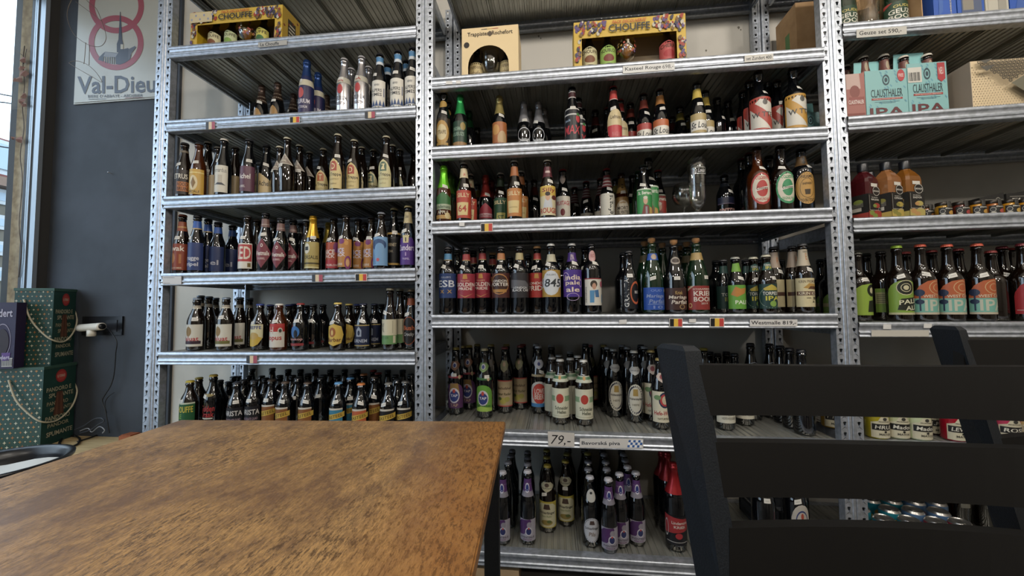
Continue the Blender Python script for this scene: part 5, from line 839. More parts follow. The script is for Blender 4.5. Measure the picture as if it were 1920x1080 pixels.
# ------------------------------------------------------------------ chairs: bent ladder backs seen from the sitter's side
postm = mat('black_post_lit_blue', '10141a', .5, spec=.4); noisy(postm, 420, '0e1217', '161b21', bump=.25, detail=2)  # blue of the window light mixed into the black of the posts
def ladder_chair(label, cor, slats, Zt, lean, width, seat_side=1.):
    """cor: post corner pixels (far-left, near, right) at top and lower rows; slats: lists of (px, top, bottom); Zt depth at the post top"""
    t = thing('ladder_back_chair', label, 'chair', tuple(atD(cor[0][1][0], cor[0][1][1], Zt)*np.array([1, 1, 0])), 0, 'black ladder-back chairs')
    o0 = np.array(t.location)
    def Zat(y): return Zt-lean*(y-cor[0][1][1])/425.
    def prow(r):
        (a, ya), (b, yb), (c, yc) = r; z = Zat(yb)
        A = atD(a, ya, z+.052); Bp = atD(b, yb, z); Cp = atD(c, yc, z+.006); Dp = A+(Cp-Bp)
        zz = (A[2]+Bp[2]+Cp[2])/3
        return [np.array([q[0], q[1], zz]) for q in (Bp, Cp, Dp, A)]
    top = prow(cor[0]); low = prow(cor[1])
    # extend the post straight on to seat height, then a vertical leg
    k = (low[0][2]-.45)/(top[0][2]-low[0][2]); seat = [l+(l-u_)*k for l, u_ in zip(low, top)]; leg = [np.array([q[0], q[1], 0.0]) for q in seat]
    ctr = sum(top)/4; capq = [ctr+(q-ctr)*.72+np.array([0, 0, .006]) for q in top]
    back = -FW*np.array([1, 1, 0]); back /= np.linalg.norm(back); side = RT*np.array([1, 1, 0]); side /= np.linalg.norm(side)
    def post(off):
        mb = MB(); rings = [capq, top, low, seat, leg]; V = []
        for r_ in rings: V += [tuple(q+off-o0) for q in r_]
        F = [(0, 1, 2, 3)]
        for j in range(4): F += [(4*j+i, 4*j+4+i, 4*j+4+(i+1) % 4, 4*j+(i+1) % 4) for i in range(4)]
        F.append((19, 18, 17, 16)); mb.add(V, F, postm); return mb.build('back_post', t)
    post(np.zeros(3)); offR = side*width-FW*np.array([1, 1, 0])*.02; post(offR)
    for S3 in slats:
        xs = [s[0] for s in S3]; mb = MB(); n = 14; F1 = []; F2 = []; px1 = xs[-1]
        x0 = xs[0]
        for i in range(n+1):
            x = x0+(px1-x0)*i/n
            def q(v):  # quadratic through three
                (a, fa), (b, fb), (c, fc) = ((S3[j][0], S3[j][v]) for j in range(3))
                return fa*(x-b)*(x-c)/((a-b)*(a-c))+fb*(x-a)*(x-c)/((b-a)*(b-c))+fc*(x-a)*(x-b)/((c-a)*(c-b))
            yt, yb = q(1), q(2); s = (x-x0)/(px1-x0); dz = .030*math.sin(math.pi*min(1, s*.95))*.5-.035*s
            Ft = atD(x, yt, Zat(yt)+.004+dz); Fb = atD(x, yb, Zat(yb)+.004+dz); bk = FW*np.array([1, 1, 0])*.016
            F1 += [Ft, Fb, Fb+bk, Ft+bk]
        V = [tuple(v-o0) for v in F1]; F = []
        for i in range(n): F += [(4*i+j, 4*i+(j+1) % 4, 4*i+4+(j+1) % 4, 4*i+4+j) for j in range(4)]
        F += [(3, 2, 1, 0), (4*n, 4*n+1, 4*n+2, 4*n+3)]
        mb.add(V, F, mat('black_slat', '090807', .55, spec=.25)); mb.build('slat', t)
    # seat, front legs, stretchers (towards the viewer, below the frame)
    s0 = seat[0]-o0; m = MB(); c0 = s0+np.array([0, 0, 0]); a = c0; b = c0+side*width; d = .38
    up = np.array([0, 0, 1.]); pts = [a-up*.0, b, b+back*d, a+back*d]
    m.hexa([tuple(q-up*.02) for q in pts]+[tuple(q+up*.02) for q in pts], blackm); m.build('seat', t)
    for base in (a+back*(d-.02)+side*.02, b+back*(d-.02)-side*.02):
        m = MB(); r_ = .015; z1 = base[2]-.02
        m.box(base[0]-r_, base[0]+r_, base[1]-r_, base[1]+r_, 0, z1, blackm); m.build('front_leg', t)
    m = MB()
    for p0, p1 in ((a+side*.01, a+back*(d-.02)+side*.02), (b-side*.01, b+back*(d-.02)-side*.02), (a+back*(d-.02), b+back*(d-.02))):
        m.tube([(p0[0], p0[1], .2), (p1[0], p1[1], .2)], .01, blackm, 8)
    m.build('stretcher', t)
    return t
ladder_chair('black ladder-back chair nearest the camera, beside the wooden table',
  [[(1231, 655), (1284, 657), (1314, 655)], [(1300, 1080), (1353, 1082), (1392, 1080)]],
  [[(1310, 684, 779), (1600, 687, 781), (2130, 687, 800)], [(1335, 829, 933), (1600, 833, 935.5), (2130, 850, 972)], [(1368, 991, 1092), (1600, 988, 1092), (2130, 1030, 1145)]], .50, .060, .52)
ladder_chair('second black ladder-back chair, partly hidden behind the nearest one',
  [[(1743, 620), (1797, 618), (1812, 616)], [(1847, 953), (1905, 955), (1925, 953)]],
  [[(1807, 638, 742), (1900, 637, 742), (2200, 636, 745)], [(1862, 824, 905), (1920, 818, 905), (2250, 815, 912)]], .66, .075, .42)

# ------------------------------------------------------------------ window bench, tub, boxes
BZ = .336
bn = thing('window_bench', 'low plywood bench board running along under the window', 'bench', (0, 0, 0))
m = MB(); m.box(XL_, -1.34, -1.9, YB-.017, BZ-.028, BZ, plywood); m.build('bench_board', bn)
for y in (-1.8, -.8, .2):
    m = MB(); m.box(-1.50, -1.46, y, y+.04, 0, BZ-.028, blackm); m.build('leg', bn)
    m = MB(); m.box(XL_+.02, XL_+.06, y, y+.04, 0, BZ-.028, blackm); m.build('leg', bn)
c = atZ(-8, 868, .52); R_ = .185
tub = thing('round_tub', 'round black plastic tub by the window, paper sheet inside', 'tub', (c[0], c[1], BZ))
m = MB(); hz = .52-BZ
m.lathe([(0, .004), (R_*.80, .004), (R_*.82, .0), (R_*.9, hz*.8), (R_*.93, hz-.02), (R_, hz-.012), (R_*1.01, hz), (R_*.97, hz+.003), (R_*.88, hz-.006), (R_*.84, hz-.03), (R_*.80, .03), (0, .03)], blackp, 40); m.build('tub_shell', tub)
m = MB(); V = []; n = 6
for i in range(n+1):
    for j in range(n+1): V.append((-.14+.24*i/n, -.10+.20*j/n, hz-.035+.008*math.sin(i*.9+j*.6)))
m.add(V, [(i*(n+1)+j, (i+1)*(n+1)+j, (i+1)*(n+1)+j+1, i*(n+1)+j+1) for i in range(n) for j in range(n)], mat('paper', 'c4c2bc', .7), True)
o = m.build('paper_sheet'); o.location = (c[0]+.01, c[1]+.01, BZ); o.rotation_euler = (0, 0, .4); o['label'] = 'crumpled white paper sheet lying in the black tub'; o['category'] = 'paper'

def plane_layers(mb, o, ux, uz, L, nrm, off=.0006, ncol=2):
    """flat print: u -1..1 along ux, v 0..1 along uz from corner o"""
    def f(u, v, k): return np.array(o)+np.array(ux)*(u+1)/2+np.array(uz)*v+np.array(nrm)*(off+.00003*k)
    layers(mb, f, L, ncol=ncol)
GR = '1c3a34'
def pandoro(label, P1, P2, ztop, zbot, nm='gift_box'):
    """P1 near corner, P2 far corner of the text face (xy)"""
    P1 = np.array(P1); P2 = np.array(P2); e = P2-P1; w = np.linalg.norm(e); e /= w; nrm = np.array([e[1], -e[0]]); wl = w*1.05
    P4 = P1-nrm*wl; ang = math.atan2(e[1], e[0]); hgt = ztop-zbot
    t = thing(nm, label, 'box', (P1[0], P1[1], zbot), ang, 'green starry gift boxes')
    # local: x along text face, y = -normal (into box). text face at y=0; star face at x=0 going +y
    m = MB(); m.box(0, w, 0, wl, 0, hgt-.001, mat('green_card', GR, .5)); m.build('carton', t)
    m = MB(); m.box(-.003, w+.003, -.003, wl+.003, hgt-.012, hgt+.003, mat('green_card_edge', '2f4a40', .5)); m.build('lid', t)
    m = MB(); L = []; r = random.Random(5); cols = ['c9c2a4', 'b9803c', 'd0cbb4', 'a86a34']
    for i in range(9):
        for j in range(17):
            u = -.9+i*.225+(.11 if j % 2 else 0); v = .03+j*.058
            if u > .95: continue
            k = (i*3+j*5) % 4; s = .05+.02*((i+j) % 3); sv = s*wl/hgt/2*1.15; cc = cols[k]
            L.append(('P', [(u-s, v), (u, v-sv*.3), (u+s, v), (u, v+sv*.3)], cc)); L.append(('P', [(u-s*.3, v), (u, v-sv), (u+s*.3, v), (u, v+sv)], cc))
    def f(u, v, k): return (-.0008-.00001*(k % 7), (1-(u+1)/2)*wl, v*hgt)
    layers(m, f, L, ncol=2); m.build('star_print', t)
    m = MB(); Lb = [('E', .05, .86, .34, .085, 'a3292c'), ('E', .05, .86, .27, .06, 'b8423a'), T(.05, .86, .46, .035, 'IL FORNO', 'd0bca8')]
    plane_layers(m, (0, -.0008, 0), (w, 0, 0), (0, 0, hgt), Lb, (0, -1, 0)); m.build('round_badge', t); m = MB()
    L = [
      T(-.05, .70, 1.5, .055, 'PANDORO E', 'b0a888'), T(.1, .62, 1.5, .055, 'SPUMANTE', 'b0a888'), T(-.1, .52, 1.3, .05, 'PANDORO', 'a09878'), T(.15, .44, 1.4, .05, 'SPUMANTE', 'a09878'), T(-.05, .33, 1.5, .06, 'PANDORO', 'b0a888'), T(.0, .24, 1.3, .05, 'PANDOR', 'b0a888'), T(.1, .13, 1.6, .06, 'SPUMANTE', 'b5ad90'),
      ('P', [(-.35, .36), (.3, .36), (.18, .66), (-.2, .66)], '5d3a2c'), ('P', [(-.22, .36), (-.1, .36), (-.08, .64), (-.16, .64)], '6f4836'), ('P', [(.08, .36), (.2, .36), (.12, .64), (.06, .64)], '6f4836')]
    plane_layers(m, (0, -.0008, 0), (w, 0, 0), (0, 0, hgt), L, (0, -1, 0)); m.build('lettering', t)
    m = MB(); rope = [(-.004, wl*.75, hgt*.86), (-.02, wl*.5, hgt*.62), (-.02, wl*.2, hgt*.44), (-.012, -.012, hgt*.33), (w*.35, -.02, hgt*.30), (w*.8, -.016, hgt*.42), (w+.006, -.006, hgt*.60), (w+.006, .01, hgt*.72)]
    m.tube(smoothpath(rope, 6), .004, mat('rope', 'a39c88', .8), 8); m.build('rope_handle', t)
    return t
pandoro('green starry gift box, lower of two stacked on the bench', atZ(75, 840, BZ)[:2], (-2.262, .472), BZ+.417, BZ)
z1 = BZ+.421
pandoro('green starry gift box stacked on top of the lower one', (-2.232, .338), (-2.292, .478), z1+.415, z1)
# violet carton standing on the front edge of the lower gift box
vm = mat('violet_card', '1f1433', .5); Q = atZ(25, 691, z1)
vt = thing('violet_gift_carton', 'violet gift carton with glass picture, in front of the upper starry box', 'box', (Q[0], Q[1], z1), math.atan2(.176, -.055)-math.pi/2)
m = MB(); m.box(-.19, 0, 0, .05, 0, .34, vm); m.build('carton', vt)
m = MB(); plane_layers(m, (-.19, -.0008, 0), (.19, 0, 0), (0, 0, .34), [T(.25, .84, 1.2, .12, 'Zundert', 'b5aebf'), ('O', .45, .42, .38, .26, .06, '8d8598'), ('E', .45, .4, .3, .2, '2a1a20'), ('P', [(.5, .12), (.8, .12), (.85, .24), (.45, .24)], '5a3a80'), T(.62, .17, .4, .06, 'dert', 'b5aebf')], (0, -1, 0))
plane_layers(m, (-.05, -.0008, .01), (.045, 0, 0), (0, 0, .045), [('R', -1, 0, 1, 1, 'b0aca8')]+[('R', -.9+.25*i, .1, -.78+.25*i, .9, '2c2c30') for i in range(8)], (0, -1, 0)); m.build('front_print', vt)

# ------------------------------------------------------------------ tin sign on the charcoal wall
SY = YB-.022
def onwall(y): return lambda u, v, k: atY(u, v, y-.0004-.00025*k)
t = thing('tin_sign', 'cream embossed tin brewery sign with two red rings on charcoal wall', 'sign')
m = MB(); bl_, tl_ = atY(138, 196, SY), atY(146, -130, SY); xr_ = atY(305, 190, SY)[0]
zb, zt = bl_[2], min(tl_[2], 3.05); x0 = bl_[0]
cm = mat('sign_cream', 'a2a29a', .35); m.box(x0, xr_, SY, SY+.006, zb, zt, cm)
m.box(x0+.008, xr_-.008, SY-.004, SY, zb+.008, zt-.008, cm); m.build('sign_plate', t)
m = MB(); fz = onwall(SY-.0045); red = 'a0525f'; dk = '4a5160'
def pxpoly(pts, col, k):
    V = [fz(x, y, k) for x, y in pts]; m.add(V, [tuple(range(len(V)))], P_(col))
def ring(cx_, cy_, R0, th, col, k, a0=0, a1=360):
    n = 64; V = []; F = []
    for i in range(n+1):
        a = math.radians(a0+(a1-a0)*i/n); V += [fz(cx_+R0*math.cos(a), cy_+R0*math.sin(a), k), fz(cx_+(R0-th)*math.cos(a), cy_+(R0-th)*math.sin(a), k)]
    F = [(2*i, 2*i+2, 2*i+3, 2*i+1) for i in range(n)]; m.add(V, F, P_(col))
ring(218.5, 11, 51.5, 10.5, red, 1); ring(217.5, 80, 51.5, 10.5, red, 2)
# abbey
pxpoly([(184, 112), (186, 107), (192, 101), (197, 97), (219, 99), (223, 103), (215, 104), (195, 106), (194, 116), (190, 114)], dk, 3)
pxpoly([(194, 106), (197, 97.5), (221, 100), (216, 108)], '8d9198', 4)
pxpoly([(217, 120), (216, 108), (222, 98), (232, 92), (240, 90), (246, 96), (246, 104), (243, 112), (234, 118), (225, 121)], dk, 4)
pxpoly([(241, 92), (253, 86), (255, 89), (246, 100), (244, 112), (240, 112)], '5d6370', 5)
pxpoly([(219, 98), (219, 82), (222, 74), (225, 22), (226, 22), (229, 74), (231, 82), (231, 95), (226, 98)], dk, 5)
pxpoly([(226, 92), (226, 83), (231, 83), (231, 92)], 'b9b6a4', 6)
for i in range(5): pxpoly([(197+4*i, 118+.5*i), (197+4*i, 107), (198.6+4*i, 107), (198.6+4*i, 118.4+.5*i)], dk, 4)
def pxtext(s, x0, y0, x1, y1, col, k, bold=True, slope=0):
    gv, F = glyphs(s, bold); V = [fz((x0+x1)/2+a*(x1-x0)/2, (y0+y1)/2-b*(y1-y0)/2+a*slope, k) for a, b in gv]; m.add(V, F, P_(col))
pxtext('Val-Dieu', 145, 142, 292, 175, dk, 3, True, -1.5)
pxtext("BIERE D'ABBAYE - ABDIJBIER", 165, 177, 268, 184, dk, 3, False, -1)
pxpoly([(165.5, 185.6), (199, 185), (199, 185.8), (165.5, 186.4)], dk, 3); pxpoly([(234, 183.2), (267, 182), (267, 182.7), (234, 184)], 'a0606a', 3)
m.build('sign_print', t)
wm = mat('rusty_wire', '6b5f52', .5, .6)
t = thing('wire_ornament', 'thin bent wire leaf ornament hanging in front of the tin sign', 'ornament')
for pts in ([(136, -4), (128, 14), (126, 32), (132, 52), (142, 68), (160, 81), (176, 87), (190, 86), (198, 76), (198, 62), (190, 38), (181, 17), (168, 6), (158, -4)], [(142, 3), (165, 20), (190, 39)], [(161, 80), (158, 116), (157, 119)], [(168, 84), (167, 122)], [(129, 118), (136, 115), (148, 115), (165, 122), (182, 138), (191, 154), (176, 146), (155, 134), (138, 124), (129, 118)]):
    q = MB(); q.tube(smoothpath([atY(x, y, YB-.07) for x, y in pts], 5), .0014, wm, 6); q.build('wire', t)

# ------------------------------------------------------------------ socket, adapter, cables, nail
WY = YB-.015
t = thing('wall_socket', 'black double wall socket plate on charcoal wall', 'socket')
c0 = atY(157, 628, WY); c1 = atY(233, 593, WY)
m = MB(); m.box(c0[0], c1[0], WY-.010, WY+.002, c0[2], c1[2], blackp); m.build('socket_plate', t)
m = MB(); a0 = atY(203, 622, WY); a1_ = atY(224, 600, WY); m.box(a0[0], a1_[0], WY-.013, WY-.009, a0[2], a1_[2], mat('socket_insert', '202126', .35)); m.build('socket_insert', t)
t = thing('socket_adapter', 'white round travel adapter plugged into the socket', 'adapter')
pa = atY(150, 615, WY-.045); pb = atY(191, 612, WY-.075)
m = MB(); dv = Vector(pb-pa); m.tube([pa, Vector(pa)+dv*.12, Vector(pa)+dv*.9, pb], .0205, whitep, 24); m.tube([Vector(pa)-dv*.04, Vector(pa)+dv*.05], .017, whitep, 20); m.build('adapter_body', t)
m = MB(); m.tube([Vector(pb)+dv*.003, Vector(pb)+dv*.02], .016, blackp, 20); m.build('adapter_face', t)
m = MB(); pc = atY(172, 619, WY-.058); m.tube([pc, (pc[0], pc[1], pc[2]-.034)], .020, whitep, 22); m.build('adapter_body', t)
def cable(label, pts, y, r=.0022, col='141416', g='black cables'):
    q = MB(); q.tube(smoothpath([atY(a, b, y) if not callable(y) else y(a, b) for a, b in pts], 6), r, mat('cable_'+col, col, .4), 6); o = q.build('cable'); o['label'] = label; o['category'] = 'cable'; o['group'] = g
cable('thin black cable running down the wall from the white adapter', [(186, 613), (200, 615), (212, 628), (219, 642), (217, 662), (214, 700), (208, 722), (196, 742), (192, 752), (198, 772), (203, 800), (205, 812)], WY-.035, .0026)
cable('short dark cable curling off the wall cable', [(214, 736), (203, 744), (197, 756), (200, 775)], WY-.02, .0018)
onb = lambda a, b: atZ(a, b, BZ+.012)
cable('grey cable loop lying by the gift box', [(140, 806), (158, 798), (176, 786), (190, 784), (195, 790), (184, 796), (170, 806), (150, 812)], lambda a, b: atY(a, b, .40), .003, '2a2e35')
cable('black cable coil on the bench board', [(112, 830), (120, 820), (136, 816), (149, 822), (146, 832), (130, 838), (115, 836), (112, 828), (124, 818), (142, 818)], lambda a, b: atZ(a, b, BZ+.006), .005)
cable('dark cable trailing across the bench to the rack', [(145, 828), (165, 822), (185, 815), (205, 812), (222, 816), (236, 812)], lambda a, b: atZ(a, b, BZ+.006), .004, '1c1d20')
cable('pale tangled cable end behind the coil', [(150, 808), (165, 803), (172, 810), (186, 800), (196, 806), (192, 812)], lambda a, b: atY(a, b, .42), .0025, '8c8f94')
m = MB(); n0 = Vector(atY(202, 323, WY-.02)); m.tube([n0, n0+Vector((0, .03, 0))], .0018, mat('steel', 'c0c0c0', .3, .9), 8); m.tube([n0, n0+Vector((0, .003, 0))], .004, mat('steel'), 10); o = m.build('nail'); o['label'] = 'single steel nail in the charcoal wall'; o['category'] = 'nail'
m = MB(); w0 = atY(238, 812, .44); m.box(w0[0], w0[0]+.07, .40, .46, BZ, BZ+.035, mat('terracotta', '8a4a28', .7)); m.box(w0[0]+.005, w0[0]+.065, .405, .455, BZ+.035, BZ+.040, mat('terracotta')); o = m.build('wooden_block'); o['label'] = 'small reddish-brown block on the bench beside the rack post'; o['category'] = 'block'

# ------------------------------------------------------------------ shelf goods that are not bottles of beer
def local(u, x, y, Y): X, Z = atF(u, x, y, Y); return X, Z
YEL = 'c9a62c'
def blobs(n, w, h, win, seed):
    n = 110
    r = random.Random(seed); L = []; cs = ['5d4a7a', '9c3a2c', '7a5a34', 'b9b2a0', '3c3c4c']
    for i in range(n):
        for _ in range(20):
            u = r.uniform(-.97, .97); v = r.uniform(.03, .97)
            if not (win[0]-.04 < u < win[2]+.04 and win[1]-.05 < v < win[3]+.05) and not (-.42 < u < .42 and v > .68): break
        else: continue
        s = .028; c = cs[r.randrange(5)]; L.append(('E', u, v, s, s*w/h*.5*1.5, c)); L.append(('E', u+.02, v+.03, s*.6, s*w/h*.5*.8, cs[r.randrange(5)]))
    return L
def carton_window(name, label, cat, u, n, X0, X1, Y0, dep, hgt, win, card, front, side, ins, group=None, arch=False, rz=0.):
    """open-fronted gift carton: shell with a cut-out window, floor, back, sides, top"""
    z = shz(u, n, (X0+X1)/2); w = X1-X0; o = uf(u, X0, Y0, z)
    t = thing(name, label, cat, o, UNIT[u][1]+rz, group); th = .0018; cm = mat('card_'+card, card, .5)
    a, b, c, d = (win[0]+1)/2*w, win[1]*hgt, (win[2]+1)/2*w, win[3]*hgt
    m = MB()
    if arch:
        n_ = 16; cx = (a+c)/2; R = (c-a)/2; zc = d-R*1.0; outer = [(0, 0), (0, hgt), (w, hgt), (w, 0)]
        arc = [(cx-R*math.cos(math.pi*i/n_), zc+R*math.sin(math.pi*i/n_)) for i in range(n_+1)]
        for i in range(n_):      # top strip between arc and top edge
            (p, q), (p2, q2) = arc[i], arc[i+1]; m.hexa([(p, 0, q), (p2, 0, q2), (p2, th, q2), (p, th, q), (p, 0, hgt), (p2, 0, hgt), (p2, th, hgt), (p, th, hgt)], cm)
        m.box(0, a, 0, th, 0, hgt, cm); m.box(c, w, 0, th, 0, hgt, cm); m.box(a, c, 0, th, 0, max(b, .004), cm)
    else:
        m.box(0, a, 0, th, 0, hgt, cm); m.box(c, w, 0, th, 0, hgt, cm); m.box(a, c, 0, th, d, hgt, cm); m.box(a, c, 0, th, 0, b, cm)
    im = mat('card_inside', 'b0a088', .8) if not arch else mat('card_inside_light', 'c4beb2', .8)
    m.box(0, th, th, dep, 0, hgt, cm); m.box(w-th, w, th, dep, 0, hgt, cm); m.box(th, w-th, th, dep, hgt-th, hgt, cm); m.box(th, w-th, th, dep, 0, th, im); m.box(th, w-th, dep-th, dep, th, hgt-th, im)
    m.build('carton', t)
    m = MB(); plane_layers(m, (0, -.0004, 0), (w, 0, 0), (0, 0, hgt), front, (0, -1, 0), off=.0003); plane_layers(m, (w+.0004, 0, 0), (0, dep, 0), (0, 0, hgt), side, (1, 0, 0), off=.0003); m.build('carton_print', t)
    return t, w
def place(name, label, cat, u, X, Y, z, parts, sc=1., group=None, rz=0.):
    t = thing(name, label, cat, uf(u, X, Y, z), UNIT[u][1]+rz, group); t.scale = (sc,)*3
    for nm, me in parts: ob(nm, me, t)
    return t
def goblet_mesh(mt, R=.043, h=.16, tulip=False):
    m = MB(); prof = [(0, .003), (.034, .001), (.035, .004), (.012, .010), (.006, .018), (.006, h*.38), (.012, h*.42), (R*.75, h*.50), (R, h*.66), (R*.98, h*.8), (R*(.80 if not tulip else .95), h), (R*(.78 if not tulip else .93), h), (R*.95, h*.8), (R*.97, h*.66), (R*.72, h*.51), (0, h*.44)]
    m.lathe(prof, mt, 28); return m.mesh('glass_body')
def gift_bottle(u, X, Y, z, col, lcol, txt, label, group, kd='st', sc=.92, nk=None):
    key = 'g'+lcol
    if key not in DS: D_(key, 'x', 'dk', '222226', (.20, .62, 1.4, [('P', [(-1, 0), (1, 0), (1, .84), (0, 1), (-1, .84)], lcol), T(0, .70, 1.6, .2, txt, '3c2c1c'), ('E', 0, .3, .5, .2, col)]))
    d = DS[key]; parts = [('bottle_glass', body_mesh(kd, 'dk')), ('cap', cap_mesh(kd, '222226')), ('front_label', label_mesh(kd, key, d, 'front'))]
    place('beer_bottle', label, 'bottle', u, X, Y, z, parts, sc, group)
pat = lambda w, h, win, sd: blobs(64, w, h, win, sd)
# three gift cartons
for (u, n, xl, xr, Y0, hgt, px, py, nm, where, sd) in (('L', 1, 357, 530, .035, .178, 85, 18, 'a', 'window-side top shelf', 3), ('M', 1, 1077, 1285, .03, .200, 120, 35, 'b', 'middle rack top shelf', 4)):
    X0 = local(u, xl, px, Y0)[0]; X1 = local(u, xr, py, Y0)[0]; w = X1-X0
    win = (-.86, .10, .84, .66); F = [('R', -1, .0, 1, 1, YEL)]
    F = [('R', -1, .66, 1, 1, YEL), ('R', -1, 0, -.86, .66, YEL), ('R', .84, 0, 1, .66, YEL), ('R', -.86, 0, .84, .10, YEL)]+pat(w, hgt, win, sd)+[T(0, .80, .74, .15, 'CHOUFFE', '2c3038'), T(0, .92, .60, .07, 'PACK DECOUVERTE', 'b0401f', 'i')]
    if nm == 'a': F.append(('R', -1, .7, -.5, .96, 'c4b48c')); F += [('E', -.95+.09*i, .78+.1*(i % 2), .02, .03, '8a90a8') for i in range(6)]
    SD = [('R', -1, 0, 1, 1, 'b08f28'), ('P', [(-.4, .12), (.5, .12), (.5, .8), (-.4, .8)], '3c3a30')]+[('R', -.3, .2+.09*i, .4, .24+.09*i, 'b9b09a') for i in range(6)]+[('E', -.8+.5*(i % 4), .06+.12*i, .1, .03, '7a3a2c') for i in range(8)]
    t, _ = carton_window('gift_carton', 'yellow patterned gift carton with window, on the %s' % where, 'box', u, n, X0, X1, Y0, .115, hgt, win, YEL, F, SD, None, 'yellow gift cartons')
    z = shz(u, n, (X0+X1)/2)+.002
    sp = [(.16, 'c4bc90', '7a4a2c', 'CHOUFFE'), (.345, 'b4bc8c', '7a9a3c', 'CHOUFFE'), (.70, 'c0b84c', '3c6a3c', 'OUFFE'), (.90, 'c09088', 'a83c3c', 'CHERRY')]
    if nm == 'b': sp = [(.15, 'c4bc90', '7a8a3c', 'CHOUFFE'), (.325, '8fb04c', '7a3a2c', 'HOUBLON'), (.87, 'b8504c', 'a83034', 'CHERRY')]
    for i, (fx, lc, cc, tx) in enumerate(sp): gift_bottle(u, X0+w*fx, Y0+.055, z, cc, lc, tx, 'stubby bottle inside the yellow carton, %s from window, %s' % (ORD[i], where), 'stubby bottles inside yellow cartons', sc=.95 if nm == 'b' else .88)
    m = MB(); m.lathe([(0, .066), (.010, .07), (.022, .10), (.016, .118), (0, .12)], mat('amber_reflection', 'a86a1c', .3), 16)  # amber cone added in the glass, imitating a reflection, not print
    rg = random.Random(9)
    for _ in range(46):
        a_ = rg.uniform(-1.7, 1.7); zz = rg.uniform(.075, .135); rr = .0385 if zz < .12 else .0365
        layers(m, lambda U, V, k: (rr*math.sin(a_+U*.12), -rr*math.cos(a_+U*.12), zz+V*.009), [('E', 0, .5, 1, .5, ['a8503c', 'b9b09a', 'b08a34', '6d5a7a'][rg.randrange(4)])])
    place('tulip_glass', 'printed tulip glass inside the yellow carton, %s' % where, 'glass', u, X0+w*(.52 if nm == 'a' else .50), Y0+.055, z, [('glass_body', goblet_mesh(clearf, .038, .145)), ('glass_print', m.mesh('glass_print'))], 1.)
u, n, Y0 = 'M', 1, .05; X0 = local(u, 866, 90, Y0)[0]; X1 = local(u, 972, 80, Y0)[0]; hgt = .232; w = X1-X0
F = [T(0, .87, 1.6, .10, 'Trappistes  Rochefort', '3c3228'), ('E', 0, .87, .07, .05, '5d5040'), ('E', -.83, .69, .10, .055, '2a2420'), ('R', -.3, .955, -.1, .965, '2c2c2c'), ('R', -.1, .955, .1, .965, 'c4a040'), ('R', .1, .955, .3, .965, 'b04038')]+[('R', -.95+.27*i, 0, -.945+.27*i, .2, 'b8a07c') for i in range(1)]
t, _ = carton_window('gift_carton', 'cream wood-print gift carton with arched window, middle rack top shelf', 'box', u, n, X0, X1, Y0, .14, hgt, (-.78, .0, .66, .66), 'c9b48c', F, [], None, arch=True)
z = shz(u, n, (X0+X1)/2)+.003
for i, fx in enumerate((.20, .76)):
    key = 'groc'; 
    if key not in DS: D_(key, 'x', 'dk', '2c2420', (.16, .60, 1.4, [S_('rect', 'c4b07c'), T(0, .72, 1.6, .24, 'Trappistes', '4a3420', 'n'), T(0, .42, 1.6, .24, 'Rochefort', '4a3420', 'n')]))
    place('beer_bottle', 'dark bottle in the arched carton, %s from window' % ORD[i], 'bottle', u, X0+w*fx, Y0+.075, z, [('bottle_glass', body_mesh('st', 'dk')), ('cap', cap_mesh('st', '2c2420')), ('front_label', label_mesh('st', key, DS[key], 'front'))], .95, 'bottles in the arched carton')
m = MB(); R = .040; m.lathe([(0, .003), (.034, .001), (.035, .004), (.010, .012), (.007, .02), (.008, .05), (.02, .058), (R*.8, .075), (R, .105), (R*.98, .155), (R*.96, .155), (R*.97, .105), (R*.76, .077), (0, .062)], clearf, 28)
m2 = MB(); 
place('chalice_glass', 'wide chalice glass inside the arched carton', 'glass', u, X0+w*.47, Y0+.06, z, [('glass_body', m.mesh('glass_body'))])
# glasses on the middle third shelf
u, n = 'M', 3; Y = .20; X = local(u, 1282, 380, Y)[0]; z = shz(u, n, X)
m = MB(); m.lathe([(.0405, .098), (.0415, .118)], mat('gold_print', 'b0902c', .3), 24)
place('goblet', 'round stemmed goblet with faint gold print, middle rack third shelf', 'glass', u, X, Y, z, [('glass_body', goblet_mesh(clearf, .046, .165))])
Y = .05; X = local(u, 1308, 380, Y)[0]; z = shz(u, n, X); m = MB()
m.lathe([(0, .004), (.030, .001), (.031, .005), (.014, .012), (.010, .020), (.014, .028), (.024, .038), (.030, .07), (.031, .12), (.0335, .17), (.036, .212), (.0345, .212), (.032, .17), (.0295, .12), (.028, .07), (.021, .042), (0, .036)], clearf, 28)
mp = MB()
def fg(U, V, k): a = U*.75; zz = .150+.03*V; r = .0328+.0006*k*.3; return (r*math.sin(a), -r*math.cos(a), zz)
layers(mp, fg, [('R', -1, 0, 1, .08, 'b9b9b6'), ('R', -1, .82, 1, .9, 'b9b9b6'), ('R', -1, 0, -.94, .9, 'b9b9b6'), ('R', .94, 0, 1, .9, 'b9b9b6'), T(0, .45, 1.6, .5, 'St Louis', 'c4c4c2', 'i'), ('E', 0, 1.02, .08, .16, 'b9b9b6')], ncol=8)
place('tall_beer_glass', 'tall slim footed beer glass with white script, middle rack', 'glass', u, X, Y, z, [('glass_body', m.mesh('glass_body')), ('glass_print', mp.mesh('glass_print'))])
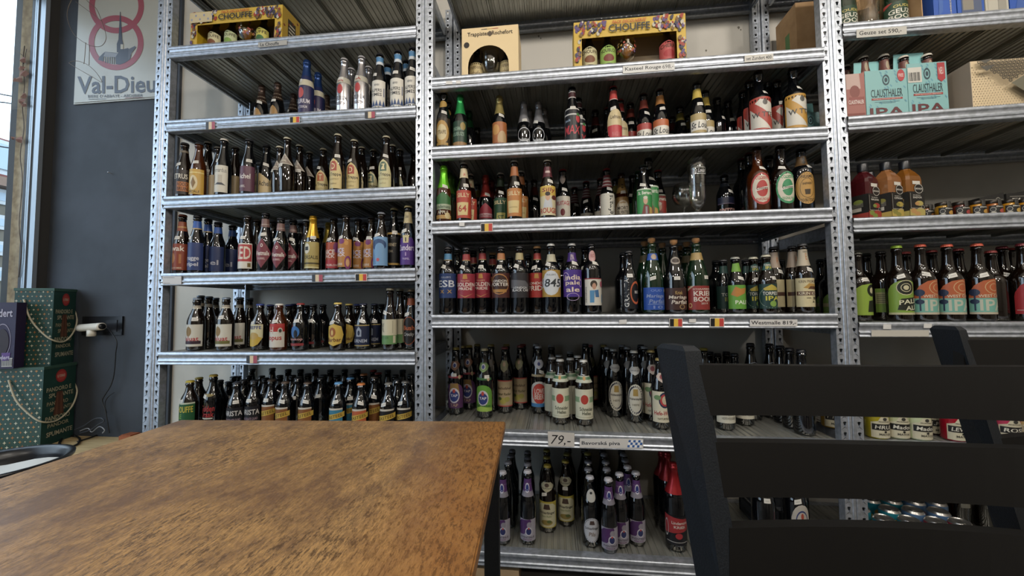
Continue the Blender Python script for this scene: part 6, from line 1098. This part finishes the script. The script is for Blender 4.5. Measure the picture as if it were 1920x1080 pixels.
# turquoise six-pack carriers on the chair-side rack
TQ = '7ab0b0'
def clayers(two=True, bottle=False):
    L = [('R', -1, 0, 1, 1, TQ)]
    r = random.Random(2)
    for i in range(26): a, b = r.uniform(-.95, .9), r.uniform(.2, .97); L.append(('P', [(a, b), (a+.09, b-.05), (a+.12, b-.02), (a+.03, b+.02)], '5a98a8'))
    L += [('O', 0, .78, .17, .115, .3, '28404a'), ('E', 0, .78, .07, .05, '28404a'), T(0, .50, 1.5, .17, 'CLAUSTHALER', '1e2e34', 'n'), T(0, .50, 1.5, .17, 'CLAUSTHALER', '1e2e34', 'n'), ('R', -.74, .355, .74, .395, '9c3430'), T(0, .375, 1.3, .022, 'NON-ALCOHOLIC BREWING', 'c8b4a8'), ('R', -.6, .31, .6, .318, '4a7a84'), ('R', -.4, .285, .4, .292, '4a7a84'), T(0, .09, 1.7, .2, 'IPA', '5d1f24')]
    return L
def carrier(label, Xa, Xb, Y0, hgt, extra, u='R', n=2, side=None, dep=.14):
    z = shz(u, n, (Xa+Xb)/2); w = Xb-Xa; t = thing('bottle_carrier', label, 'carton', uf(u, Xa, Y0, z), UNIT[u][1], 'turquoise bottle carriers'); th = .0016; tq = mat('card_'+TQ, TQ, .5)
    m = MB(); m.box(0, w, 0, th, 0, hgt, tq); m.box(0, w, dep-th, dep, 0, hgt, tq); m.box(0, th, th, dep-th, 0, hgt*.9, tq); m.box(w-th, w, th, dep-th, 0, hgt*.9, tq); m.box(th, w-th, th, dep-th, 0, th, tq); m.build('carton', t)
    m = MB(); m.hexa([(0, dep/2, 0.002), (w, dep/2, 0.002), (w, dep/2+th, 0.002), (0, dep/2+th, 0.002), (w*.1, dep/2, hgt*1.42), (w*.9, dep/2, hgt*1.42), (w*.9, dep/2+th, hgt*1.42), (w*.1, dep/2+th, hgt*1.42)], tq)
    plane_layers(m, (w*.2, dep/2-.0004, hgt*1.05), (w*.6, 0, 0), (0, 0, hgt*.3), [T(-.3, .6, .8, .5, 'IPA', '28404a')], (0, -1, 0)); m.build('handle_board', t)
    m = MB(); plane_layers(m, (0, -.0002, 0), (w, 0, 0), (0, 0, hgt), clayers()+extra, (0, -1, 0), off=.0002); m.build('front_print', t)
    return t
Yc = .02
xa = local('R', 1623, 175, Yc)[0]; xb = local('R', 1702, 172, Yc)[0]; xc = local('R', 1777, 170, Yc)[0]
carrier('turquoise bottle carrier with round red dot, nearer the rack post', xa, xb-.001, Yc, .172, [('E', .72, .86, .18, .13, 'b02c34'), T(.72, .86, .24, .07, 'FREE', 'd0b8b0')], dep=.13)
carrier('turquoise bottle carrier with barcode sticker and red ribbon tab', xb+.001, xc, Yc, .185, [('R', -.98, .62, -.28, .92, 'c6c2b8')]+[('R', -.94+.06*i, .65, -.94+.06*i+.025+.01*(i % 3), .82, '2c2c2c') for i in range(10)]+[('P', [(.52, .66), (.7, .60), (.9, .66), (.9, .98), (.52, .98)], 'a82830'), T(.71, .82, .22, .14, 'NEU', 'd0b8b0')], dep=.13)
X1_ = local('R', 1584, 185, Yc)[0]; z = shz('R', 2, X1_); t = thing('printed_carton_end', 'carrier side panel printed with a reddish bottle, beside rack post', 'carton', uf('R', X1_, Yc, z), UNIT['R'][1])
w = xa-X1_-.002; m = MB(); m.box(0, w, 0, .13, 0, .168, mat('card_rose', 'a06058', .5)); m.build('carton', t)
m = MB(); plane_layers(m, (0, -.0002, 0), (w, 0, 0), (0, 0, .168), [('R', -1, 0, 1, 1, '9a5a50'), ('R', -1, 0, -.85, 1, '8fb0ac'), ('P', [(-.8, .66), (.6, .66), (.5, 1), (-.8, 1)], 'b89a90'), ('E', 0, .6, .5, .14, '7d3a30'), ('R', -.6, .3, .9, .48, '8a4038'), T(.1, .37, 1.5, .09, 'CLAUSTHALER', 'd0c4bc'), ('R', -.8, .02, .9, .12, '7a3020')], (0, -1, 0), off=.0002); m.build('front_print', t)
# carrier seen beyond the post, deeper in the rack
X2_ = local('R', 1508, 215, .33)[0]
t = carrier('turquoise bottle carrier standing deep behind the rack post', 1.535, 1.66, .30, .165, [], dep=.12)
# patterned cream box
PX = 'c0ad8c'
Yb = .012; bx0 = local('R', 1822, 160, Yb)[0]; bz = shz('R', 2, bx0+.15); t = thing('patterned_box', 'cream box printed with black scallops and dots beside the carriers', 'box', uf('R', bx0, Yb, bz), UNIT['R'][1]); w = .34; hgt = .168
m = MB(); cm = mat('card_cream', PX, .55); m.box(0, w, 0, .30, 0, hgt, cm); m.build('carton', t)
m = MB(); m.box(-.0015, 0, .0, .30, 0, hgt, mat('card_grey_side', '8f8578', .6)); m.build('side_panel', t)
L = []
for i in range(40):
    for j in range(17):
        u_ = -.98+i*.05+(.025 if j % 2 else 0); v_ = .03+j*.052; m_ = abs(u_)
        if u_ < .98 and v_ < (1.0-m_)*1.1+.0 + .30*0 - .10+.2*(m_ > .8)*0 or False: pass
        lim = .90-1.05*(.97-m_) if m_ > .45 else .36-(.45-m_)*.75
        if u_ < .98 and v_ < max(.03, lim): L.append(('P', [(u_-.007, v_-.004), (u_+.001, v_-.012), (u_+.007, v_+.004), (u_-.001, v_+.012)], '2c2a26'))
for j in range(9):
    for i in range(26):
        u_ = -.90+i*.072+(.036 if j % 2 else 0); v_ = .97-j*.066; m_ = abs(u_)
        lo_ = .98-1.05*(.97-m_) if m_ > .45 else .46+(.45-m_)*.55
        if v_ < lo_+.02 or m_ > .92: continue
        for R0 in (.034, .023, .012): L.append(('O', u_, v_-.03, R0, R0*w/hgt*.55, .26, '33302a'))
L.append(('P', [(-.42, .42), (0, .05), (.42, .42), (0, .68)], '6d6a58'))
L += [('P', [(-.95, .93), (-.72, .96), (-.86, .86)], '55524a'), ('P', [(-.95, .80), (-.68, .82), (-.84, .70)], '55524a')]
m = MB(); plane_layers(m, (0, -.0002, 0), (w, 0, 0), (0, 0, hgt), L, (0, -1, 0), off=.0003); m.build('front_print', t)
m = MB(); m.lathe([(0, 0), (.03, .004), (.042, .03), (.036, .062), (.01, .066), (0, .06)], mat('red_skin', '7a2418', .3), 22); a_ = uf('R', bx0-.075, .33, shz('R', 2, bx0)); o = m.build('red_ornament'); o.location = a_; o['label'] = 'dark red ball ornament behind the patterned cream box'; o['category'] = 'ornament'
m = MB(); m.box(0, .05, 0, .03, 0, .26, cardb); q = uf('R', bx0+.10, .36, shz('R', 2, bx0)); o = m.build('cardboard_strip'); o.location = q; o.rotation_euler = (0, .5, 0); o.location[2] += .02; o['label'] = 'leaning cardboard strip behind the patterned cream box'; o['category'] = 'cardboard'
# chair-side top shelf: gift tray with two labelled bottles and tumbler, blue boxes
u, n, Y0 = 'R', 1, .03; Xa = local(u, 1580, 30, Y0)[0]; Xb = local(u, 1730, 20, Y0)[0]; Xa = max(Xa, 1.535); z = shz(u, n, (Xa+Xb)/2); w = Xb-Xa
t = thing('gift_tray', 'brown cardboard gift tray with back board, chair-side top shelf', 'tray', uf(u, Xa, Y0, z), UNIT[u][1])
m = MB(); m.box(0, w, 0, .11, 0, .004, cardb); m.box(0, w, .106, .11, .004, .30, cardb); m.box(w-.003, w, .0, .106, .004, .26, cardb); m.box(0, w, -.002, 0, 0, .022, mat('card_dark', '4a463e', .6)); m.build('tray_shell', t)
D_('geuz', 'dark green bottle with geuze label', 'gn', '2c3c2c', (.03, .34, 1.4, [S_('rect', '24402c'), T(0, .80, 1.0, .12, 'OUDE', 'b9a84c'), T(0, .58, 1.5, .2, 'GEUZE', 'd0ccbc'), T(0, .34, 1.5, .2, 'BOON', 'd0ccbc'), ('P', [(-1, .8), (-.5, 1), (-.8, 1), (-1, .95)], 'a83c34')]), (.70, .80, 3.0, [('R', -1, 0, 1, 1, 'a88c50')]))
for i, fx in enumerate((.15, .80)):
    place('corked_bottle', 'green bottle with dark green label in the tray, %s from post' % ORD[i], 'bottle', u, Xa+w*fx, Y0+.052, z+.0045, [('bottle_glass', body_mesh('ch', 'gn')), ('cork', cap_mesh('ch', '')), ('front_label', label_mesh('ch', 'geuz', DS['geuz'], 'front')), ('neck_label', label_mesh('ch', 'geuz', DS['geuz'], 'neck'))], .98, 'bottles in the gift tray')
m = MB(); m.lathe([(0, .004), (.027, .002), (.03, .006), (.037, .12), (.0355, .12), (.029, .016), (0, .014)], clearf, 26)
place('tumbler', 'clear straight tumbler between two green bottles in tray', 'glass', u, Xa+w*.45, Y0+.05, z+.0045, [('glass_body', m.mesh('glass_body'))], 1.05)
bm_ = mat('blue_card', '2c4f9a', .4)
xs = [local(u, p, 15, .04)[0] for p in (1752, 1797, 1850, 1896, 1960)]
m_ = [('narrow blue carton nearest the gift tray', 0), ('blue film-wrapped carton with pale window', 1), ('grey-white carton between the blue ones', 2), ('last blue carton on the chair-side top shelf', 3)]
for (lb, i) in m_:
    Xc = xs[i]+.002; w = xs[i+1]-xs[i]-.004; t = thing('blue_carton' if i != 2 else 'pale_carton', lb, 'box', uf(u, Xc, .045, shz(u, n, Xc)), UNIT[u][1], 'cartons on the chair-side top shelf')
    m = MB(); m.box(0, w, 0, .2, 0, .24, bm_ if i != 2 else mat('pale_card', 'a8a498', .5)); m.build('carton', t); m = MB()
    if i == 0: L = [T(.5, .3, .14, .5, 'GRIMBERGEN', 'b9b4a8', 'v'), ('P', [(-.6, .1), (-.2, .2), (-.1, .5), (-.5, .4)], '3f66b0')]
    elif i == 1: L = [('R', -.7, .14, .8, .6, '55607a'), ('R', -.6, .18, .2, .5, '8a8578')]
    elif i == 2: L = [('R', -.8, 0, 0, .4, 'b9b4a4'), ('R', .1, .0, .8, .4, '9a968a')]
    else: L = [('P', [(-.8, .0), (.0, .1), (.4, .5), (-.2, .6)], '3c5fa8'), ('P', [(.2, .1), (.8, .2), (.9, .7), (.5, .5)], '40508a')]
    plane_layers(m, (0, -.0003, 0), (w, 0, 0), (0, 0, .24), L, (0, -1, 0)); m.build('front_print', t)
# storage cardboard seen behind the post, top of the middle/chair-side racks
m = MB(); q = local('R', 1512, 30, .30)[0]; t = thing('cardboard_box', 'tall brown cardboard box behind the gift tray near the wall', 'box', uf('R', 1.54, .27, shz('R', 1, 1.6)), UNIT['R'][1]); m.box(0, .16, 0, .15, 0, .30, cardb); m.build('carton', t)
m = MB(); m.box(-.001, 0, .05, .08, .1, .2, mat('green_ink', '4a6a3c', .6)); m.build('carton_print', t)
# juice bottles: square shouldered
def juice(label, px, yt, Y, liquid, fruit, fruit2, title, rz=0.):
    u, n = 'R', 3; X = local(u, px, 350, Y)[0]; z = shz(u, n, X); w = .0315; H = .205
    t = thing('juice_bottle', label, 'bottle', uf(u, X, Y, z), math.radians(rz), 'square juice bottles')
    lm = mat('juice_'+liquid, liquid, .12, coat=.5); m = MB()
    def sq(hw, zz, r=.25): return [(hw*a, hw*b, zz) for a, b in ((1-r, -1), (1, -1+r), (1, 1-r), (1-r, 1), (-1+r, 1), (-1, 1-r), (-1, -1+r), (-1+r, -1))]
    rings = [sq(w*.94, 0), sq(w, .004), sq(w, .135), sq(w*.93, .148), sq(w*.66, .166, .4), sq(w*.44, .176, .55), sq(w*.40, .182, .58), sq(w*.40, .188, .58)]; V = sum(rings, [])
    F = [tuple(range(7, -1, -1))]+[(8*j+i, 8*j+(i+1) % 8, 8*j+8+(i+1) % 8, 8*j+8+i) for j in range(len(rings)-1) for i in range(8)]; m.add(V, F, lm); m.build('bottle_body', t)
    m = MB(); m.lathe([(.0152, .180), (.0155, .183), (.0155, .207), (.0145, .210), (0, .210)], blackp, 30, flute=.03); m.build('screw_cap', t)
    m = MB(); dk_ = '24221f'
    Lf = [('R', -1, .0, 1, .66, dk_), ('R', -1, 0, 1, .18, fruit), ('E', -.5, .13, .4, .07, fruit2), ('E', .4, .15, .45, .08, fruit), ('E', 0, .06, .4, .06, fruit2), ('E', .3, .34, .5, .07, fruit), ('E', .0, .33, .3, .05, fruit2), ('R', -.86, .20, -.82, .62, 'a8a49a'), ('R', -.86, .20, .6, .212, 'a8a49a'), T(0, .56, 1.0, .03, '100% LIMONADA', 'b9b4a8'), T(.05, .50, 1.2, .05, title, 'd0ccc0'), ('E', .3, .74, .62, .145, dk_), ('O', .3, .74, .56, .13, .10, 'c4c0b4'), T(.3, .74, .95, .05, 'LIMONADA', 'd0ccc0'), ('O', .72, .24, .22, .05, .2, 'a8a49a'), ('R', -.5, .86, .5, .95, 'cfcbbf')]
    plane_layers(m, (-w, -w-.0003, .004), (2*w, 0, 0), (0, 0, .131), Lf, (0, -1, 0), off=.0004)
    Ls = [('R', -1, .0, 1, .66, dk_), ('R', -1, 0, 1, .14, fruit), ('E', 0, .46, .5, .07, fruit2), ('R', -.8, .2, .3, .3, 'b9b4a8')]+[('R', -.6, .32+.03*i, .5, .335+.03*i, '7d7a72') for i in range(4)]
    plane_layers(m, (-w-.0003, w, .004), (0, -2*w, 0), (0, 0, .131), Ls, (-1, 0, 0), off=.0004); m.build('front_label', t)
juice('dark red juice bottle with black fruit label beside post', 1619, 290, .055, '3c1014', 'a03a2c', '7a8a34', 'MALINA', 22)
juice('pale orange juice bottle with lemon label, middle of three', 1662, 286, .05, '7c5230', 'b8a044', '8a8434', 'CITRON', 20)
juice('golden juice bottle with ginger label beside the jars', 1698, 286, .05, '6f4518', 'b0a050', 'b88a4c', 'ZAZVOR', 14)
juice('golden juice bottle standing in the second row', 1631, 296, .16, '6a4f2c', 'a89a50', '9a8a34', 'CITRON', 10)
# jars
def jar(label, px, Y, col, fr, sc=1.):
    u, n = 'R', 3; X = local(u, px, 390, Y)[0]; z = shz(u, n, X); t = thing('honey_jar', label, 'jar', uf(u, X, Y, z), -.1, 'little jars in a row'); t.scale = (sc,)*3
    m = MB(); m.lathe([(0, .002), (.018, .0), (.0215, .004), (.0215, .034), (.019, .041), (.0175, .044)], mat('jam_'+col, col, .12, coat=.5), 22); m.build('jar_glass', t)
    m = MB(); m.lathe([(.0195, .042), (.0200, .044), (.0200, .052), (.019, .054), (0, .054)], mat('lid_dark', '2c2620', .3, .5), 26); m.build('lid', t)
    m = MB()
    def f(U, V, k): a = U*1.15; r = .0218+.0002*k; return (r*math.sin(a), -r*math.cos(a), .004+V*.030)
    layers(m, f, [('R', -1, 0, 1, 1, '24221f'), ('O', -.6, .55, .28, .26, .2, 'a8a49a'), T(.25, .85, 1.1, .16, 'Element', 'd0ccc0', 'i'), ('E', .45, .32, .45, .28, fr), ('E', -.6, .14, .28, .14, 'b9b4a4')], ncol=8)
    def f2(U, V, k): a = U*.26+.1; zz = .034+V*.021; r = (.0228 if zz < .038 else .0212)+.0001*k; return (r*math.sin(a), -r*math.cos(a), zz)
    layers(m, f2, [('R', -1, 0, 1, 1, '3a3834'), ('E', 0, .6, .5, .24, 'b0aca0')], ncol=3); m.build('front_label', t)
JN = ['amber', 'orange', 'red', 'orange', 'red', 'yellow', 'yellow']
for i, (px, c_, f_, nm) in enumerate(((1735, '6d3a10', '8a5a20', 'small amber jar turned away, nearest the juice bottles'), (1768, '8f6a1c', 'b98a2c', 'jar with black label and orange fruit, second in the row'), (1800, '4a1c14', 'a03a34', 'dark jam jar with red fruit, third in the row'), (1832, '9a6a1c', 'b98a2c', 'golden jar with orange fruit, fourth in the row'), (1862, '8a5020', 'a84a3c', 'jar with red pomegranate picture, fifth in the row'), (1893, 'a0701c', 'c09a3c', 'golden jar with yellow fruit, sixth in the row'), (1922, 'a0701c', 'c09a3c', 'golden jar at the frame edge, seventh in the row'))): jar(nm, px, .055 if i else .09, c_, f_)
for (a, b, y0, y1, dd, lb, tx) in ((1836, 1882, 366, 357, .16, 'black display box with slanted front behind the jars', ''), (1886, 2010, 357, 342, .22, 'larger black display box with white lettering behind the jars', 'Element sada')):
    u, n = 'R', 3; Xa, Za = local(u, a, y0, dd); Xb, _ = local(u, b, y0, dd); z = shz(u, n, Xa); t = thing('display_box', lb, 'box', uf(u, Xa, dd, z), UNIT[u][1], 'black display boxes')
    w = Xb-Xa; h_ = max(.05, Za-z); m = MB(); m.hexa([(0, 0, 0), (w, 0, 0), (w, .1, 0), (0, .1, 0), (0, 0, h_*.9), (w, 0, h_*1.08), (w, .1, h_*1.08), (0, .1, h_*.9)], mat('black_card', '1b1a18', .5)); m.build('carton', t)
    m = MB(); plane_layers(m, (0, -.0003, 0), (w, 0, 0), (0, 0, h_), [('R', -.9, .80, .9, .82, '8a867c')]+([T(-.2, .68, 1.3, .16, 'Element', 'b9b4a8', 'i'), T(-.1, .5, 1.3, .1, 'SADA 6 DZEMU', 'b9b4a8')] if tx else [('O', .5, .6, .3, .3, .12, '8a867c')]), (0, -1, 0)); m.build('front_print', t)
# lemonade bottles behind the chairs
def lemonade(label, px, Y, col, kind2, u='R', n=5, lab='c4bda0', txt='HRUS', dark=None, sc=1.):
    X = local(u, px, 810, Y)[0]; z = shz(u, n, X); t = thing('lemonade_bottle', label, 'bottle', uf(u, X, Y, z), random.uniform(-.1, .1), 'clear lemonade bottles'); R = .034; H = .205
    lm = mat('lemonade_'+col, col, .08, coat=.6); m = MB(); m.lathe([(0, .003), (R*.9, 0), (R, .006), (R, .12), (R*.92, .14), (R*.55, .165), (R*.42, .18), (R*.40, .195)], lm, 24); m.build('bottle_body', t)
    m = MB(); m.lathe([(R*.46, .187), (R*.46, H), (0, H)], blackp, 20); m.build('screw_cap', t)
    m = MB()
    def f(U, V, k): a = U*1.15; r = R+.0002+.0002*k; return (r*math.sin(a), -r*math.cos(a), .006+V*.072)
    layers(m, f, [('P', [(-1, 0), (1, 0), (1, .72), (.5, .80), (.3, 1), (-.3, 1), (-.5, .80), (-1, .72)], lab), ('R', -.92, .36, .92, .66, dark or '22211f'), T(0, .51, 1.4, .18, txt, 'd0ccbc', 'i'), ('E', 0, .9, .16, .08, '3c3a34'), T(0, .78, .9, .05, 'MARGARET', '5d594c'), ('E', 0, .30, .1, .05, '22211f'), T(0, .18, .9, .1, 'MATOS', '4a473c')], ncol=12); m.build('front_label', t)
for px, Y, col, lb, tx in ((1560, .17, 'a8842c', 'yellow lemonade bottle in the gap before the rack post', 'L'), (1644, .055, '9a8f24', 'olive-yellow lemonade bottle just past the post', 'HRUS'), (1681, .06, 'a8ad88', 'pale lemonade bottle with script label, third from post', 'Madou'), (1722, .05, 'b0b894', 'pale green lemonade bottle with script label, fourth from post', 'Madou'), (1750, .12, '3a1014', 'dark red lemonade bottle in second row', 'LEVA'), (1788, .05, '8f1424', 'bright red lemonade bottle with black label', 'LEVAN'), (1835, .06, '8f1424', 'red lemonade bottle hidden behind the chair post', 'LEVAN'), (1886, .055, 'a83a54', 'pink lemonade bottle with cream label', 'ROSE'), (1925, .06, 'b0a070', 'straw-coloured lemonade bottle at the frame edge', 'PIN')):
    lemonade(lb, px, Y, col, '', txt=tx)
# drink cans on the lowest shelf
_can = {}
def can_mesh(c1, c2):
    if (c1, c2) not in _can:
        al = mat('can_aluminium', 'b4b2ae', .28, .9); m = MB(); m.lathe([(0, .004), (.024, .004), (.026, 0), (.031, .008), (.033, .012), (.033, .112), (.0325, .114)], mat('can_'+c1, c1, .3, .3), 26)
        b = MB(); b.lathe([(.0325, .114), (.028, .121), (.0275, .1225), (.0265, .1215), (.0255, .118), (0, .118)], al, 26)
        tb_ = MB(); tb_.box(-.006, .006, -.012, .010, .118, .1205, al); tb_.lathe([(.005, .1182), (.008, .1186), (.009, .1182)], al, 14, c=(0, -.013, 0))
        pr = MB()
        def f(U, V, k): a = U*3.1; r = .0332+.0001*k; return (r*math.sin(a), -r*math.cos(a), .02+V*.08)
        layers(pr, f, [('E', -.6, .8, .12, .16, c2), ('E', -.3, .5, .14, .2, 'c0b04c'), ('E', 0, .8, .16, .14, c2), ('E', .3, .6, .12, .2, 'c4c0b0'), ('E', .6, .8, .14, .16, c2), ('E', 0, .3, .2, .16, 'c4a83c')], ncol=24)
        _can[c1, c2] = (m.mesh('can_body'), b.mesh('can_top'), tb_.mesh('pull_tab'), pr.mesh('can_print'))
    return _can[c1, c2]
rowsC = [(.05, [(1643, 0), (1700, 0), (1778, 2), (1824, 2)]), (.125, [(1658, 0), (1705, 0), (1755, 1), (1800, 1)]), (.20, [(1612, 0), (1668, 0), (1712, 2), (1760, 2)]), (.275, [(1632, 0), (1672, 0), (1715, 2), (1755, 2)]), (.35, [(1640, 0), (1680, 0), (1720, 1)])]
PAL = [('2c8494', 'b8923c'), ('9c3040', 'c4903c'), ('5a7aa0', 'a84a5c')]; nc = 0; usedC = []
COLN = ['turquoise', 'crimson', 'slate-blue']
for ri, (Y, cs) in enumerate(rowsC):
    for ci, (px, k) in enumerate(cs):
        X = local('R', px, 985-ri*12, Y)[0]; z = shz('R', 6, X)
        X = max([X]+[a+.0675 for a, b in usedC if abs(b-Y) < .01])
        usedC.append((X, Y)); me = can_mesh(*PAL[k])
        t = place('drink_can', '%s drink can, %s row from front, %s from rack post' % (COLN[k], ORD[ri], ORD[ci]), 'can', 'R', X, Y, z, [('can_body', me[0]), ('can_top', me[1]), ('pull_tab', me[2]), ('can_print', me[3])], 1., 'drink cans on the lowest shelf', random.uniform(-.5, .5))
X = local('M', 1569, 978, .10)[0]; me = can_mesh('b03a5c', 'c4a83c'); place('drink_can', 'pink fruit-print drink can on the middle rack side of the post', 'can', 'M', min(X, 1.42), .07, shz('M', 6, 1.42), [('can_body', me[0]), ('can_top', me[1]), ('pull_tab', me[2]), ('can_print', me[3])])
# tinned fish-like stack of flat cartons in the corner of the lowest middle shelf
t = thing('flat_carton_stack', 'low dark slatted crate at the post end of the bottom shelf', 'crate', (1.29, .16, shz('M', 6, 1.35)), 0.)
m = MB()
for i in range(4): m.box(0, .15, 0, .012, .03+i*.05, .06+i*.05, mat('crate_slate', '2c2f34', .6)); m.box(0, .012, .012, .24, .03+i*.05, .06+i*.05, mat('crate_slate'))
m.box(0, .15, 0, .24, 0, .012, mat('crate_slate')); m.box(0, .012, 0, .012, 0, .21, mat('crate_slate')); m.box(.138, .15, 0, .012, 0, .21, mat('crate_slate')); m.box(.138, .15, .228, .24, 0, .21, mat('crate_slate')); m.box(0, .012, .228, .24, 0, .21, mat('crate_slate')); m.build('crate_shell', t)
# cardboard on the floor below the lowest middle shelf
t = thing('floor_carton', 'pale cardboard carton on the floor beneath the bottom shelf', 'box', (.03, -.02, 0), 0.)
m = MB(); m.box(.1, .30, .02, .3, 0, .068, mat('pale_cardboard', 'a58a68', .8)); m.build('carton', t)
# price-less amber wine boxes deep on the chair-side lowest shelf
for i, px in enumerate((1795, 1842)):
    X = local('R', px, 930, .34)[0]; z = shz('R', 6, X); t = thing('syrup_bottle', 'brown syrup bottle with pale tag behind the cans, %s from post' % ORD[i], 'bottle', uf('R', X, .34, z), 0, 'syrup bottles behind the cans')
    ob('bottle_glass', body_mesh('nr', 'br'), t); ob('cap', cap_mesh('nr', '3a3a3c'), t); m = MB(); layers(m, wrap('nr', .3, .55, .5), [('R', -1, 0, 1, 1, 'a8a494')], ncol=5); m.build('front_label', t)
